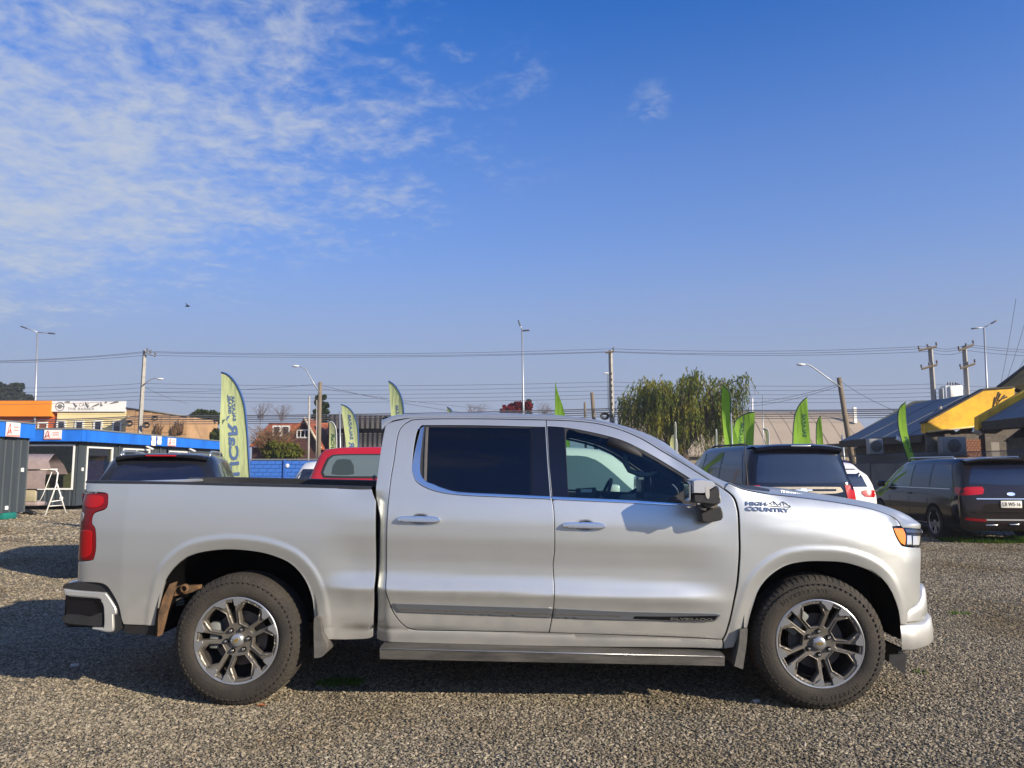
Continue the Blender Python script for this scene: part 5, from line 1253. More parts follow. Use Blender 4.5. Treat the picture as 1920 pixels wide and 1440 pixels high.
def ribbed_wall(mb, a, b, z0, z1, holes=(), pitch=.30, depth=.025):
    """vertical cladding with shallow ribs; holes = [(s0,s1,h0,h1)] along the wall"""
    a, b = Vector((*a, 0)), Vector((*b, 0)); t = (b - a).normalized(); Ln = (b - a).length; n = Vector((t.y, -t.x, 0))
    def seg(s0, s1, h0, h1):
        if s1 - s0 < .01 or h1 - h0 < .01: return
        k = max(1, int((s1 - s0) / pitch)); S = []
        for i in range(k):
            c0 = s0 + (s1 - s0) * i / k; w = (s1 - s0) / k
            S += [(c0, 0), (c0 + w * .62, 0), (c0 + w * .70, -depth), (c0 + w * .92, -depth)]
        S.append((s1, 0)); lo = [a + t * s + n * d for s, d in S]
        mb.grid([[p + Vector((0, 0, h0)) for p in lo], [p + Vector((0, 0, h1)) for p in lo]], smooth=False)
    xs = sorted(holes); cur = 0
    for s0, s1, h0, h1 in xs: seg(cur, s0, z0, z1); seg(s0, s1, z0, h0); seg(s0, s1, h1, z1); cur = s1
    seg(cur, Ln, z0, z1)
def sign(parent, M, w, h, name='sign_board', words=None):
    mb = MB(); mb.add([M @ Vector(p) for p in ((-w/2, -.015, -h/2), (w/2, -.015, -h/2), (w/2, -.015, h/2), (-w/2, -.015, h/2), (-w/2, .015, -h/2), (w/2, .015, -h/2), (w/2, .015, h/2), (-w/2, .015, h/2))], [(0, 1, 2, 3), (4, 7, 6, 5), (0, 4, 5, 1), (1, 5, 6, 2), (2, 6, 7, 3), (3, 7, 4, 0)])
    o = mb.build(name, M_SIGN, None)
    def fl(nm, P, m_, off=-.019):
        mb = MB(); mb.prism([(x * w, z * h) for x, z in P], .004, M @ Matrix.Translation((0, off, 0))); mb.build(nm, m_, o)
    fl('printed_band', [(-.5, -.5), (.5, -.5), (.5, -.36), (-.5, -.36)], M_PINKP)
    mb = MB(); mb.tube([M @ Vector((x * w, -.02, z * h)) for x, z in ((-.44, -.35), (-.36, .1), (-.28, .42), (-.22, .1), (-.24, -.2), (-.40, -.28), (-.22, .05), (-.16, -.32))], .012, n=5); mb.build('printed_mark', M_SIGNRED, o)
    for z in (.14, -.08):
        fl('printed_line', [(0, z), (.36, z), (.36, z + .1), (0, z + .1)], M_PINKP)
    return o
RX = lambda ang: Matrix.Rotation(R(ang), 4, 'Z')

# ---- site cabin at the left edge
XA = -14.92
ca = thing('site_cabin', 'dark grey site cabin with blue fascia cut by the left edge of the photo', 'cabin', (XA, 22, 0))
mb = MB(); ribbed_wall(mb, (0, -3), (0, 1.8), .18, 2.42, holes=[(.6, 3.02 - .0, 1.18, 2.1)]); ribbed_wall(mb, (0, 1.8), (-2.6, 1.8), .18, 2.42); mb.box((-1.35, -.6, 1.3), (2.5, 4.6, 2.2)); mb.build('wall', M_DKGREY, ca)
mb = MB(); mb.box((-1.25, -.6, 2.64), (2.72, 4.95, .44)); mb.build('fascia', M_BLUEF, ca)
mb = MB(); mb.box((-1.25, -.6, 2.88), (2.78, 5.0, .04)); mb.build('roof', M_ROOFGREY, ca)
wall_window(ca, (.0, -2.42), (.0, .00), 1.18, 2.1, (1, 0), mull=(.5,), glass=M_PANE)
mb = MB(); mb.box((-.2, -2, .10), (.3, .3, .16)); mb.box((-.2, 1.5, .10), (.3, .3, .16)); mb.build('footing', M_DUSTBLK, ca)
mb = MB(); mb.box((.03, 1.5, 1.45), (.06, .10, .13), bev=.02); mb.box((.02, .9, .34), (.05, .12, .12), bev=.02); mb.build('socket_box', M_WHITEF, ca)
o = sign(ca, Matrix.Translation((XA + .15, 22.75, 2.64)) @ RX(90), .62, .42); tag(o, 'small white and red sign on the fascia of the left cabin', 'sign')

# ---- the long cabin behind it: end wall facing us, side running away
cbn = thing('site_office', 'long dark grey site office with bright blue fascia and white framed windows', 'cabin', (0, 0, 0))
X1, Y0, Y1 = -15.75, 28.0, 41.5
mb = MB()
ribbed_wall(mb, (-19.5, Y0), (X1, Y0), .15, 2.46, holes=[(.9 + .93, .9 + 2.60 + .13, .72, 2.36)])
ribbed_wall(mb, (X1, Y0), (X1, Y1), .15, 2.46, holes=[(.55, 2.4, .72, 2.30), (3.2, 5.5, .9, 2.30), (7.3, 9.6, .9, 2.28)])
ribbed_wall(mb, (X1, Y1), (-19.5, Y1), .15, 2.46)
mb.build('wall', M_DKGREY, cbn)
mb = MB(); mb.box(((X1 - 19.5) / 2, (Y0 + Y1) / 2, 2.675), (19.5 + X1 + .5, Y1 - Y0 + .5, .43)); mb.build('fascia', M_BLUEF, cbn)
for yk in (Y0 + 2.8, Y0 + 6.4): mb = MB(); mb.tube([(X1 + .05, yk, .2), (X1 + .05, yk, 2.45)], .04, n=6); mb.build('down_pipe', M_DKGREY, cbn)
mb = MB(); mb.box(((X1 - 19.5) / 2, (Y0 + Y1) / 2, 2.91), (19.5 + X1 + .56, Y1 - Y0 + .56, .05)); mb.build('roof', M_ROOFGREY, cbn)
for k in range(5):
    mb = MB(); yk = Y0 + .05 + k * 3.2; mb.box((X1 + .262, yk, 2.675), (.02, .07, .43)); mb.build('fascia_joint', M_BLUEF, cbn)
wall_window(cbn, (-19.5 + .9 + .93, Y0), (-19.5 + .9 + 2.73, Y0), .72, 2.36, (0, -1))
wall_window(cbn, (X1, Y0 + .55), (X1, Y0 + 2.4), .72, 2.30, (1, 0)); wall_window(cbn, (X1, Y0 + 3.2), (X1, Y0 + 5.5), .9, 2.30, (1, 0), mull=(.5,)); wall_window(cbn, (X1, Y0 + 7.3), (X1, Y0 + 9.6), .9, 2.28, (1, 0), mull=(.5,))
mb = MB(); mb.quad((-19.3, Y0 + .2, .2), (X1 - .15, Y0 + .2, .2), (X1 - .15, Y1 - .2, .2), (-19.3, Y1 - .2, .2)); mb.quad((-19.3, Y0 + 2.7, .2), (X1 - .15, Y0 + 2.7, .2), (X1 - .15, Y0 + 2.7, 2.46), (-19.3, Y0 + 2.7, 2.46)); mb.quad((-18.6, Y0 + .2, .2), (-18.6, Y1 - .2, .2), (-18.6, Y1 - .2, 2.46), (-18.6, Y0 + .2, 2.46)); mb.build('room_wall', M_ROOMWALL, cbn)
M_DOORWOOD = mat('brown wood', (.16, .055, .02), rough=.6, var=.25)
mb = MB(); mb.box((-16.6, Y0 + 2.6, 1.25), (.85, .06, 2.1)); mb.build('inner_door', M_DOORWOOD, cbn)
mb = MB(); mb.box((-16.3, Y0 + 1.6, .85), (.5, .8, .06)); 
for x in (-16.5, -16.1): mb.box((x, Y0 + 1.6, .5), (.05, .7, .6))
mb.build('desk', mat('orange wood', (.45, .20, .05), rough=.5), cbn)
mb = MB(); mb.box((-17.2, Y0 + 2.62, 2.05), (.5, .04, .06)); mb.box((-16.95, Y0 + .8, .95), (.35, .35, .5), bev=.05); mb.build('office_chair', M_BLKP, cbn)
for yy in (Y0 + 4.9, Y0 + 9.3):
    mb = MB(); mb.box((X1 + .28, yy, 2.36), (.30, .16, .05), M=Matrix.Rotation(R(25), 4, 'Y')); mb.build('flood_light', M_WHITEF, cbn)
mb = MB(); mb.box((X1 + .03, Y0 + .28, 1.45), (.06, .09, .13), bev=.02); mb.box((X1 - .5, Y0 - .03, .42), (.12, .06, .1), bev=.02); mb.build('socket_box', M_WHITEF, cbn)
o = sign(cbn, Matrix.Translation((-16.55, Y0 - .28, 2.70)), .62, .34); tag(o, 'white sign with red mark on the blue fascia facing the camera', 'sign')
o = sign(cbn, Matrix.Translation((X1 + .285, Y0 + 7.0, 2.66)) @ RX(90), .8, .36); tag(o, 'small pink sign far along the receding blue fascia', 'sign')
mb = MB()
for k, (w_, h_, y_) in enumerate(((.42, .42, Y0 + 5.0), (.40, .36, Y0 + 5.55))):
    mb.grid([[Vector((X1 + .28 + .02 * ((i + j) % 2), y_ + w_ * i / 3, 2.87 - h_ * j / 3)) for i in range(4)] for j in range(4)])
o = mb.build('cloth', M_SIGN); tag(o, 'torn white cloth hanging over the blue fascia edge', 'cloth')

# ---- swing seat between the cabins
M_TUBE = mat('white tube', (.72, .70, .66), rough=.4); M_MAUVE = mat('mauve canvas', (.30, .235, .225), rough=.85, var=.15, vscale=5); M_CUSH = mat('beige cushion', (.34, .30, .20), rough=.9, var=.2, vscale=5)
sx, sy = -14.88, 25.3
sw = thing('swing_seat', 'mauve canopied garden swing seat on white a frame beside the cabins', 'garden swing', (sx, sy, 0))
for xo in (0, -2.0):
    mb = MB(); mb.tube([(xo - .10, -.35, .0), (xo, -.02, .95), (xo + .02, 0, 1.35), (xo - .06, 0, 1.44), (xo - .3, 0, 1.45)], .022); mb.build('frame_leg', M_TUBE, sw)
    mb = MB(); mb.tube([(xo + .17, .35, .0), (xo, .02, 1.0)], .022); mb.build('frame_leg', M_TUBE, sw)
    mb = MB(); mb.tube([(xo - .07, -.18, .42), (xo + .10, .20, .46)], .016); mb.tube([(xo - .09, -.25, .28), (xo + .12, .22, .29)], .014); mb.build('frame_brace', M_TUBE, sw)
    mb = MB(); mb.tube([(xo - .12, -.1, 1.38), (xo - .34, -.15, .62), (xo - .42, -.15, .45), (xo - .7, -.15, .43)], .012, n=6); mb.build('hanger', M_TUBE, sw)
mb = MB(); mb.tube([(0, 0, 1.46), (-2.0, 0, 1.46)], .022); mb.build('top_rail', M_TUBE, sw)
mb = MB(); rows_ = []
for i, x in enumerate(np.linspace(.0, -2.0, 7)):
    rows_.append([Vector((x + .10, .45, 1.30)), Vector((x + .02, .30, 1.62)), Vector((x - .16, .05, 1.97 - .01 * (i % 2))), Vector((x - .10, -.35, 1.72)), Vector((x + .04, -.42, 1.47))])
mb.grid(rows_); mb.build('canopy', M_MAUVE, sw)
mb = MB(); mb.grid([[Vector((x, -.40, 1.42)), Vector((x, -.44 + .02 * (i % 2), 1.12)), Vector((x, -.42, .84))] for i, x in enumerate(np.linspace(-.12, -2.0, 7))]); mb.build('back_canvas', M_MAUVE, sw)
mb = MB(); mb.box((-1.2, -.10, .36), (1.7, .5, .14), bev=.05); mb.build('seat', M_MAUVE, sw, auto=40)
mb = MB(); mb.box((-1.25, -.30, .66), (1.6, .12, .48), bev=.05); mb.build('cushion', M_CUSH, sw, auto=40)
mb = MB(); mb.box((-15.9, 23.2, .10), (1.0, .6, .2), bev=.05); o = mb.build('crate', mat('teal plastic', (.01, .16, .13), rough=.4), auto=40); tag(o, 'teal plastic tub on the ground at the left edge', 'tub'); o.location = (.55, -.15, 0)
mb = MB(); mb.tube([gnd(50, 962) + Vector((0, 0, .06)), gnd(64, 966) + Vector((0, 0, .06))], .07, n=10); o = mb.build('pipe_offcut', M_BLKP); tag(o, 'short black pipe lying on the gravel by the cabin', 'pipe')

# ---- orange and cream building, far left
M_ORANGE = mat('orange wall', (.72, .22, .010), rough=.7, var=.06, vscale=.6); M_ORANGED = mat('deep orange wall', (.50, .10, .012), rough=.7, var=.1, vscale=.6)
M_CREAM = mat('cream cladding', (.66, .56, .30), rough=.75, var=.08, vscale=.7)
D = 60.0
def fx(u): return at(u, 800, D).x
def fz(v, D_=None): return at(960, v, D_ or D).z
ob = thing('shop_building', 'orange and cream shop building with faded white banner at far left', 'building', (0, 0, 0))
mb = MB(); mb.box(((fx(-40) + fx(97)) / 2, D + 3, (fz(752) + fz(781)) / 2), (fx(97) - fx(-40), 6.6, fz(752) - fz(781))); mb.build('parapet', M_ORANGE, ob)
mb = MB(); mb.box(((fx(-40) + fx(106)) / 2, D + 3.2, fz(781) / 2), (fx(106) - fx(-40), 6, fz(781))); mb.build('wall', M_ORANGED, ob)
mb = MB(); x0, x1 = fx(106), fx(236); zt = fz(770)
nb_ = 18
for k in range(nb_):
    z0 = zt * k / nb_; mb.add([(x0, D + .02, z0), (x1, D + .02, z0), (x1, D, z0 + .03), (x0, D, z0 + .03), (x0, D, z0 + zt / nb_ - .03), (x1, D, z0 + zt / nb_ - .03), (x1, D + .03, z0 + zt / nb_), (x0, D + .03, z0 + zt / nb_)], [(0, 1, 2, 3), (3, 2, 5, 4), (4, 5, 6, 7)])
mb.box(((x0 + x1) / 2, D + 3.2, zt / 2), (x1 - x0, 6.2, zt)); mb.build('cladding', M_CREAM, ob)
for u in (115, 149, 184, 220):
    mb = MB(); xx = fx(u); w_ = .50; z0, z1 = fz(813), fz(791)
    for sgn in (-1, 1): mb.box((xx + sgn * (w_ * .5 + .05), D - .03, (z0 + z1) / 2), (.12, .10, z1 - z0 + .2))
    mb.box((xx, D - .03, z1 + .06), (w_, .10, .12)); wdw = mb.build('window', M_WHITEF, ob)
    mb = MB(); mb.box((xx, D - .01, (z0 + z1) / 2), (w_, .05, z1 - z0)); mb.build('pane', M_PANE, wdw)
wall_window(ob, (fx(68), D + .15), (fx(87), D + .15), fz(812), fz(791), (0, -1), frame=.1)
bn = MB(); bx0, bx1, bz0, bz1 = fx(97), fx(235.5), fz(772), fz(752.5)
bn.box(((bx0 + bx1) / 2, D - .12, (bz0 + bz1) / 2), (bx1 - bx0, .06, bz1 - bz0)); bno = bn.build('banner', M_SIGN); tag(bno, 'faded white banner with a round emblem over the cream wall', 'banner')
M_PRINT = mat('faded grey print', (.16, .16, .155), rough=.8)
cx_, cz_ = fx(112), fz(762.5)
mb = MB(); mb.lathe([(.36, 0), (.30, -.01), (.30, 0)], n=24, M=Matrix.Translation((cx_, D - .155, cz_))); mb.lathe([(.19, 0), (.0, -.012)], n=18, M=Matrix.Translation((cx_, D - .155, cz_)))
mb.box((cx_, D - .16, cz_), (.75, .01, .07)); mb.build('round_emblem', M_PRINT, bno)
for i, (u0, v0, u1, v1) in enumerate(((121, 754, 131, 753), (137, 755, 144, 762), (160, 754, 166, 763), (172, 763, 186, 757), (189, 754, 191, 761), (196, 756, 200, 753.5), (206, 757, 222, 752.8))):
    a_, b_ = at(u0, v0, D - .165), at(u1, v1, D - .165); mb = MB(); mb.tube([a_, b_], [.02, .09], n=4); mb.build('brush_stroke', M_PRINT, bno)
text_obj('banner_lettering', 'CAFE', .1, M_PRINT, bno, Matrix.Translation((fx(157), D - .16, fz(759.5))) @ Matrix.Rotation(R(90), 4, 'X'), fit=(.8, .24))
text_obj('banner_lettering', 'THE BARBER', .1, M_PRINT, bno, Matrix.Translation((fx(152), D - .16, fz(767))) @ Matrix.Rotation(R(90), 4, 'X'), fit=(2.1, .2))
# ---- tan panel building with sloping top
M_TAN = mat('tan board cladding', (.40, .245, .125), rough=.8, var=.2, vscale=.8)
D = 58.0
tb = thing('board_building', 'tan board clad building with sloping roof beside the cream wall', 'building', (0, 0, 0))
mb = MB(); P = [(fx(236), 0), (fx(351), 0), (fx(351), fz(781)), (fx(236), fz(766))]; mb.prism(P, 6, Matrix.Translation((0, D, 0))); mb.build('wall', M_TAN, tb)
cols = 7
for i in range(cols):
    for j in range(4):
        ua, ub = 236 + 115 * i / cols, 236 + 115 * (i + 1) / cols; zt_ = min(fz(766 + 15 * (ua - 236) / 115), fz(766 + 15 * (ub - 236) / 115)) - .03
        z0 = zt_ * j / 4 + .02; z1 = zt_ * (j + 1) / 4 - .02
        mb = MB(); mb.box(((fx(ua) + fx(ub)) / 2, D - .02 - .008 * ((i * 3 + j) % 3), (z0 + z1) / 2), (fx(ub) - fx(ua) - .05, .04, z1 - z0)); mb.build('panel', M_TAN, tb)
mb = MB(); mb.tube([at(236, 765, D - .05), at(351, 780, D - .05)], .07, n=6); mb.build('roof_edge', M_ROOFGREY, tb)
M_VINE = mat('dry vine', (.10, .055, .025), rough=.9)
for u, v in ((300, 806), (327, 808), (338, 800)):
    mb = MB()
    for k in range(14):
        a_ = at(u + random.uniform(-3, 3), v + 14, D - .15); b_ = at(u + random.uniform(-9, 9), v - random.uniform(3, 14), D - .2); m_ = a_.lerp(b_, .5) + Vector((random.uniform(-.2, .2), -.1, 0)); mb.tube([a_, m_, b_], [.06, .05, .02], n=4)
    o = mb.build('climber', M_VINE); tag(o, {300: 'dry brown climber on the tan wall nearest the concrete pole', 327: 'dry brown climber in the middle of the tan wall', 338: 'dry brown climber at the right end of the tan wall'}[u], 'climbing plant')

# ---- red roofed house behind the blue wall
M_RUSTROOF = mat('rusty red roofing', (.34, .095, .035), rough=.8, var=.4, vscale=.9, col2=(.17, .045, .02)); M_MAROON = mat('maroon cladding', (.060, .022, .018), rough=.8, var=.2)
D = 56.0
hs_ = thing('house', 'red roofed house with white framed windows behind the blue wall', 'house', (0, 0, 0))
mb = MB(); xa_, xb_ = fx(468), fx(602); zr, ze = fz(789), fz(838)
mb.box(((xa_ + xb_) / 2, D + 4.4, ze / 2), (xb_ - xa_, 7.4, ze)); mb.build('wall', M_MAROON, hs_)
# main roof: slope facing the camera, as sheets
nsh = 16
for k in range(nsh):
    a_, b_ = xa_ + (xb_ - xa_) * k / nsh, xa_ + (xb_ - xa_) * (k + 1) / nsh; dz = .03 * (k % 2)
    mb = MB(); mb.box((0, 0, 0), (b_ - a_ - .02, math.hypot(4.4, zr - ze), .05), M=Matrix.Rotation(math.atan2(zr - ze, 4.4), 4, 'X'))
    mb.v = [tuple(Vector(v) + Vector(((a_ + b_) / 2, D + 2.2, (zr + ze) / 2 + dz))) for v in mb.v]; mb.build('roof_sheet', M_RUSTROOF, hs_)
mb = MB(); mb.quad((xa_, D + 4.4, zr), (xb_, D + 4.4, zr), (xb_, D + 8.4, ze), (xa_, D + 8.4, ze)); mb.tube([(xa_, D + 4.4, zr + .03), (xb_, D + 4.4, zr + .03)], .09, n=6); mb.build('roof', M_RUSTROOF, hs_)
# front gable
gx0, gx1, gxm = fx(545), fx(615), fx(583); gz0, gz1 = fz(842), fz(786)
mb = MB(); mb.prism([(gx0 + .3, 0), (gx1 - .3, 0), (gx1 - .3, gz0 + .5), (gxm, gz1 - .25), (gx0 + .3, gz0 + .5)], 4, Matrix.Translation((0, D - 1.6, 0))); mb.build('gable_wall', M_MAROON, hs_)
for s0, s1 in ((gx0, gxm), (gx1, gxm)):
    for k in range(5):
        y_ = D - 1.9 + k * .9; mb = MB(); q = [Vector((s0, y_, gz0)), Vector((s1, y_, gz1)), Vector((s1, y_ + .86, gz1)), Vector((s0, y_ + .86, gz0))]; mb.add([p + Vector((0, 0, .03 * (k % 2))) for p in q] + [p + Vector((0, 0, -.08)) for p in q], [(0, 1, 2, 3), (4, 7, 6, 5), (0, 4, 5, 1), (1, 5, 6, 2), (2, 6, 7, 3), (3, 7, 4, 0)]); mb.build('roof_sheet', M_RUSTROOF, hs_)
mb = MB(); mb.tube([(gxm, D - 1.93, gz1), (gx1, D - 1.93, gz0)], .09, n=4); mb.build('barge_board', mat('pale trim', (.50, .42, .30), rough=.7), hs_)
wall_window(hs_, (fx(568), D - 1.62), (fx(591), D - 1.62), fz(823), fz(807), (0, -1), frame=.09, mull=(.33, .66), glass=M_PANE)
for u in (514, 531):
    e_ = MB(); e_.box((fx(u), D + 1.6, fz(816) + .25), (.62, 1.8, 1.1)); d_ = e_.build('dormer', M_RUSTROOF, hs_)
    mb = MB(); mb.box((fx(u), D + .67, fz(816) + .25), (.62, .06, 1.0)); mb.build('dormer_window', M_WHITEF, d_)
    mb = MB(); mb.box((fx(u), D + .63, fz(816) + .25), (.42, .03, .78)); mb.build('pane', M_PANE, d_)
wall_window(hs_, (fx(563), D - 1.62), (fx(573), D - 1.62), fz(858), fz(846), (0, -1), frame=.08, glass=M_PANE)
# ---- blue block wall
M_BLUEW = mat('blue painted block', (.030, .135, .48), rough=.75, var=.22, vscale=1.2, bump=.2)
wl = thing('boundary_wall', 'blue painted block wall behind the parked cars', 'wall', (0, 0, 0))
D = 40.0; zt = at(500, 862, D).z; xw0, xw1 = at(455, 870, D).x, at(640, 870, D).x
mb = MB(); mb.box(((xw0 + xw1) / 2 - 3, D + .12, zt / 2 - .02), (xw1 - xw0 + 6, .16, zt - .04)); mb.build('wall_core', M_BLUEW, wl)
M_BLUEJ = mat('blue pier', (.022, .10, .38), rough=.75)
bh, bw_ = .20, .42; bme = None
for r_ in range(int(zt / bh)):
    for k in range(int((xw1 - xw0) / bw_)):
        x_ = xw0 + (k + .5 + (.5 if r_ % 2 else 0)) * bw_
        if x_ > xw1 - .2: continue
        if bme is None:
            mb = MB(); mb.box((0, 0, 0), (bw_ - .018, .06, bh - .018), bev=.008); o = mb.build('block', M_BLUEW, wl); bme = o.data
        else: o = link('block', bme, wl)
        o.location = (x_, D + .02 + random.uniform(-.008, .008), zt - (r_ + .5) * bh - .04)
for u in (534,):
    mb = MB(); mb.box((at(u, 870, D).x, D + .0, zt / 2), (.10, .16, zt)); mb.build('pier', M_BLUEJ, wl)
mb = MB(); mb.box(((xw0 + xw1) / 2 - 3, D + .1, zt + .02), (xw1 - xw0 + 6, .26, .06)); mb.build('coping', M_ROOFGREY, wl)
mb = MB(); mb.lathe([(.10, 0), (.0, -.03)], n=12, M=Matrix.Translation(at(539, 873, D - .06))); mb.build('wall_plate', M_SIGN, wl)

# ---- dark corrugated shed
M_SHED = mat('dark corrugated sheet', (.030, .028, .032), rough=.65, var=.25, vscale=1.0, stretch=(4, 1, .4))
D = 55.0
sh_ = thing('metal_shed', 'dark corrugated metal shed behind the red pickup', 'shed', (0, 0, 0))
def corr(mb, xa, xb, y, z0, z1, pitch=.34, dep=.08):
    n = int((xb - xa) / pitch) * 4; mb.grid([[Vector((xa + (xb - xa) * i / n, y - dep * (0, .5, 1, .5)[i % 4], z)) for i in range(n + 1)] for z in (z0, z1)], smooth=False)
mb = MB(); corr(mb, fx(618), fx(760), D - .4, fz(804), fz(779)); mb.box(((fx(618) + fx(760)) / 2, D + 3, fz(792)), (fx(760) - fx(618), 6.6, fz(779.5) - fz(804))); mb.build('upper_cladding', M_SHED, sh_)
mb = MB(); corr(mb, fx(616), fx(760), D, 0, fz(812)); mb.box(((fx(616) + fx(760)) / 2, D + 3.4, fz(803.5) / 2), (fx(760) - fx(616), 6.6, fz(803.5))); mb.build('lower_cladding', M_SHED, sh_)
mb = MB(); mb.box((fx(632), D + 1.2, 2.2), (.5, .5, 4.4)); o = mb.build('water_tank', mat('pale tank', (.5, .45, .38), rough=.7)); tag(o, 'pale cylinder standing in front of the dark shed', 'tank')
# ---- big warehouse with beige curved roof
M_BEIGE = mat('beige roofing sheet', (.30, .245, .185), rough=.75, var=.10, vscale=.25); M_BEIGED = mat('warehouse wall', (.22, .18, .14), rough=.8, var=.1)
D = 74.0
wh = thing('warehouse', 'long warehouse with beige curved roof behind the willow', 'warehouse', (0, 0, 0))
xa_, xb_ = at(1175, 800, D).x, at(1652, 800, D).x; zt = at(1500, 769.5, D + 7).z
def arc(t): return Vector((0, D + 14 * t * .62, 2.6 + (zt - 2.6) * math.sin(t * math.pi / 2)))
nP = 16
for k in range(nP):
    a_, b_ = xa_ + (xb_ - xa_) * k / nP + .03, xa_ + (xb_ - xa_) * (k + 1) / nP - .03
    for j in range(2):
        ts = np.linspace(j / 2 + .003, (j + 1) / 2 - .003, 6); mb = MB()
        mb.grid([[Vector((x, 0, .012 * ((k * 7 + j * 3) % 4))) + arc(t) for x in (a_, b_)] for t in ts]); mb.grid([[Vector((x, 0, -.06)) + arc(t) for x in (a_, b_)] for t in ts]); mb.build('roof_panel', M_BEIGE, wh)
mb = MB(); mb.grid([[Vector((x, .02, -.10)) + arc(t) for x in (xa_, xb_)] for t in np.linspace(0, 1, 14)]); mb.box(((xa_ + xb_) / 2, D + 7, 1.3), (xb_ - xa_, 13, 2.7)); mb.build('wall', M_BEIGED, wh)
mb = MB(); mb.box((at(1638, 790, D).x, D + 4, zt - .7), (.3, .3, 1.6)); mb.build('roof_vent', M_WHITEF, wh)
# ---- small cream kiosk between
D = 42.0
ks = thing('kiosk', 'small cream kiosk with dark flat roof right of the leaning pole', 'kiosk', (0, 0, 0))
mb = MB(); mb.box(((fx(1572) + fx(1648)) / 2, D + 1.5, fz(842) / 2), (fx(1648) - fx(1572), 3, fz(842))); mb.build('wall', mat('cream plaster', (.52, .42, .27), rough=.8, var=.2), ks)
mb = MB(); mb.box(((fx(1570) + fx(1650)) / 2, D + 1.3, fz(837)), (fx(1650) - fx(1570) + .3, 3.8, .30)); mb.build('roof', M_BLKP, ks)

# ---- yellow and slate workshop units on the right
M_YEL = mat('weathered yellow plaster', (.66, .36, .030), rough=.8, var=.35, vscale=.9, col2=(.36, .17, .03), bump=.15)
def stain(m):
    t = m.node_tree; b = t.nodes['Principled BSDF']; n = NT(t); tcn = n('ShaderNodeTexCoord')
    no = n('ShaderNodeTexNoise'); no.inputs['Scale'].default_value = .8; no.inputs['Detail'].default_value = 8; no.inputs['Roughness'].default_value = .75; t.links.new(tcn.outputs['Object'], no.inputs['Vector'])
    t.links.new(ramp(t, no.outputs[0], [(.30, (.16, .08, .02)), (.40, (.58, .31, .02)), (.54, (.78, .46, .025))]), b.inputs['Base Color'])
stain(M_YEL)
M_YELT = mat('pale yellow trim', (.62, .46, .20), rough=.75, var=.15)
M_SLATE = mat('slate blue roofing', (.095, .115, .135), rough=.55, var=.2, vscale=1.0, stretch=(1, 4, 1))
M_DKWOOD = mat('dark eave timber', (.045, .035, .028), rough=.8, var=.3); M_BRICK = mat('shaded brick', (.20, .085, .045), rough=.85, var=.35, vscale=4); M_DKWALL = mat('dark workshop wall', (.10, .085, .07), rough=.85, var=.3)
XE, ZE, XR, ZR = 14.75, 2.78, 17.9, 4.35
def unit(label, y0, y1, XE, ZE, XR, ZR):
    u = thing('workshop_unit', label, 'workshop', (XE, y0, 0)); Ln = y1 - y0
    sl_ = math.hypot(XR - XE, ZR - ZE); n = max(3, int(Ln / .9))
    for k in range(n):
        q = [Vector((-.25, Ln * k / n + .01, ZE - .10)), Vector((-.25, Ln * (k + 1) / n - .01, ZE - .10)), Vector((XR - XE, Ln * (k + 1) / n - .01, ZR)), Vector((XR - XE, Ln * k / n + .01, ZR))]
        mb = MB(); mb.add([p + Vector((0, 0, .02 * (k % 2))) for p in q] + [p + Vector((0, 0, -.05)) for p in q], [(0, 3, 2, 1), (4, 5, 6, 7), (0, 1, 5, 4), (1, 2, 6, 5), (2, 3, 7, 6), (3, 0, 4, 7)]); mb.build('roof_sheet', M_SLATE, u)
    mb = MB(); mb.add([(XR - XE, 0, ZR), (XR - XE, Ln, ZR), (2 * (XR - XE), Ln, ZE), (2 * (XR - XE), 0, ZE)], [(0, 1, 2, 3)]); mb.build('rear_roof', M_SLATE, u)
    mb = MB(); mb.box((-.27, Ln / 2, ZE - .24), (.07, Ln, .26)); mb.box((-.10, Ln / 2, ZE - .36), (.4, Ln - .02, .04)); mb.build('eave_board', M_DKWOOD, u)
    mb = MB(); mb.box((XR - XE + .25, Ln / 2, 1.2), (2 * (XR - XE) - .3, Ln - .02, 2.4)); mb.prism([(.3, 2.3), (2 * (XR - XE) - .3, 2.3), (XR - XE, ZR - .15)], .1, Matrix.Translation((0, .02, 0))); mb.prism([(.3, 2.3), (2 * (XR - XE) - .3, 2.3), (XR - XE, ZR - .15)], .1, Matrix.Translation((0, Ln - .12, 0))); mb.build('wall', M_DKWALL, u); return u
def parapet(name, label, y, P, th=.28, m=None):
    e = thing(name, label, 'parapet wall', (0, y, 0)); mb = MB(); mb.prism(P, th); mb.build('plaster_face', m or M_YEL, e)
    return e
uf = unit('slate roofed workshop unit between the two yellow parapets', 27.15, 34.0, XE, ZE, XR, ZR)
un = unit('nearest slate roofed workshop unit at the right edge of the photo', 15.0, 23.3, 14.55, 3.02, 19.2, 5.65)  # ridge carried high out of view to throw shade on the brick wall
def par_xy(px, Y): return [(at(u, v, Y).x, at(u, v, Y).z) for u, v in px]
e = parapet('yellow_parapet', 'large stained yellow parapet wall sloping down to the left', 26.8, par_xy([(1734, 794), (1848, 731), (1902, 727), (1904, 800), (1832, 799), (1740, 809), (1735, 812)], 26.8))
mb = MB(); mb.tube([at(1740, 810, 26.76), at(1834, 799, 26.76)], .035, n=6); e2 = mb.build('lower_trim', M_YELT, e); e2.location = (0, -26.8, 0)
mb = MB(); a_, b_, c_ = at(1734, 794, 26.75), at(1848, 731, 26.75), at(1902, 727, 26.75)
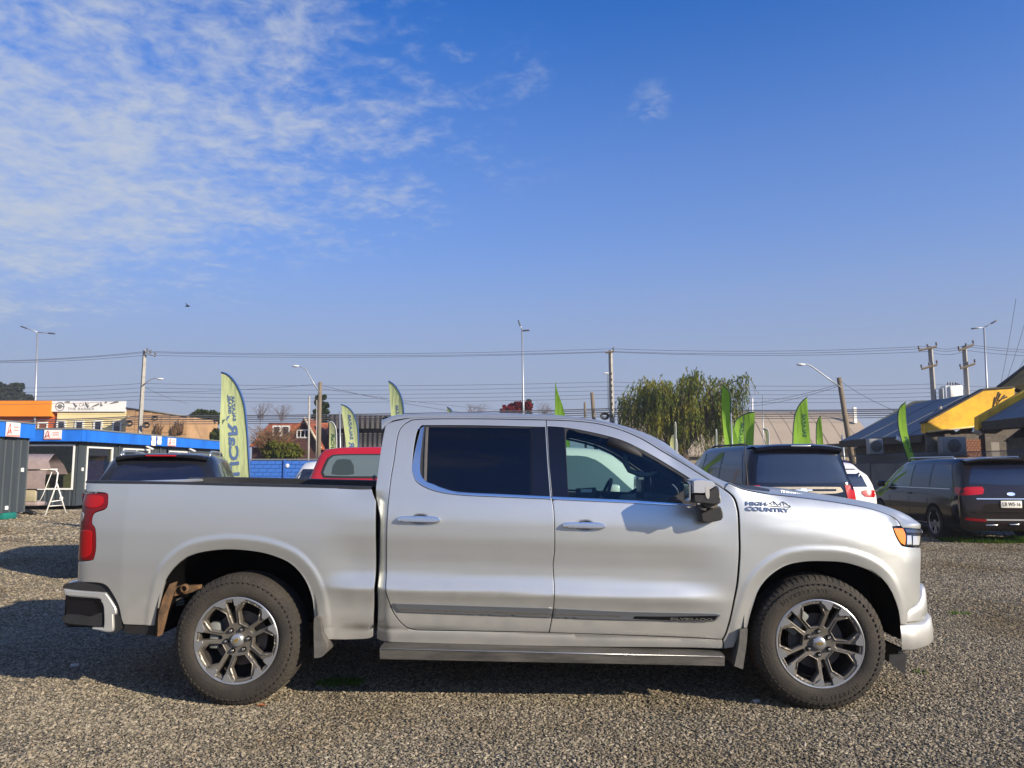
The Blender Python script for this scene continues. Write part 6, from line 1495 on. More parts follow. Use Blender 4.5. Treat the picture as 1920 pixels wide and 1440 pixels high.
for p, q in ((a_, b_), (b_, c_)):
    w_ = Vector((0, .36, 0)); h_ = Vector((0, 0, .06)); mb.add([p, q, q + w_, p + w_, p + h_, q + h_, q + w_ + h_, p + w_ + h_], [(0, 3, 2, 1), (4, 5, 6, 7), (0, 1, 5, 4), (1, 2, 6, 5), (2, 3, 7, 6), (3, 0, 4, 7)])
o = mb.build('coping', M_DKWOOD, e); o.location = (0, -26.8, 0)
M_SCRAPE = mat('dark scrape', (.06, .035, .02), rough=.9)
for (u0, v0, u1, v1) in ((1862, 765, 1873, 735), (1868, 757, 1876, 738), (1866, 762, 1884, 741), (1860, 770, 1866, 745), (1870, 752, 1888, 744)):
    mb = MB(); mb.tube([at(u0, v0, 26.79), at(u1, v1, 26.79)], [.008, .03], n=4); o = mb.build('stain_streak', M_SCRAPE, e); o.location = (0, -26.8, 0)
e = parapet('yellow_parapet', 'pale far parapet wall behind the slate roof', 34.2, par_xy([(1618, 807), (1716, 752), (1756, 751), (1756, 812), (1625, 822), (1619, 822)], 34.2), m=M_YELT)
e = parapet('yellow_parapet', 'narrow near parapet edging the slate roof at right edge', 23.4, par_xy([(1834, 782), (1926, 730), (1990, 694), (1990, 712), (1926, 748), (1845, 795), (1836, 806), (1834, 806)], 23.4), th=.2, m=M_YEL)
big = thing('gable_building', 'dim ochre gable wall rising at the right edge behind the workshops', 'building', (0, 26.5, 0))
mb = MB(); mb.prism(par_xy([(1872, 728), (1940, 674), (2040, 600), (2040, 873), (1872, 873)], 31.6), 5.1); mb.build('gable_wall', mat('ochre plaster', (.28, .17, .04), rough=.85, var=.4, vscale=.8), big)
mb = MB(); mb.tube([at(1872, 727, 31.6), at(2040, 599, 31.6)], .10, n=6); o = mb.build('roof_edge', M_BLKP, big); o.location = (0, -26.5, 0)
# courtyard wall under the main parapet : bricks
by = 27.05
bwall = thing('brick_wall', 'shaded brick wall under the large yellow parapet', 'wall', (0, by, 0))
x0 = at(1738, 830, by).x; x1 = at(1912, 830, by).x
mb = MB(); mb.box(((x0 + x1) / 2, .06, 1.35), (x1 - x0, .08, 2.7)); mb.build('wall_core', M_DKWALL, bwall)
bme = None
for r_ in range(13):
    for k in range(14):
        xk = at(1800, 830, by).x + (k + (.5 if r_ % 2 else 0)) * .125 
        if xk > at(1850, 830, by).x: continue
        if bme is None: mb = MB(); mb.box((0, 0, 0), (.115, .03, .075)); o = mb.build('brick', M_BRICK, bwall); bme = o.data
        else: o = link('brick', bme, bwall)
        o.location = (xk, .01 + random.uniform(-.004, .004), 1.45 + r_ * .085)
for x_ in (x0 + .05, at(1850, 830, by).x, at(1775, 830, by).x):
    mb = MB(); mb.box((x_, -.02, 1.35), (.20, .14, 2.7)); mb.build('column', M_DKWALL, bwall)
mb = MB(); mb.box((at(1861, 835, by).x, -.01, 1.4), (.42, .06, 2.0)); mb.build('door', mat('pale door', (.22, .20, .17), rough=.7), bwall)
def ac(u, v, Y, w, h, label):
    p = at(u, v, Y); e = thing('air_conditioner', label, 'air conditioner', (p.x, Y, p.z))
    mb = MB(); mb.box((0, 0, 0), (w, .28, h), bev=.02); mb.build('casing', mat('shaded ac casing', (.22, .23, .24), rough=.5), e, auto=40)  # white unit coloured grey, the shade on it put into the casing
    mb = MB(); mb.lathe([(h * .38, -.15), (h * .36, -.16), (.05, -.155), (0, -.155)], n=20); mb.build('fan_grille', M_DUSTBLK, e)
    mb = MB(); mb.box((0, .05, -h / 2 - .03), (w * 1.1, .4, .03)); mb.build('bracket', M_DUSTBLK, e)
ac(1785, 836, 26.6, .85, .62, 'white air conditioner on the brick wall under the yellow parapet'); ac(1640, 837, 34.0 - 6.2, .5, .55, 'white air conditioner at the far end of the workshops')
for u, v, Y in ((1687, 824, 26.9), (1831, 810, 24.0)):
    p = at(u, v, Y); mb = MB(); mb.box(p, (.22, .12, .12), M=Matrix.Rotation(R(30), 4, 'Y'), bev=.01); mb.tube([p, p + Vector((0, .2, .15))], .02, n=5); o = mb.build('flood_light', M_SIGN); tag(o, 'small flood light under the ' + ('slate eave' if u < 1700 else 'near yellow parapet'), 'flood light')
# low concrete wall with coils of razor wire
cw = thing('concrete_wall', 'low grey concrete wall in front of the workshops', 'wall', (0, 0, 0))
M_CONC = mat('grey concrete', (.16, .155, .15), rough=.9, var=.25, vscale=1.2)
mb = MB(); mb.box((13.6, 25.5, .83), (.16, 20, 1.66)); mb.build('wall_panel', M_CONC, cw)
for k in range(8): mb = MB(); mb.box((13.58, 16.2 + k * 2.6, .84), (.22, .2, 1.69)); mb.build('post', M_CONC, cw)
mb = MB(); pts = [(13.6 + .16 * math.cos(t), 16 + t * .022, 1.84 + .16 * math.sin(t)) for t in np.linspace(0, 2 * math.pi * 130, 130 * 9)]
mb.tube(pts, .008, n=3); o = mb.build('razor_wire', mat('galvanised wire', (.24, .24, .25), rough=.45, metal=.8)); tag(o, 'coils of razor wire along the low concrete wall', 'razor wire')
# ================================================================== poles, wires, flags, trees
M_GALV = mat('galvanised pole', (.36, .38, .40), rough=.45, metal=.6); M_CONP = mat('concrete pole', (.30, .285, .255), rough=.85, var=.2, vscale=3); M_WOODP = mat('grey wood pole', (.16, .125, .085), rough=.85, var=.3, vscale=3, stretch=(6, 6, .5))
M_WIRE = mat('dark cable', (.07, .07, .09), rough=.7); M_LAMPW = mat('lamp housing', (.62, .63, .64), rough=.35); M_INSUL = mat('insulator', (.10, .10, .12), rough=.4)
def base_of(u, v, D): p = at(u, v, D); return Vector((p.x, p.y, 0)), p
def lamp_post(label, u_top, v_top, u_b, v_b, D, arms):
    t = at(u_top, v_top, D); b = at(u_b, v_b, D); k = t.z / (t.z - b.z); foot = t + (b - t) * k; foot.z = 0
    e = thing('street_lamp', label, 'street lamp', foot); t = t - foot
    mb = MB(); mb.tube([(0, 0, 0), t * .5, t], [.11, .085, .06], n=10); mb.build('pole', M_GALV, e)
    for uu, vv in arms:
        q = at(uu, vv, D) - foot; d = (q - t); mb = MB(); mb.tube([t, t + d * .5 + Vector((0, 0, .0)), t + d * .75], .04, n=6); mb.build('arm', M_GALV, e)
        dn = d.normalized(); mb = MB(); c_ = t + d * .86
        mb.box(c_, (max(.5, d.length * .36), .26, .10), M=Matrix.Rotation(-math.atan2(d.z, d.x), 4, 'Y'), bev=.04); mb.build('lamp_head', mat('dark lamp head', (.06, .065, .08), rough=.4), e, auto=40)
    return e
lamp_post('tall double armed street lamp at the far left', 70.5, 623, 65, 800, 60, [(41, 612.5), (101, 625.5)])
lamp_post('tall street lamp rising behind the middle of the truck cab', 979, 620, 981.5, 775, 58, [(973, 604), (988, 619.5)])
lamp_post('tall double armed street lamp at the far right', 1845, 614, 1850.5, 726, 58, [(1825, 616), (1867, 602)])
def pole(name, label, u0, v0, u1, v1, D, r0, r1, m, sq=False, ground=True):
    t = at(u0, v0, D); b = at(u1, v1, D); foot = b.copy()
    if ground: k = t.z / max(.1, (t.z - b.z)); foot = t + (b - t) * k
    foot.z = 0 if ground else foot.z
    e = thing(name, label, 'utility pole' if name == 'utility_pole' else 'pole', foot); mb = MB(); mb.tube([(0, 0, 0), t - foot], [r0, r1], n=4 if sq else 9, smooth=not sq); mb.build('post', m, e); e['top'] = 0
    return e, foot, t
def cross_arm(e, foot, t, a, b, dz=0.0, ins=(0, .5, 1), th=.10, D=None):
    A, B = at(*a, D) - foot, at(*b, D) - foot; mb = MB(); mb.tube([A, B], th * .7, n=4, smooth=False); ca = mb.build('cross_arm', M_WOODP if th > .07 else M_GALV, e)
    for k in ins:
        p = A.lerp(B, k); mb = MB(); mb.lathe([(.03, 0), (.03, .06), (.07, .08), (.07, .13), (.05, .15), (.07, .17), (.06, .24), (0, .26)], n=8, M=Matrix.Translation(p + Vector((0, 0, .05))) @ Matrix.Rotation(R(90), 4, 'X')); mb.build('insulator', M_INSUL, ca)
DL = 53.0
pl, pf, ptp = pole('utility_pole', 'concrete utility pole with short white cross arm left of the tall flag', 271.5, 657, 263, 800, DL, .19, .13, M_CONP, True)
cross_arm(pl, pf, ptp, (272, 659), (292, 668.5), D=DL - .3, th=.07, ins=(.2, .5, .95))
pc, cf, ctp = pole('utility_pole', 'concrete utility pole behind the windscreen end of the truck roof', 1144.5, 657, 1147.5, 785, DL, .20, .14, M_CONP, True)
cross_arm(pc, cf, ctp, (1135, 661), (1151, 659), D=DL - .3, ins=(.95,))
for k in range(9):
    z = 4.6 + k * .42; p = (ctp - cf) * (z / ctp.z); mb = MB(); mb.box(p - cf * 0 + Vector((0, -.17, 0)), (.10, .04, .16)); mb.build('climbing_slot', M_BLKP, pc)
p_ = at(1139, 703, DL - .3) - cf; mb = MB(); mb.tube([p_ + Vector((.05, .2, -2.4)), p_ + Vector((.05, .1, .1)), p_ + Vector((-.05, 0, .15))], .03, n=6); mb.build('lamp_arm', M_GALV, pc); mb = MB(); mb.box(p_ + Vector((-.10, 0, .12)), (.34, .2, .09), bev=.03); mb.build('lamp_head', M_LAMPW, pc, auto=40)
def bracket_lamp(e, foot, a, mid, head, D, m=M_GALV):
    A, Mi, H = (at(*q, D) - foot for q in (a, mid, head)); mb = MB(); mb.tube([A, A.lerp(Mi, .5), Mi, Mi.lerp(H, .5) + Vector((0, 0, .08)), H], .035, n=6); mb.build('lamp_arm', m, e)
    mb = MB(); d = (H - Mi).normalized(); mb.lathe([(0, -.30), (.07, -.26), (.13, -.05), (.10, .12), (0, .2)], n=10, M=Matrix.Translation(H) @ Matrix.Rotation(R(90), 4, 'Z') @ Matrix.Scale(.55, 4, (0, 0, 1))); mb.build('lamp_head', M_LAMPW, e)
w1_, wf, wt_ = pole('utility_pole', 'round wooden pole with curved lamp arm left of the truck cab', 600.5, 716.5, 597.5, 845, 48, .15, .11, M_WOODP); bracket_lamp(w1_, wf, (598, 735), (573, 692), (553, 686.5), 47.8)
bracket_lamp(pl, pf, (268, 722), (283, 711), (299, 710.5), 52.6)
w2_, wf2, wt2 = pole('utility_pole', 'leaning wooden pole with curved lamp arm right of the willow', 1573, 708, 1597, 858, 40, .16, .12, M_WOODP); bracket_lamp(w2_, wf2, (1577, 727), (1522, 687), (1500, 683.5), 39.8)
hA, hf, ht = pole('utility_pole', 'left concrete pole of the transformer pair behind the yellow roof', 1744, 650, 1752, 765, 50, .22, .16, M_CONP, True)
cross_arm(hA, hf, ht, (1723, 657), (1756, 650), D=49.7); cross_arm(hA, hf, ht, (1728, 692), (1757, 684), D=49.7)
hB, hf2, ht2 = pole('utility_pole', 'right concrete pole of the transformer pair behind the yellow roof', 1808, 649, 1815, 765, 50, .22, .16, M_CONP, True)
cross_arm(hB, hf2, ht2, (1798, 657.5), (1825, 646.5), D=49.7); cross_arm(hB, hf2, ht2, (1801, 691), (1828, 682), D=49.7)
tp = at(1784, 738, 49.6); tr = thing('transformer', 'pale grey pole transformer with cooling fins between the concrete poles', 'transformer', tp)
mb = MB(); mb.box((0, 0, 0), (1.15, .7, 1.0), bev=.06); mb.build('tank', M_LAMPW, tr, auto=40)
mb = MB(); mb.box((-.12, -.42, .1), (.42, .14, .72), bev=.03); mb.build('control_box', M_WHITEF, tr, auto=40)
for k in range(5): mb = MB(); mb.box((-.62, -.25 + k * .12, -.05), (.14, .03, .8)); mb.build('cooling_fin', M_LAMPW, tr)
for k in range(4): mb = MB(); mb.lathe([(.05, 0), (.06, .06), (.04, .09), (.06, .12), (.03, .25)], n=8, M=Matrix.Translation((-.2 + k * .17, 0, .5)) @ Matrix.Rotation(R(90), 4, 'X')); mb.build('bushing', M_INSUL, tr)
mb = MB(); mb.tube([(.2, -.2, .62), (.45, -.2, .58), (.62, -.2, .4), (.64, -.2, .0)], .05, n=6); mb.box((0, .1, -.62), (3.2, .3, .2)); mb.build('support_beam', M_INSUL, tr)
for lab, (u0, v0, u1, v1, D, r, m) in (('white square post in front of the red roofed house', (580, 743, 578, 862, 46, .07, M_CONP)), ('short weathered wooden stump pole behind the truck roof', (1110, 736, 1113, 778, 50, .14, M_WOODP)), ('thin wooden pole beside the stump behind the roof', (1096.5, 754, 1097, 780, 52, .09, M_WOODP)),
        ('thin galvanised post left of the second green flag', (637, 771, 638, 845, 44, .05, M_GALV)), ('slim white post beside the willow', (1410.5, 746, 1410.5, 800, 60, .09, M_LAMPW)), ('thin grey post right of the willow with short bracket', (1430, 741, 1431, 800, 60, .04, M_GALV)), ('thin grey post left of the leaning pole', (1579, 815, 1583, 862, 38, .05, M_GALV)), ('short pale post in front of the slate roof', (1763, 762, 1763.5, 775, 30, .07, M_CONP)), ('white pole leaning in front of the red house right of the square post', (594, 750, 593, 845, 50, .035, M_CONP))):
    pole('post', lab, u0, v0, u1, v1, D, r, r * .85, m)
# ---- wires
ORD = {3: ('topmost', 'middle', 'lowest'), 5: ('topmost', 'second highest', 'middle', 'second lowest', 'lowest')}
def wire(pts, sag, r, group, label, n=14):
    P = []
    for i in range(len(pts) - 1):
        a, b = Vector(pts[i]), Vector(pts[i + 1])
        for k in range(n): t = k / n; P.append(a.lerp(b, t) - Vector((0, 0, 4 * sag * t * (1 - t))))
    P.append(Vector(pts[-1])); mb = MB(); mb.tube(P, r, n=4); o = mb.build('overhead_wire', M_WIRE, fix=False); tag(o, label, 'overhead wire', group)
G1 = 'high voltage wires along the pole tops'
for k_, (vL, v1_, v2_, v3_, v4_, vR) in enumerate(((671, 659, 654, 649, 646, 651), (671.5, 661, 659, 653, 650, 656), (672.5, 666, 660, 659, 657, 662))):
    P = [at(-150, vL + 6, DL), at(273, v1_, DL), at(1148, v2_, DL), at(1742, v3_, 50), at(1812, v4_, 50), at(2100, vR + 4, 49)]
    wire(P, .25, .013, G1, ORD[3][k_] + ' of three thin high wires strung between the concrete pole tops')
G2 = 'low voltage wires above the rooftops'
for k_, v in enumerate((718, 726, 734, 741.5, 748.5)):
    wire([at(-150, v + 6, DL), at(266, v + 1, DL), at(1146, v - 2, DL), at(1748, v + 2, 50), at(2100, v + 3, 50)], .22, .012, G2, ORD[5][k_] + ' of five thin low wires crossing behind the flags')
G3 = 'thick communication cables at roof height'
for k_, (v, r) in enumerate(((768, .035), (771, .028), (775, .035), (779, .025), (783, .022))):
    wire([at(-150, v + 22, DL), at(264, v + 12, DL), at(1147, v - 2, DL), at(1752, v - 2, 48)], .12, r, G3, ORD[5][k_] + ' of five thick dark cables strung at roof height along the street')
for a, b, lab in (((600, 722, 48), (900, 778, 45), 'service wire sloping right from the wooden pole to the truck roof'), ((600, 728, 48), (960, 770, 52), 'longer service wire sloping right from the wooden pole'), ((597, 720, 48), (266, 735, DL), 'service wire between the wooden pole and the left concrete pole'), ((1573, 720, 40), (1400, 757, 52), 'service wire from the leaning pole down to the willow'), ((1573, 724, 40), (1405, 762, 52), 'lower service wire from the leaning pole to the willow'), ((1577, 715, 40), (1700, 778, 30), 'service wire from the leaning pole to the slate roof'),
        ((1905, 560, 40), (1876, 722, 47), 'steep guy wire nearest the gable at right edge'), ((1930, 575, 40), (1884, 722, 47), 'second steep guy wire at right edge'), ((1945, 620, 40), (1893, 722, 47), 'third steep guy wire at right edge'), ((270, 725, DL), (352, 756, 58), 'service wire from the concrete pole to the tan building')):
    wire([at(*a), at(*b)], .15, .010, 'service wires', lab)
M_COIL = mat('cable coil', (.03, .028, .03), rough=.7)
for u, v, r, lab in ((242, 794, .24, 'black cable coil left of the concrete pole'), (274, 797, .24, 'black cable coil right of the concrete pole'), (290, 784, .20, 'higher black cable coil hung on the street cables'), (1134, 780, .30, 'black cable coil by the central concrete pole')):
    p = at(u, v, DL - .4); mb = MB()
    for k in range(5): mb.tube([p + Vector((r * (1 - .1 * k) * math.cos(t), .03 * k, r * .8 * (1 - .1 * k) * math.sin(t))) for t in np.linspace(0, 2 * math.pi, 15)], .035, n=4)
    o = mb.build('cable_coil', M_COIL, fix=False); tag(o, lab, 'cable coil')

# ---- feather flags
def fabric(name, col, edge=False):
    m = bpy.data.materials.new(name); m.use_nodes = True; t = m.node_tree; t.nodes.clear(); n = NT(t); MATS[name] = m
    df = n('ShaderNodeBsdfDiffuse'); tr = n('ShaderNodeBsdfTranslucent'); tcn = n('ShaderNodeTexCoord')
    no = n('ShaderNodeTexNoise'); no.inputs['Scale'].default_value = 2.2; no.inputs['Detail'].default_value = 3; t.links.new(tcn.outputs['Object'], no.inputs['Vector'])
    c = ramp(t, no.outputs[0], [(.3, tuple(x * .9 for x in col)), (.7, col)]); t.links.new(c, df.inputs[0])
    h2 = n('ShaderNodeHueSaturation'); h2.inputs['Saturation'].default_value = 1.25; h2.inputs['Value'].default_value = 1.0; t.links.new(c, h2.inputs['Color']); t.links.new(h2.outputs[0], tr.inputs[0])
    nb = n('ShaderNodeTexNoise'); nb.inputs['Scale'].default_value = 3.0; nb.inputs['Detail'].default_value = 3; mpb = n('ShaderNodeMapping'); mpb.inputs['Scale'].default_value = (3.2, 1, .7); mpb.inputs['Rotation'].default_value = (0, .5, 0); t.links.new(tcn.outputs['Object'], mpb.inputs[0]); t.links.new(mpb.outputs[0], nb.inputs['Vector']); bpn = n('ShaderNodeBump'); bpn.inputs['Strength'].default_value = .30; bpn.inputs['Distance'].default_value = .10; t.links.new(nb.outputs[0], bpn.inputs['Height']); t.links.new(bpn.outputs[0], df.inputs['Normal']); t.links.new(bpn.outputs[0], tr.inputs['Normal'])
    mx = n('ShaderNodeMixShader'); mx.inputs[0].default_value = .42; t.links.new(df.outputs[0], mx.inputs[1]); t.links.new(tr.outputs[0], mx.inputs[2]); o = n('ShaderNodeOutputMaterial'); t.links.new(mx.outputs[0], o.inputs[0]); return m
M_FLAG = fabric('lime flag fabric', (.70, .77, .38)); M_FLAGP = fabric('pale lime flag fabric', (.66, .68, .34)); M_FLAGBACKLIT = fabric('backlit lime flag fabric', (.32, .56, .08)); M_FEDGE = mat('dark blue flag hem', (.022, .075, .24), rough=.7); M_FEDGEG = mat('dark green flag hem', (.008, .035, .03), rough=.7)  # green one: lime fabric again, with the backlight put into its colour
M_FINK = mat('slate blue flag print', (.075, .13, .27), rough=.8); M_FINKG = mat('dark green flag print', (.03, .12, .05), rough=.8)
def flag(label, outline, D, m, edge_m, edge_idx, yaw=0.0, wav=.05, texts=(), poleside=None, hem=.04, group='feather flags round the car lot'):
    """outline in photo pixels; edge_idx = (i,j) run of the outline that carries the hem with the pole"""
    c0 = outline[0]; o_ = at(sum(p[0] for p in outline) / len(outline), 875, D)
    P2 = resample([(at(u, v, D).x - o_.x, at(u, v, D).z) + ((r[0],) if r else ()) for u, v, *r in outline], .12)
    e = thing('feather_flag', label, 'flag', (o_.x, D, 0), yaw, group)
    X = np.array([p.x for p in P2]); Z = np.array([p.y for p in P2]); w_ = X.max() - X.min()
    def wy(x, z): return wav * math.sin(x / w_ * 3.0 + z * .9) + wav * .5 * math.sin(z * 2.6 + x * 4)
    gx, gz = np.meshgrid(np.arange(X.min(), X.max(), .11), np.arange(Z.min(), Z.max(), .11)); gx = gx.ravel(); gz = gz.ravel(); ok = in_poly_np(gx, gz, P2) & (dist_poly_np(gx, gz, P2) > .03)
    st = list(zip(gx[ok], gz[ok])); tri = cdt_poly(P2, steiner=st); V = [(a, wy(a, b), b) for a, b in [tuple(p) for p in P2] + st]
    mb = MB(); mb.add(V, [tuple(t) for t in tri], True); mb.build('fabric', m, e)
    i, j = edge_idx; E = resample([(at(u, v, D).x - o_.x, at(u, v, D).z) for u, v, *r in outline[i:j + 1]], .08, closed=False)
    mb = MB(); mb.tube([Vector((p.x, wy(p.x, p.y), p.y)) for p in E], hem * .5, n=6); mb.build('hem', edge_m, e)
    low = E[-1] if E[-1].y < E[0].y else E[0]; mb = MB(); mb.tube([Vector((low.x, wy(low.x, low.y), low.y + .02)), Vector((low.x + .02, 0, 0))], .022, n=6); mb.lathe([(0, .06), (.22, .05), (.25, 0)], n=12, M=Matrix.Translation((low.x, 0, 0)) @ Matrix.Rotation(R(90), 4, 'X')); mb.build('pole', M_GALV, e)
    for body, u, v, ang, L_, h_, mk in texts:
        me = text_mesh(body, .1, bold=.003); xs = [q.co.x for q in me.vertices]; ys = [q.co.y for q in me.vertices]; cx, cy = (max(xs) + min(xs)) / 2, (max(ys) + min(ys)) / 2; sx, sy = L_ / (max(xs) - min(xs)), h_ / (max(ys) - min(ys))
        pc_ = at(u, v, D); ca, sa = math.cos(ang), math.sin(ang)
        for q in me.vertices:
            a, b = (q.co.x - cx) * sx, -(q.co.y - cy) * sy          # the print shows through mirrored
            x, z = pc_.x - o_.x + a * ca - b * sa, pc_.z + a * sa + b * ca; q.co = Vector((x, wy(x, z) - .012, z))
        me.materials.append(mk); link('flag_lettering', me, e)
    return e
UP = R(86)
e = flag('tallest lime flag with mirrored lettering beside the dark suv', [(412.5, 697.5, 'c'), (424, 701), (438, 714), (449, 733), (457, 757), (461, 790), (465, 840), (471, 930), (474, 985, 'c'), (430, 990, 'c'), (414, 880), (411.5, 800), (413, 740)], 16.6, M_FLAG, M_FEDGE, (0, 8), 0, texts=[('BLICaR', 438.5, 853, R(95), 1.42, .205, M_FINK), ('ISRAEL', 429, 757, R(97), .42, .07, M_FINK), ('SALAZAR', 437, 765, R(97), .56, .07, M_FINK)])
mb = MB(); q = [at(434, 779, 16.6), at(426.5, 790, 16.6), at(427, 782, 16.6)]; o_ = e.location; mb.prism([(p.x - o_.x, p.z) for p in q], .01, Matrix.Translation((0, -.07, 0))); mb.build('flag_mark', M_FINK, e)
flag('narrow lime flag standing just left of the red pickup roof', [(638.5, 758, 'c'), (650, 762), (661, 772), (668, 787), (671.5, 805), (672, 850), (673, 905, 'c'), (655, 905, 'c'), (648, 830), (641, 780)], 30, M_FLAG, M_FEDGE, (0, 6), texts=[('SALAZAR', 657, 800, R(97), 1.0, .12, M_FINK), ('R', 659, 833, R(97), .22, .2, M_FINK)])
flag('lime flag rising above the rear corner of the cab roof', [(728, 714, 'c'), (740, 722), (750, 737), (756, 757), (758, 790), (760, 860, 'c'), (737, 860, 'c'), (733, 790), (730, 740)], 22.5, M_FLAG, M_FEDGE, (0, 5), texts=[('SALAZAR', 746, 778, R(97), .62, .09, M_FINK)])
flag('tip of a lime flag just above the truck roof', [(838, 763, 'c'), (845, 767), (849, 775), (853, 800), (854, 850, 'c'), (842, 850, 'c'), (839, 790)], 31, M_FLAGP, M_FEDGE, (0, 4))
flag('sharp green flag behind the truck roof right of the tall lamp', [(1041, 714, 'c'), (1046, 735), (1056, 765), (1064, 800), (1072, 860, 'c'), (1043, 860, 'c'), (1041, 780)], 22.5, M_FLAGBACKLIT, M_FEDGEG, (5, 6), yaw=0)
flag('pale flag with mirrored lettering between the wooden pole and green flag', [(617, 790, 'c'), (624, 792), (629.5, 801), (631, 815), (631, 870, 'c'), (618, 870, 'c'), (617, 830)], 42, M_FLAGP, M_LAMPW, (0, 4), texts=[('LICaR', 623.5, 829, R(92), 1.0, .2, M_FINKG)])
flag('twisted green flag in front of the right side of the willow', [(1355, 721, 'c'), (1366, 733), (1370, 750), (1371.5, 775), (1374, 790), (1392, 850), (1402, 890, 'c'), (1362, 890, 'c'), (1358, 800), (1355.5, 750)], 22, M_FLAGBACKLIT, M_FEDGEG, (0, 3), wav=.12)
flag('broad green flag with blue hem overlapping the twisted flag', [(1413.5, 773, 'c'), (1400, 775), (1388, 782), (1379, 794), (1376, 830), (1376, 890, 'c'), (1411, 890, 'c'), (1413, 830)], 27, M_FLAGBACKLIT, M_FEDGEG, (0, 5), wav=.08, texts=[('SALAZAR', 1391, 812, R(80), .8, .12, M_FINKG)])
flag('green flag with dark lettering above the navy suv roof', [(1512, 745, 'c'), (1502, 754), (1494, 770), (1489.5, 795), (1487, 830), (1486, 890, 'c'), (1526, 890, 'c'), (1518, 810), (1513.5, 770)], 26, M_FLAGBACKLIT, M_FEDGEG, (0, 5), texts=[('SALAZAR', 1508, 797, R(92), .8, .12, M_FINKG)])
flag('slim green flag right of the lettered one above the navy suv', [(1538, 779, 'c'), (1533.5, 788), (1531.5, 805), (1532, 890, 'c'), (1547, 890, 'c'), (1543, 825), (1540, 795)], 34, M_FLAGBACKLIT, M_FEDGEG, (0, 3))
flag('curved green flag above the minivan in front of the slate roof', [(1697.5, 754, 'c'), (1689, 763), (1685.5, 780), (1687, 805), (1694, 835), (1707, 875), (1716, 900, 'c'), (1728, 900, 'c'), (1712, 850), (1703, 810), (1699, 775)], 25, M_FLAGBACKLIT, M_FEDGEG, (0, 6), texts=[('ICaR', 1704, 832, R(105), .55, .1, M_FINKG)])
flag('tiny pale flag between the hood and the willow trunk', [(1260, 816, 'c'), (1266, 820), (1270, 833), (1270, 870, 'c'), (1257, 870, 'c'), (1257, 830)], 44, M_FLAGP, M_LAMPW, (0, 3))
flag('small pale flag in front of the beige warehouse', [(1431, 803, 'c'), (1438, 805), (1441, 815), (1442, 870, 'c'), (1437, 870, 'c'), (1436, 820)], 44, M_FLAGP, M_LAMPW, (0, 3))
flag('very thin lime flag against the left of the willow', [(1265, 791, 'c'), (1267, 800), (1267.5, 870, 'c'), (1264, 870, 'c'), (1264, 815)], 40, M_FLAGP, M_LAMPW, (0, 2))
flag('very thin lime flag against the right of the willow', [(1341.5, 805, 'c'), (1343.5, 812), (1344, 870, 'c'), (1340.5, 870, 'c')], 40, M_FLAG, M_LAMPW, (0, 2))

# ---- trees and shrubs
def leaf_mat(name, c1, c2, c3=None, sc=.6):
    m = bpy.data.materials.new(name); m.use_nodes = True; t = m.node_tree; t.nodes.clear(); n = NT(t)
    tcn = n('ShaderNodeTexCoord'); no = n('ShaderNodeTexNoise'); no.inputs['Scale'].default_value = sc; no.inputs['Detail'].default_value = 6; no.inputs['Roughness'].default_value = .7; t.links.new(tcn.outputs['Object'], no.inputs['Vector'])
    c = ramp(t, no.outputs[0], [(.34, c1), (.5, c2), (.64, c3 or c2)]); df = n('ShaderNodeBsdfDiffuse'); tr = n('ShaderNodeBsdfTranslucent'); t.links.new(c, df.inputs[0]); t.links.new(c, tr.inputs[0])
    mx = n('ShaderNodeMixShader'); mx.inputs[0].default_value = .3; t.links.new(df.outputs[0], mx.inputs[1]); t.links.new(tr.outputs[0], mx.inputs[2]); o = n('ShaderNodeOutputMaterial'); t.links.new(mx.outputs[0], o.inputs[0]); return m
M_WILLOW = leaf_mat('willow leaves', (.045, .085, .020), (.115, .140, .026), (.30, .26, .045), .85); M_DKLEAF = leaf_mat('dark leaves', (.014, .026, .012), (.030, .048, .018), (.055, .065, .02), .8); M_BARK = mat('bark', (.075, .055, .04), rough=.9, var=.3, vscale=5); M_TWIG = mat('dry twigs', (.17, .095, .045), rough=.9, var=.3, vscale=2); M_BUSHG = leaf_mat('bush leaves', (.05, .07, .015), (.10, .11, .02), (.16, .13, .03), 1.2); M_REDLEAF = leaf_mat('red leaves', (.07, .008, .012), (.16, .014, .02), None, 1.0)
M_GREYTREE = leaf_mat('distant grey green leaves', (.020, .030, .022), (.032, .042, .028), None, .4)
def leaves(pts, size, m, name, parent, asp=2.2, droop=None):
    n = len(pts); pts = np.array(pts); d = np.random.normal(size=(n, 3)) if droop is None else np.array(droop) + np.random.normal(scale=.25, size=(n, 3)); d /= np.linalg.norm(d, axis=1)[:, None]
    s = np.random.normal(size=(n, 3)); s -= d * (s * d).sum(1)[:, None]; s /= np.linalg.norm(s, axis=1)[:, None]; sz = size * np.random.uniform(.6, 1.4, (n, 1))
    V = np.stack([pts - d * sz * .5 * asp, pts + s * sz * .5, pts + d * sz * .5 * asp, pts - s * sz * .5], 1).reshape(-1, 3)
    me = bpy.data.meshes.new(name); me.vertices.add(4 * n); me.vertices.foreach_set('co', V.ravel()); me.loops.add(4 * n); me.loops.foreach_set('vertex_index', np.arange(4 * n)); me.polygons.add(n); me.polygons.foreach_set('loop_start', np.arange(n) * 4); me.polygons.foreach_set('loop_total', np.full(n, 4)); me.update(); me.validate(); me.materials.append(m); return link(name, me, parent)
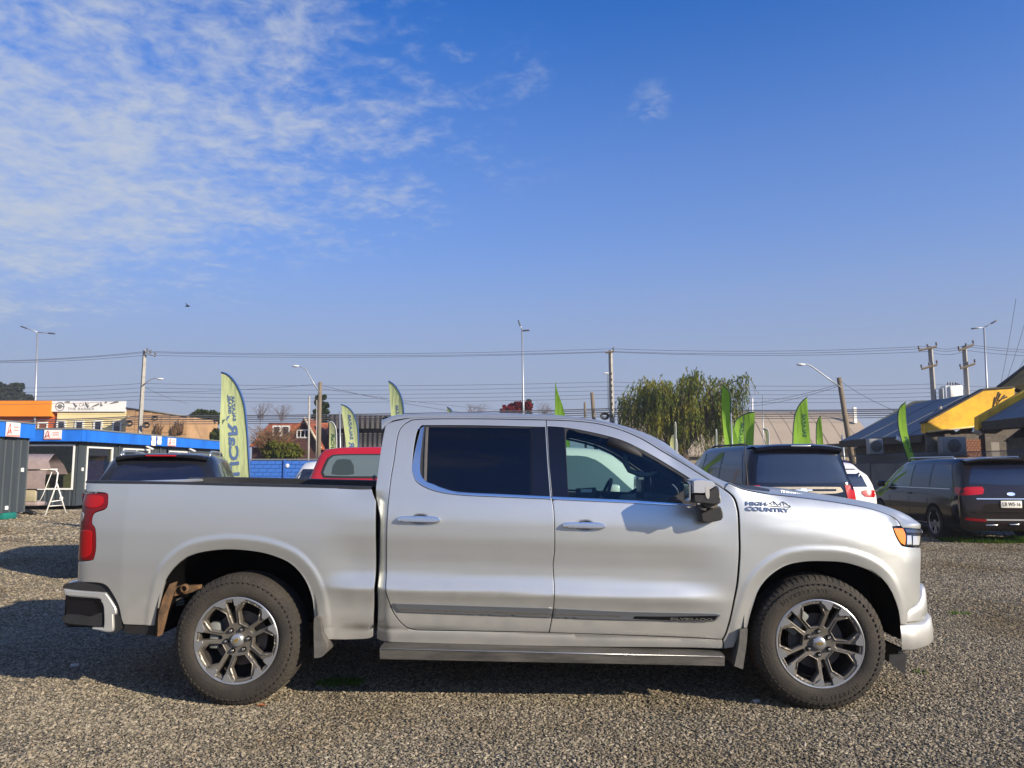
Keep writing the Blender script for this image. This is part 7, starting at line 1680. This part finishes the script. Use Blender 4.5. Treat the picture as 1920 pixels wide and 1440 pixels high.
# willow
DW = 48.0; wc = at(1282, 875, DW); wz = lambda v: at(1282, v, DW).z; mpp = DW / F
wlw = thing('willow_tree', 'large weeping willow with yellow green hanging strands behind the truck', 'tree', (wc.x, DW, 0))
mb = MB(); mb.tube([(0, 0, 0), (.1, 0, 1.5), (.0, 0, 2.6)], [.4, .33, .28], n=10)
rng = np.random.RandomState(5); tips = []
SKY = [(1162, 758), (1172, 742), (1184, 744), (1196, 716), (1206, 706), (1222, 716), (1236, 722), (1248, 709), (1258, 714), (1264, 738), (1272, 706), (1280, 728), (1292, 700), (1300, 697), (1312, 714), (1326, 726), (1338, 715), (1350, 728), (1362, 712), (1376, 708), (1388, 716), (1400, 752)]
for k in range(96):
    u = rng.uniform(1175, 1388); vt = np.interp(u, [s[0] for s in SKY], [s[1] for s in SKY]) + (abs(rng.normal(0, 22)) if k < 60 else rng.uniform(20, 75)) + 3
    p = Vector(((u - 1282) * mpp, rng.uniform(-2.6, 2.6), at(u, vt, DW).z)); tips.append(p); a = Vector((0, 0, 2.4)); m_ = Vector((p.x * .45, p.y * .5, p.z * .80)); mb.tube([a, a.lerp(m_, .5) + Vector((rng.normal(0, .15), 0, .1)), m_, p.lerp(m_, .3) + Vector((0, 0, .12)), p], [.13, .09, .06, .035, .015], n=5)
mb.build('trunk', M_BARK, wlw)
P = []; Dd = []
for p in tips:
    for s_ in range(rng.randint(10, 17)):
        st = p + Vector((rng.normal(0, .32), rng.normal(0, .40), rng.normal(0, .18))); Lh = rng.uniform(.8, 2.8); ox, oy = rng.normal(0, .14, 2)
        for t in np.linspace(0, 1, int(Lh * 17)):
            z = st.z - Lh * t ** 1.3 + .12 * math.sin(t * 3)
            if z < .6: break
            P.append((st.x + ox * t * 2 + rng.normal(0, .035), st.y + oy * t * 2 + rng.normal(0, .035), z)); Dd.append((ox, oy, -1.0))
leaves(P, .052, M_WILLOW, 'crown', wlw, asp=3.4, droop=Dd)
def blob_tree(name, label, cat, u, v_top, u0, u1, D, m, v_base=None, dens=900, size=.14, clumps=14, asp=1.6, twigs=False, seed=1):
    rg = np.random.RandomState(seed); c_ = at(u, 875, D); zt = at(u, v_top, D).z; k = D / F; zb = 0.5 if v_base is None else at(u, v_base, D).z; hw = (u1 - u0) / 2 * k; cxo = ((u0 + u1) / 2 - u) * k
    e = thing(name, label, cat, (c_.x, D, 0)); mb = MB(); mb.tube([(0, 0, 0), (0, 0, max(.4, zb + (zt - zb) * .3))], [.05 * zt ** .7 + .03, .05], n=7); P = []
    for i in range(clumps):
        t = rg.uniform(.12, .95); z = zb + (zt - zb) * t; w = hw * (1 - .55 * abs(t - .45) ** 1.2); q = Vector((cxo + rg.uniform(-1, 1) * w * .8, rg.uniform(-1, 1) * w * .8, z)); r_ = rg.uniform(.16, .34) * min(hw, zt - zb) + .1
        mb.tube([(0, 0, zb * .5 + .2), Vector((q.x * .4, q.y * .4, (z + zb) / 2)), q], [.05, .035, .012], n=5)
        g = rg.normal(size=(int(dens / clumps), 3)); g /= np.linalg.norm(g, axis=1)[:, None]; g *= (rg.uniform(.2, 1, (len(g), 1)) ** .5) * r_
        g[:, 2] *= .8; g += np.array(q); P.append(g)
    mb.build('trunk', M_BARK, e); P = np.concatenate(P); P[:, 2] = np.minimum(np.maximum(P[:, 2], .1), zt); leaves(P, size, m, 'crown', e, asp=asp); return e
blob_tree('evergreen_tree', 'dark evergreen tree between the tan building and tall flag', 'tree', 385, 768, 350, 425, 64, M_DKLEAF, dens=5000, size=.22, clumps=30, seed=3)
blob_tree('distant_tree', 'hazy grey green trees far off at the left edge', 'tree', 15, 719, -30, 44, 170, M_GREYTREE, v_base=760, dens=5200, size=.7, clumps=34, seed=4)
blob_tree('cypress_tree', 'slim dark cypress behind the wooden pole', 'tree', 597, 738, 585, 611, 66, M_DKLEAF, v_base=800, dens=2600, size=.2, clumps=26, seed=6)
blob_tree('shrub', 'green yellow shrub in front of the red roofed house', 'shrub', 530, 832, 492, 562, 44, M_BUSHG, v_base=868, dens=2200, size=.12, clumps=30, asp=3.0, seed=7)
blob_tree('red_leaved_tree', 'small tree with dark red leaves behind the truck roof', 'tree', 972, 756, 938, 1000, 70, M_REDLEAF, v_base=785, dens=2200, size=.2, clumps=18, seed=8)
blob_tree('small_evergreen', 'small dark evergreen beside the red leaved tree', 'tree', 993, 748, 986, 1000, 72, M_DKLEAF, v_base=785, dens=700, size=.2, clumps=10, seed=9)
def twig_bush(name, label, u, v_top, u0, u1, v_base, D, n, m, r=.012, seed=1, up=1.0):
    rg = np.random.RandomState(seed); c_ = at(u, 875, D); k = D / F; zt = at(u, v_top, D).z; zb = at(u, v_base, D).z; e = thing(name, label, 'bush' if 'bush' in name else 'tree', (c_.x, D, 0)); mb = MB(); mb.tube([(0, 0, 0), (0, 0, max(.3, zb))], [.08, .04], n=6)
    for i in range(n):
        a = Vector((rg.normal(0, .15) * (u1 - u0) * k * .5, rg.normal(0, .2), max(.1, zb + rg.uniform(-.1, .5) * (zt - zb) * .5)))
        b = Vector((((u0 + u1) / 2 - u + rg.uniform(-.5, .5) * (u1 - u0)) * k, rg.normal(0, .8), zb + (zt - zb) * rg.uniform(.35, 1.0) ** .8)); m_ = a.lerp(b, .5) + Vector((rg.normal(0, .15), rg.normal(0, .15), .18 * up)); mb.tube([a, m_, b], [r * 2, r * 1.4, r * .6], n=3, cap=False)
        for j in range(3):
            s_ = m_.lerp(b, rg.uniform(0, .8)); q = s_ + Vector((rg.normal(0, .28), rg.normal(0, .28), rg.uniform(.0, .45) * up)); mb.tube([s_, q], [r, r * .4], n=3, cap=False)
    mb.build('branches', m, e, fix=False); return e
twig_bush('bare_bush', 'tangled bare brown bush in front of the red roofed house', 508, 795, 468, 556, 862, 45, 190, M_TWIG, r=.012, seed=2, up=.6)
M_THIN = mat('bare grey twigs', (.16, .12, .11), rough=.9)
for lab, u, vt, u0, u1, seed in (('bare winter tree behind the red roof near the tall flag', 485, 752, 468, 512, 11), ('bare winter tree over the middle of the red roof', 525, 758, 505, 548, 12), ('bare winter tree behind the cab roof spoiler end', 890, 755, 870, 925, 13), ('bare winter tree left of the sharp green flag', 1022, 750, 1005, 1038, 14)):
    twig_bush('bare_tree', lab, u, vt, u0, u1, 790, 80, 34, M_THIN, r=.010, seed=seed)
# ---- bird
bp_ = at(352, 574, 45); mb = MB(); mb.lathe([(0, -.16), (.05, -.05), (.045, .06), (0, .2)], n=8, M=Matrix.Rotation(R(90), 4, 'Z')); mb.add([(-.04, .02, .02), (.06, .02, .02), (.0, .42, .14), (-.04, -.02, .02), (.06, -.02, .02), (.0, -.42, .14)], [(0, 1, 2), (3, 5, 4)]); o = mb.build('bird', M_INK); o.location = bp_; tag(o, 'small dark bird flying in the sky at left', 'bird')
# ================================================================== ground: gravel sheet, loose stones, weeds
def gravel_mat(name, base=False):
    m = bpy.data.materials.new(name); m.use_nodes = True; t = m.node_tree; b = t.nodes['Principled BSDF']; n = NT(t); b.inputs['Roughness'].default_value = .95; b.inputs['Specular IOR Level'].default_value = .2
    tcn = n('ShaderNodeTexCoord')
    vo = n('ShaderNodeTexVoronoi'); vo.inputs['Scale'].default_value = 52.0; vo.inputs['Randomness'].default_value = 1.0; t.links.new(tcn.outputs['Object'], vo.inputs['Vector'])
    sx = n('ShaderNodeSeparateColor'); t.links.new(vo.outputs['Color'], sx.inputs[0])
    big = n('ShaderNodeTexNoise'); big.inputs['Scale'].default_value = .45; big.inputs['Detail'].default_value = 6; big.inputs['Roughness'].default_value = .6; t.links.new(tcn.outputs['Object'], big.inputs['Vector'])
    c = ramp(t, sx.outputs[0], [(0, (.07, .063, .052)), (.3, (.135, .121, .099)), (.6, (.195, .176, .143)), (.85, (.26, .236, .197)), (1, (.34, .31, .27))])
    tintc = ramp(t, big.outputs[0], [(.32, (.86, .78, .60)), (.5, (1, .96, .85)), (.7, (1.05, 1.0, .88))])
    mx = n('ShaderNodeMix'); mx.data_type = 'RGBA'; mx.blend_type = 'MULTIPLY'; mx.inputs[0].default_value = 1.0; t.links.new(c, mx.inputs[6]); t.links.new(tintc, mx.inputs[7]); t.links.new(mx.outputs[2], b.inputs['Base Color'])
    v2 = n('ShaderNodeTexVoronoi'); v2.inputs['Scale'].default_value = 52.0; v2.feature = 'SMOOTH_F1'; v2.inputs['Smoothness'].default_value = .2; t.links.new(tcn.outputs['Object'], v2.inputs['Vector'])
    inv = math_node(t, 'SUBTRACT', 1.0, v2.outputs['Distance'])
    no = n('ShaderNodeTexNoise'); no.inputs['Scale'].default_value = 7; no.inputs['Detail'].default_value = 5; t.links.new(tcn.outputs['Object'], no.inputs['Vector'])
    hgt = math_node(t, 'ADD', inv, math_node(t, 'MULTIPLY', no.outputs[0], 1.2))
    bp = n('ShaderNodeBump'); bp.inputs['Strength'].default_value = 1.0; bp.inputs['Distance'].default_value = .018; t.links.new(hgt, bp.inputs['Height']); t.links.new(bp.outputs[0], b.inputs['Normal'])
    return m
M_GRAVEL = gravel_mat('gravel ground')
mb = MB(); 
xs = [-600, -60, -20, -8, 8, 20, 60, 600]; ys = [-300, -20, 2, 14, 40, 120, 1200]
mb.grid([[Vector((x, y, 0)) for x in xs] for y in ys], smooth=False); struct(mb.build('ground', M_GRAVEL, None))
M_STONE = bpy.data.materials.new('loose stone'); M_STONE.use_nodes = True
t = M_STONE.node_tree; b = t.nodes['Principled BSDF']; n = NT(t); b.inputs['Roughness'].default_value = .9; b.inputs['Specular IOR Level'].default_value = .25
oi = n('ShaderNodeObjectInfo'); c = ramp(t, oi.outputs['Random'], [(0, (.09, .080, .064)), (.25, (.15, .134, .107)), (.5, (.21, .188, .150)), (.72, (.27, .243, .196)), (.90, (.335, .305, .25)), (.97, (.25, .19, .135)), (1, (.42, .39, .335))])
tcn = n('ShaderNodeTexCoord'); no = n('ShaderNodeTexNoise'); no.inputs['Scale'].default_value = 40; t.links.new(tcn.outputs['Object'], no.inputs['Vector'])
ge = n('ShaderNodeNewGeometry'); big = n('ShaderNodeTexNoise'); big.inputs['Scale'].default_value = .45; big.inputs['Detail'].default_value = 6; t.links.new(ge.outputs['Position'], big.inputs['Vector'])
tintc = ramp(t, big.outputs[0], [(.32, (.72, .63, .47)), (.47, (.98, .93, .82)), (.66, (1.08, 1.04, .94))])
mx = n('ShaderNodeMix'); mx.data_type = 'RGBA'; mx.blend_type = 'MULTIPLY'; mx.inputs[0].default_value = 1.0; t.links.new(c, mx.inputs[6]); t.links.new(tintc, mx.inputs[7]); t.links.new(mx.outputs[2], b.inputs['Base Color'])
def stones(name, quad, density, size, seed):
    me = bpy.data.meshes.new(name); me.from_pydata(quad, [], [(0, 1, 2, 3)]); me.materials.append(M_GRAVEL); o = link(name, me)
    g = bpy.data.node_groups.new(name, 'GeometryNodeTree'); g.interface.new_socket('Geometry', in_out='INPUT', socket_type='NodeSocketGeometry'); g.interface.new_socket('Geometry', in_out='OUTPUT', socket_type='NodeSocketGeometry')
    N = g.nodes; Lk = g.links.new; gi = N.new('NodeGroupInput'); go = N.new('NodeGroupOutput')
    dp = N.new('GeometryNodeDistributePointsOnFaces'); dp.inputs['Density'].default_value = density; dp.inputs['Seed'].default_value = seed; Lk(gi.outputs[0], dp.inputs['Mesh'])
    jn = N.new('GeometryNodeJoinGeometry'); gt = []
    gti = N.new('GeometryNodeGeometryToInstance')
    for k in range(6):
        ic = N.new('GeometryNodeMeshIcoSphere'); ic.inputs['Radius'].default_value = 1.0; ic.inputs['Subdivisions'].default_value = 2
        sp = N.new('GeometryNodeSetPosition'); po = N.new('GeometryNodeInputPosition'); nz = N.new('ShaderNodeTexNoise'); nz.noise_dimensions = '4D'; nz.inputs['W'].default_value = k * 3.7 + seed; nz.inputs['Scale'].default_value = .9; nz.inputs['Detail'].default_value = 1.0
        Lk(po.outputs[0], nz.inputs['Vector']); vm = N.new('ShaderNodeVectorMath'); vm.operation = 'SUBTRACT'; vm.inputs[1].default_value = (.5, .5, .5); Lk(nz.outputs['Color'], vm.inputs[0]); vs = N.new('ShaderNodeVectorMath'); vs.operation = 'SCALE'; vs.inputs['Scale'].default_value = 1.7; Lk(vm.outputs[0], vs.inputs[0])
        Lk(ic.outputs['Mesh'], sp.inputs['Geometry']); Lk(vs.outputs[0], sp.inputs['Offset'])
        sm = N.new('GeometryNodeSetMaterial'); sm.inputs['Material'].default_value = M_STONE; Lk(sp.outputs[0], sm.inputs['Geometry']); ss = N.new('GeometryNodeSetShadeSmooth'); ss.inputs['Shade Smooth'].default_value = False; Lk(sm.outputs[0], ss.inputs[0]); gk = N.new('GeometryNodeGeometryToInstance'); Lk(ss.outputs[0], gk.inputs[0]); gt.append(gk)
    for k in reversed(gt): Lk(k.outputs[0], jn.inputs[0])
    ip = N.new('GeometryNodeInstanceOnPoints'); Lk(dp.outputs['Points'], ip.inputs['Points']); Lk(jn.outputs[0], ip.inputs['Instance']); ip.inputs['Pick Instance'].default_value = True
    def rv(typ, lo, hi, sd):
        r = N.new('FunctionNodeRandomValue'); r.data_type = typ; r.inputs['Seed'].default_value = sd
        if typ == 'FLOAT_VECTOR': r.inputs[0].default_value = lo; r.inputs[1].default_value = hi; return r.outputs[0]
        if typ == 'INT': r.inputs[4].default_value = lo; r.inputs[5].default_value = hi; return r.outputs[2]
        r.inputs[2].default_value = lo; r.inputs[3].default_value = hi; return r.outputs[1]
    po2 = N.new('GeometryNodeInputPosition'); n2 = N.new('ShaderNodeTexNoise'); n2.inputs['Scale'].default_value = 1.3; n2.inputs['Detail'].default_value = 4; Lk(po2.outputs[0], n2.inputs['Vector'])
    ad = N.new('ShaderNodeMath'); ad.operation = 'ADD'; Lk(n2.outputs[0], ad.inputs[0]); Lk(rv('FLOAT', -.16, .16, 11), ad.inputs[1]); gt_ = N.new('ShaderNodeMath'); gt_.operation = 'GREATER_THAN'; gt_.inputs[1].default_value = .40; Lk(ad.outputs[0], gt_.inputs[0]); Lk(gt_.outputs[0], ip.inputs['Selection'])
    Lk(rv('INT', 0, 5, 3), ip.inputs['Instance Index']); Lk(rv('FLOAT_VECTOR', (-.45, -.45, 0), (.45, .45, 6.28), 4), ip.inputs['Rotation'])
    sv = N.new('ShaderNodeVectorMath'); sv.operation = 'SCALE'; Lk(rv('FLOAT_VECTOR', (.8, .45, .28), (1.5, .95, .6), 5), sv.inputs[0]); pw = N.new('ShaderNodeMath'); pw.operation = 'POWER'; pw.inputs[1].default_value = 2.2; Lk(rv('FLOAT', 0, 1, 6), pw.inputs[0])
    mr = N.new('ShaderNodeMapRange'); mr.inputs[3].default_value = size * .55; mr.inputs[4].default_value = size * 2.0; Lk(pw.outputs[0], mr.inputs[0]); Lk(mr.outputs[0], sv.inputs['Scale']); Lk(sv.outputs[0], ip.inputs['Scale'])
    Lk(ip.outputs[0], go.inputs[0]); md = o.modifiers.new('stones', 'NODES'); md.node_group = g; return struct(o, 'stuff')
stones('loose_gravel', [(-6.5, 1.4, .003), (6.5, 1.4, .003), (9.0, 8.2, .003), (-9.0, 8.2, .003)], 6600, .0062, 1)
stones('loose_gravel', [(-9.0, 8.2, .003), (9.0, 8.2, .003), (13.5, 16, .003), (-14.5, 16, .003)], 2400, .0090, 2)
stones('loose_gravel', [(-14.5, 16, .003), (13.5, 16, .003), (13.5, 28, .003), (-19, 28, .003)], 260, .022, 3)
# weeds and grass
M_GRASS = leaf_mat('grass blades', (.03, .075, .010), (.06, .13, .015), (.10, .16, .03), 2.0)
def grass(name, spots, h, seed):
    rg = np.random.RandomState(seed); mb = MB()
    for (cx, cy, rx, ry, n) in spots:
        for k in range(n):
            a, r_ = rg.uniform(0, 6.28), rg.uniform(0, 1) ** .6; x, y = cx + rx * r_ * math.cos(a), cy + ry * r_ * math.sin(a); hh = h * rg.uniform(.4, 1.2); th = rg.uniform(0, 6.28); w = .006; dx, dy = rg.normal(0, hh * .45, 2)
            mb.add([(x - w * math.cos(th), y - w * math.sin(th), 0), (x + w * math.cos(th), y + w * math.sin(th), 0), (x + dx, y + dy, hh)], [(0, 1, 2)])
    return struct(mb.build(name, M_GRASS, fix=False), 'stuff')
p = gnd(1860, 1015); grass('grass', [(p.x, p.y, 1.1, .5, 5200), (p.x + 1.5, p.y + .3, 1.0, .6, 3600)], .10, 1)
q1, q2, q3 = gnd(638, 1282), gnd(1800, 1152), gnd(1725, 1262); grass('weeds', [(q1.x, q1.y, .18, .10, 420), (q2.x, q2.y, .12, .07, 90), (q3.x, q3.y, .08, .05, 22)], .035, 2)
# oddments lying on the gravel
M_PAPER = mat('pale scrap', (.38, .365, .34), rough=.9)
for (u, v, w_, lab, cat) in ((140, 1251, .04, 'flat pale stone in the shadow left of the rear bumper', 'stone'), (1421, 1329, .0, '', ''), (1418, 1318, .028, 'pale sliver of paper in the shadow by the front tyre', 'paper scrap')):
    if not w_: continue
    p = gnd(u, v); mb = MB(); mb.box((0, 0, .014), (w_ * 1.6, w_, .02), bev=.006); o = mb.build('pale_stone' if cat == 'stone' else 'paper_scrap', M_PAPER, auto=40); o.location = p; o.rotation_euler = (0, 0, .4); tag(o, lab, cat)
p = gnd(489, 1327); mb = MB(); mb.add([(-.035, 0, .012), (0, -.018, .022), (.04, 0, .014), (0, .02, .024), (0, 0, .012)], [(0, 1, 4), (1, 2, 4), (2, 3, 4), (3, 0, 4)]); o = mb.build('fallen_leaf', mat('rust leaf', (.30, .10, .04), rough=.8)); o.location = p; tag(o, 'rust brown fallen leaf beside the rear tyre', 'leaf')
# ================================================================== thin air haze
hz = bpy.data.materials.new('air haze'); hz.use_nodes = True; t = hz.node_tree; t.nodes.clear(); n = NT(t)
pv = n('ShaderNodeVolumePrincipled'); pv.inputs['Color'].default_value = (.86, .90, 1.0, 1); pv.inputs['Density'].default_value = .0007; pv.inputs['Anisotropy'].default_value = .2
o = n('ShaderNodeOutputMaterial'); t.links.new(pv.outputs[0], o.inputs['Volume'])
mb = MB(); mb.box((0, 450, 6.5), (1240, 1540, 15.0)); struct(mb.build('haze', hz), 'stuff')
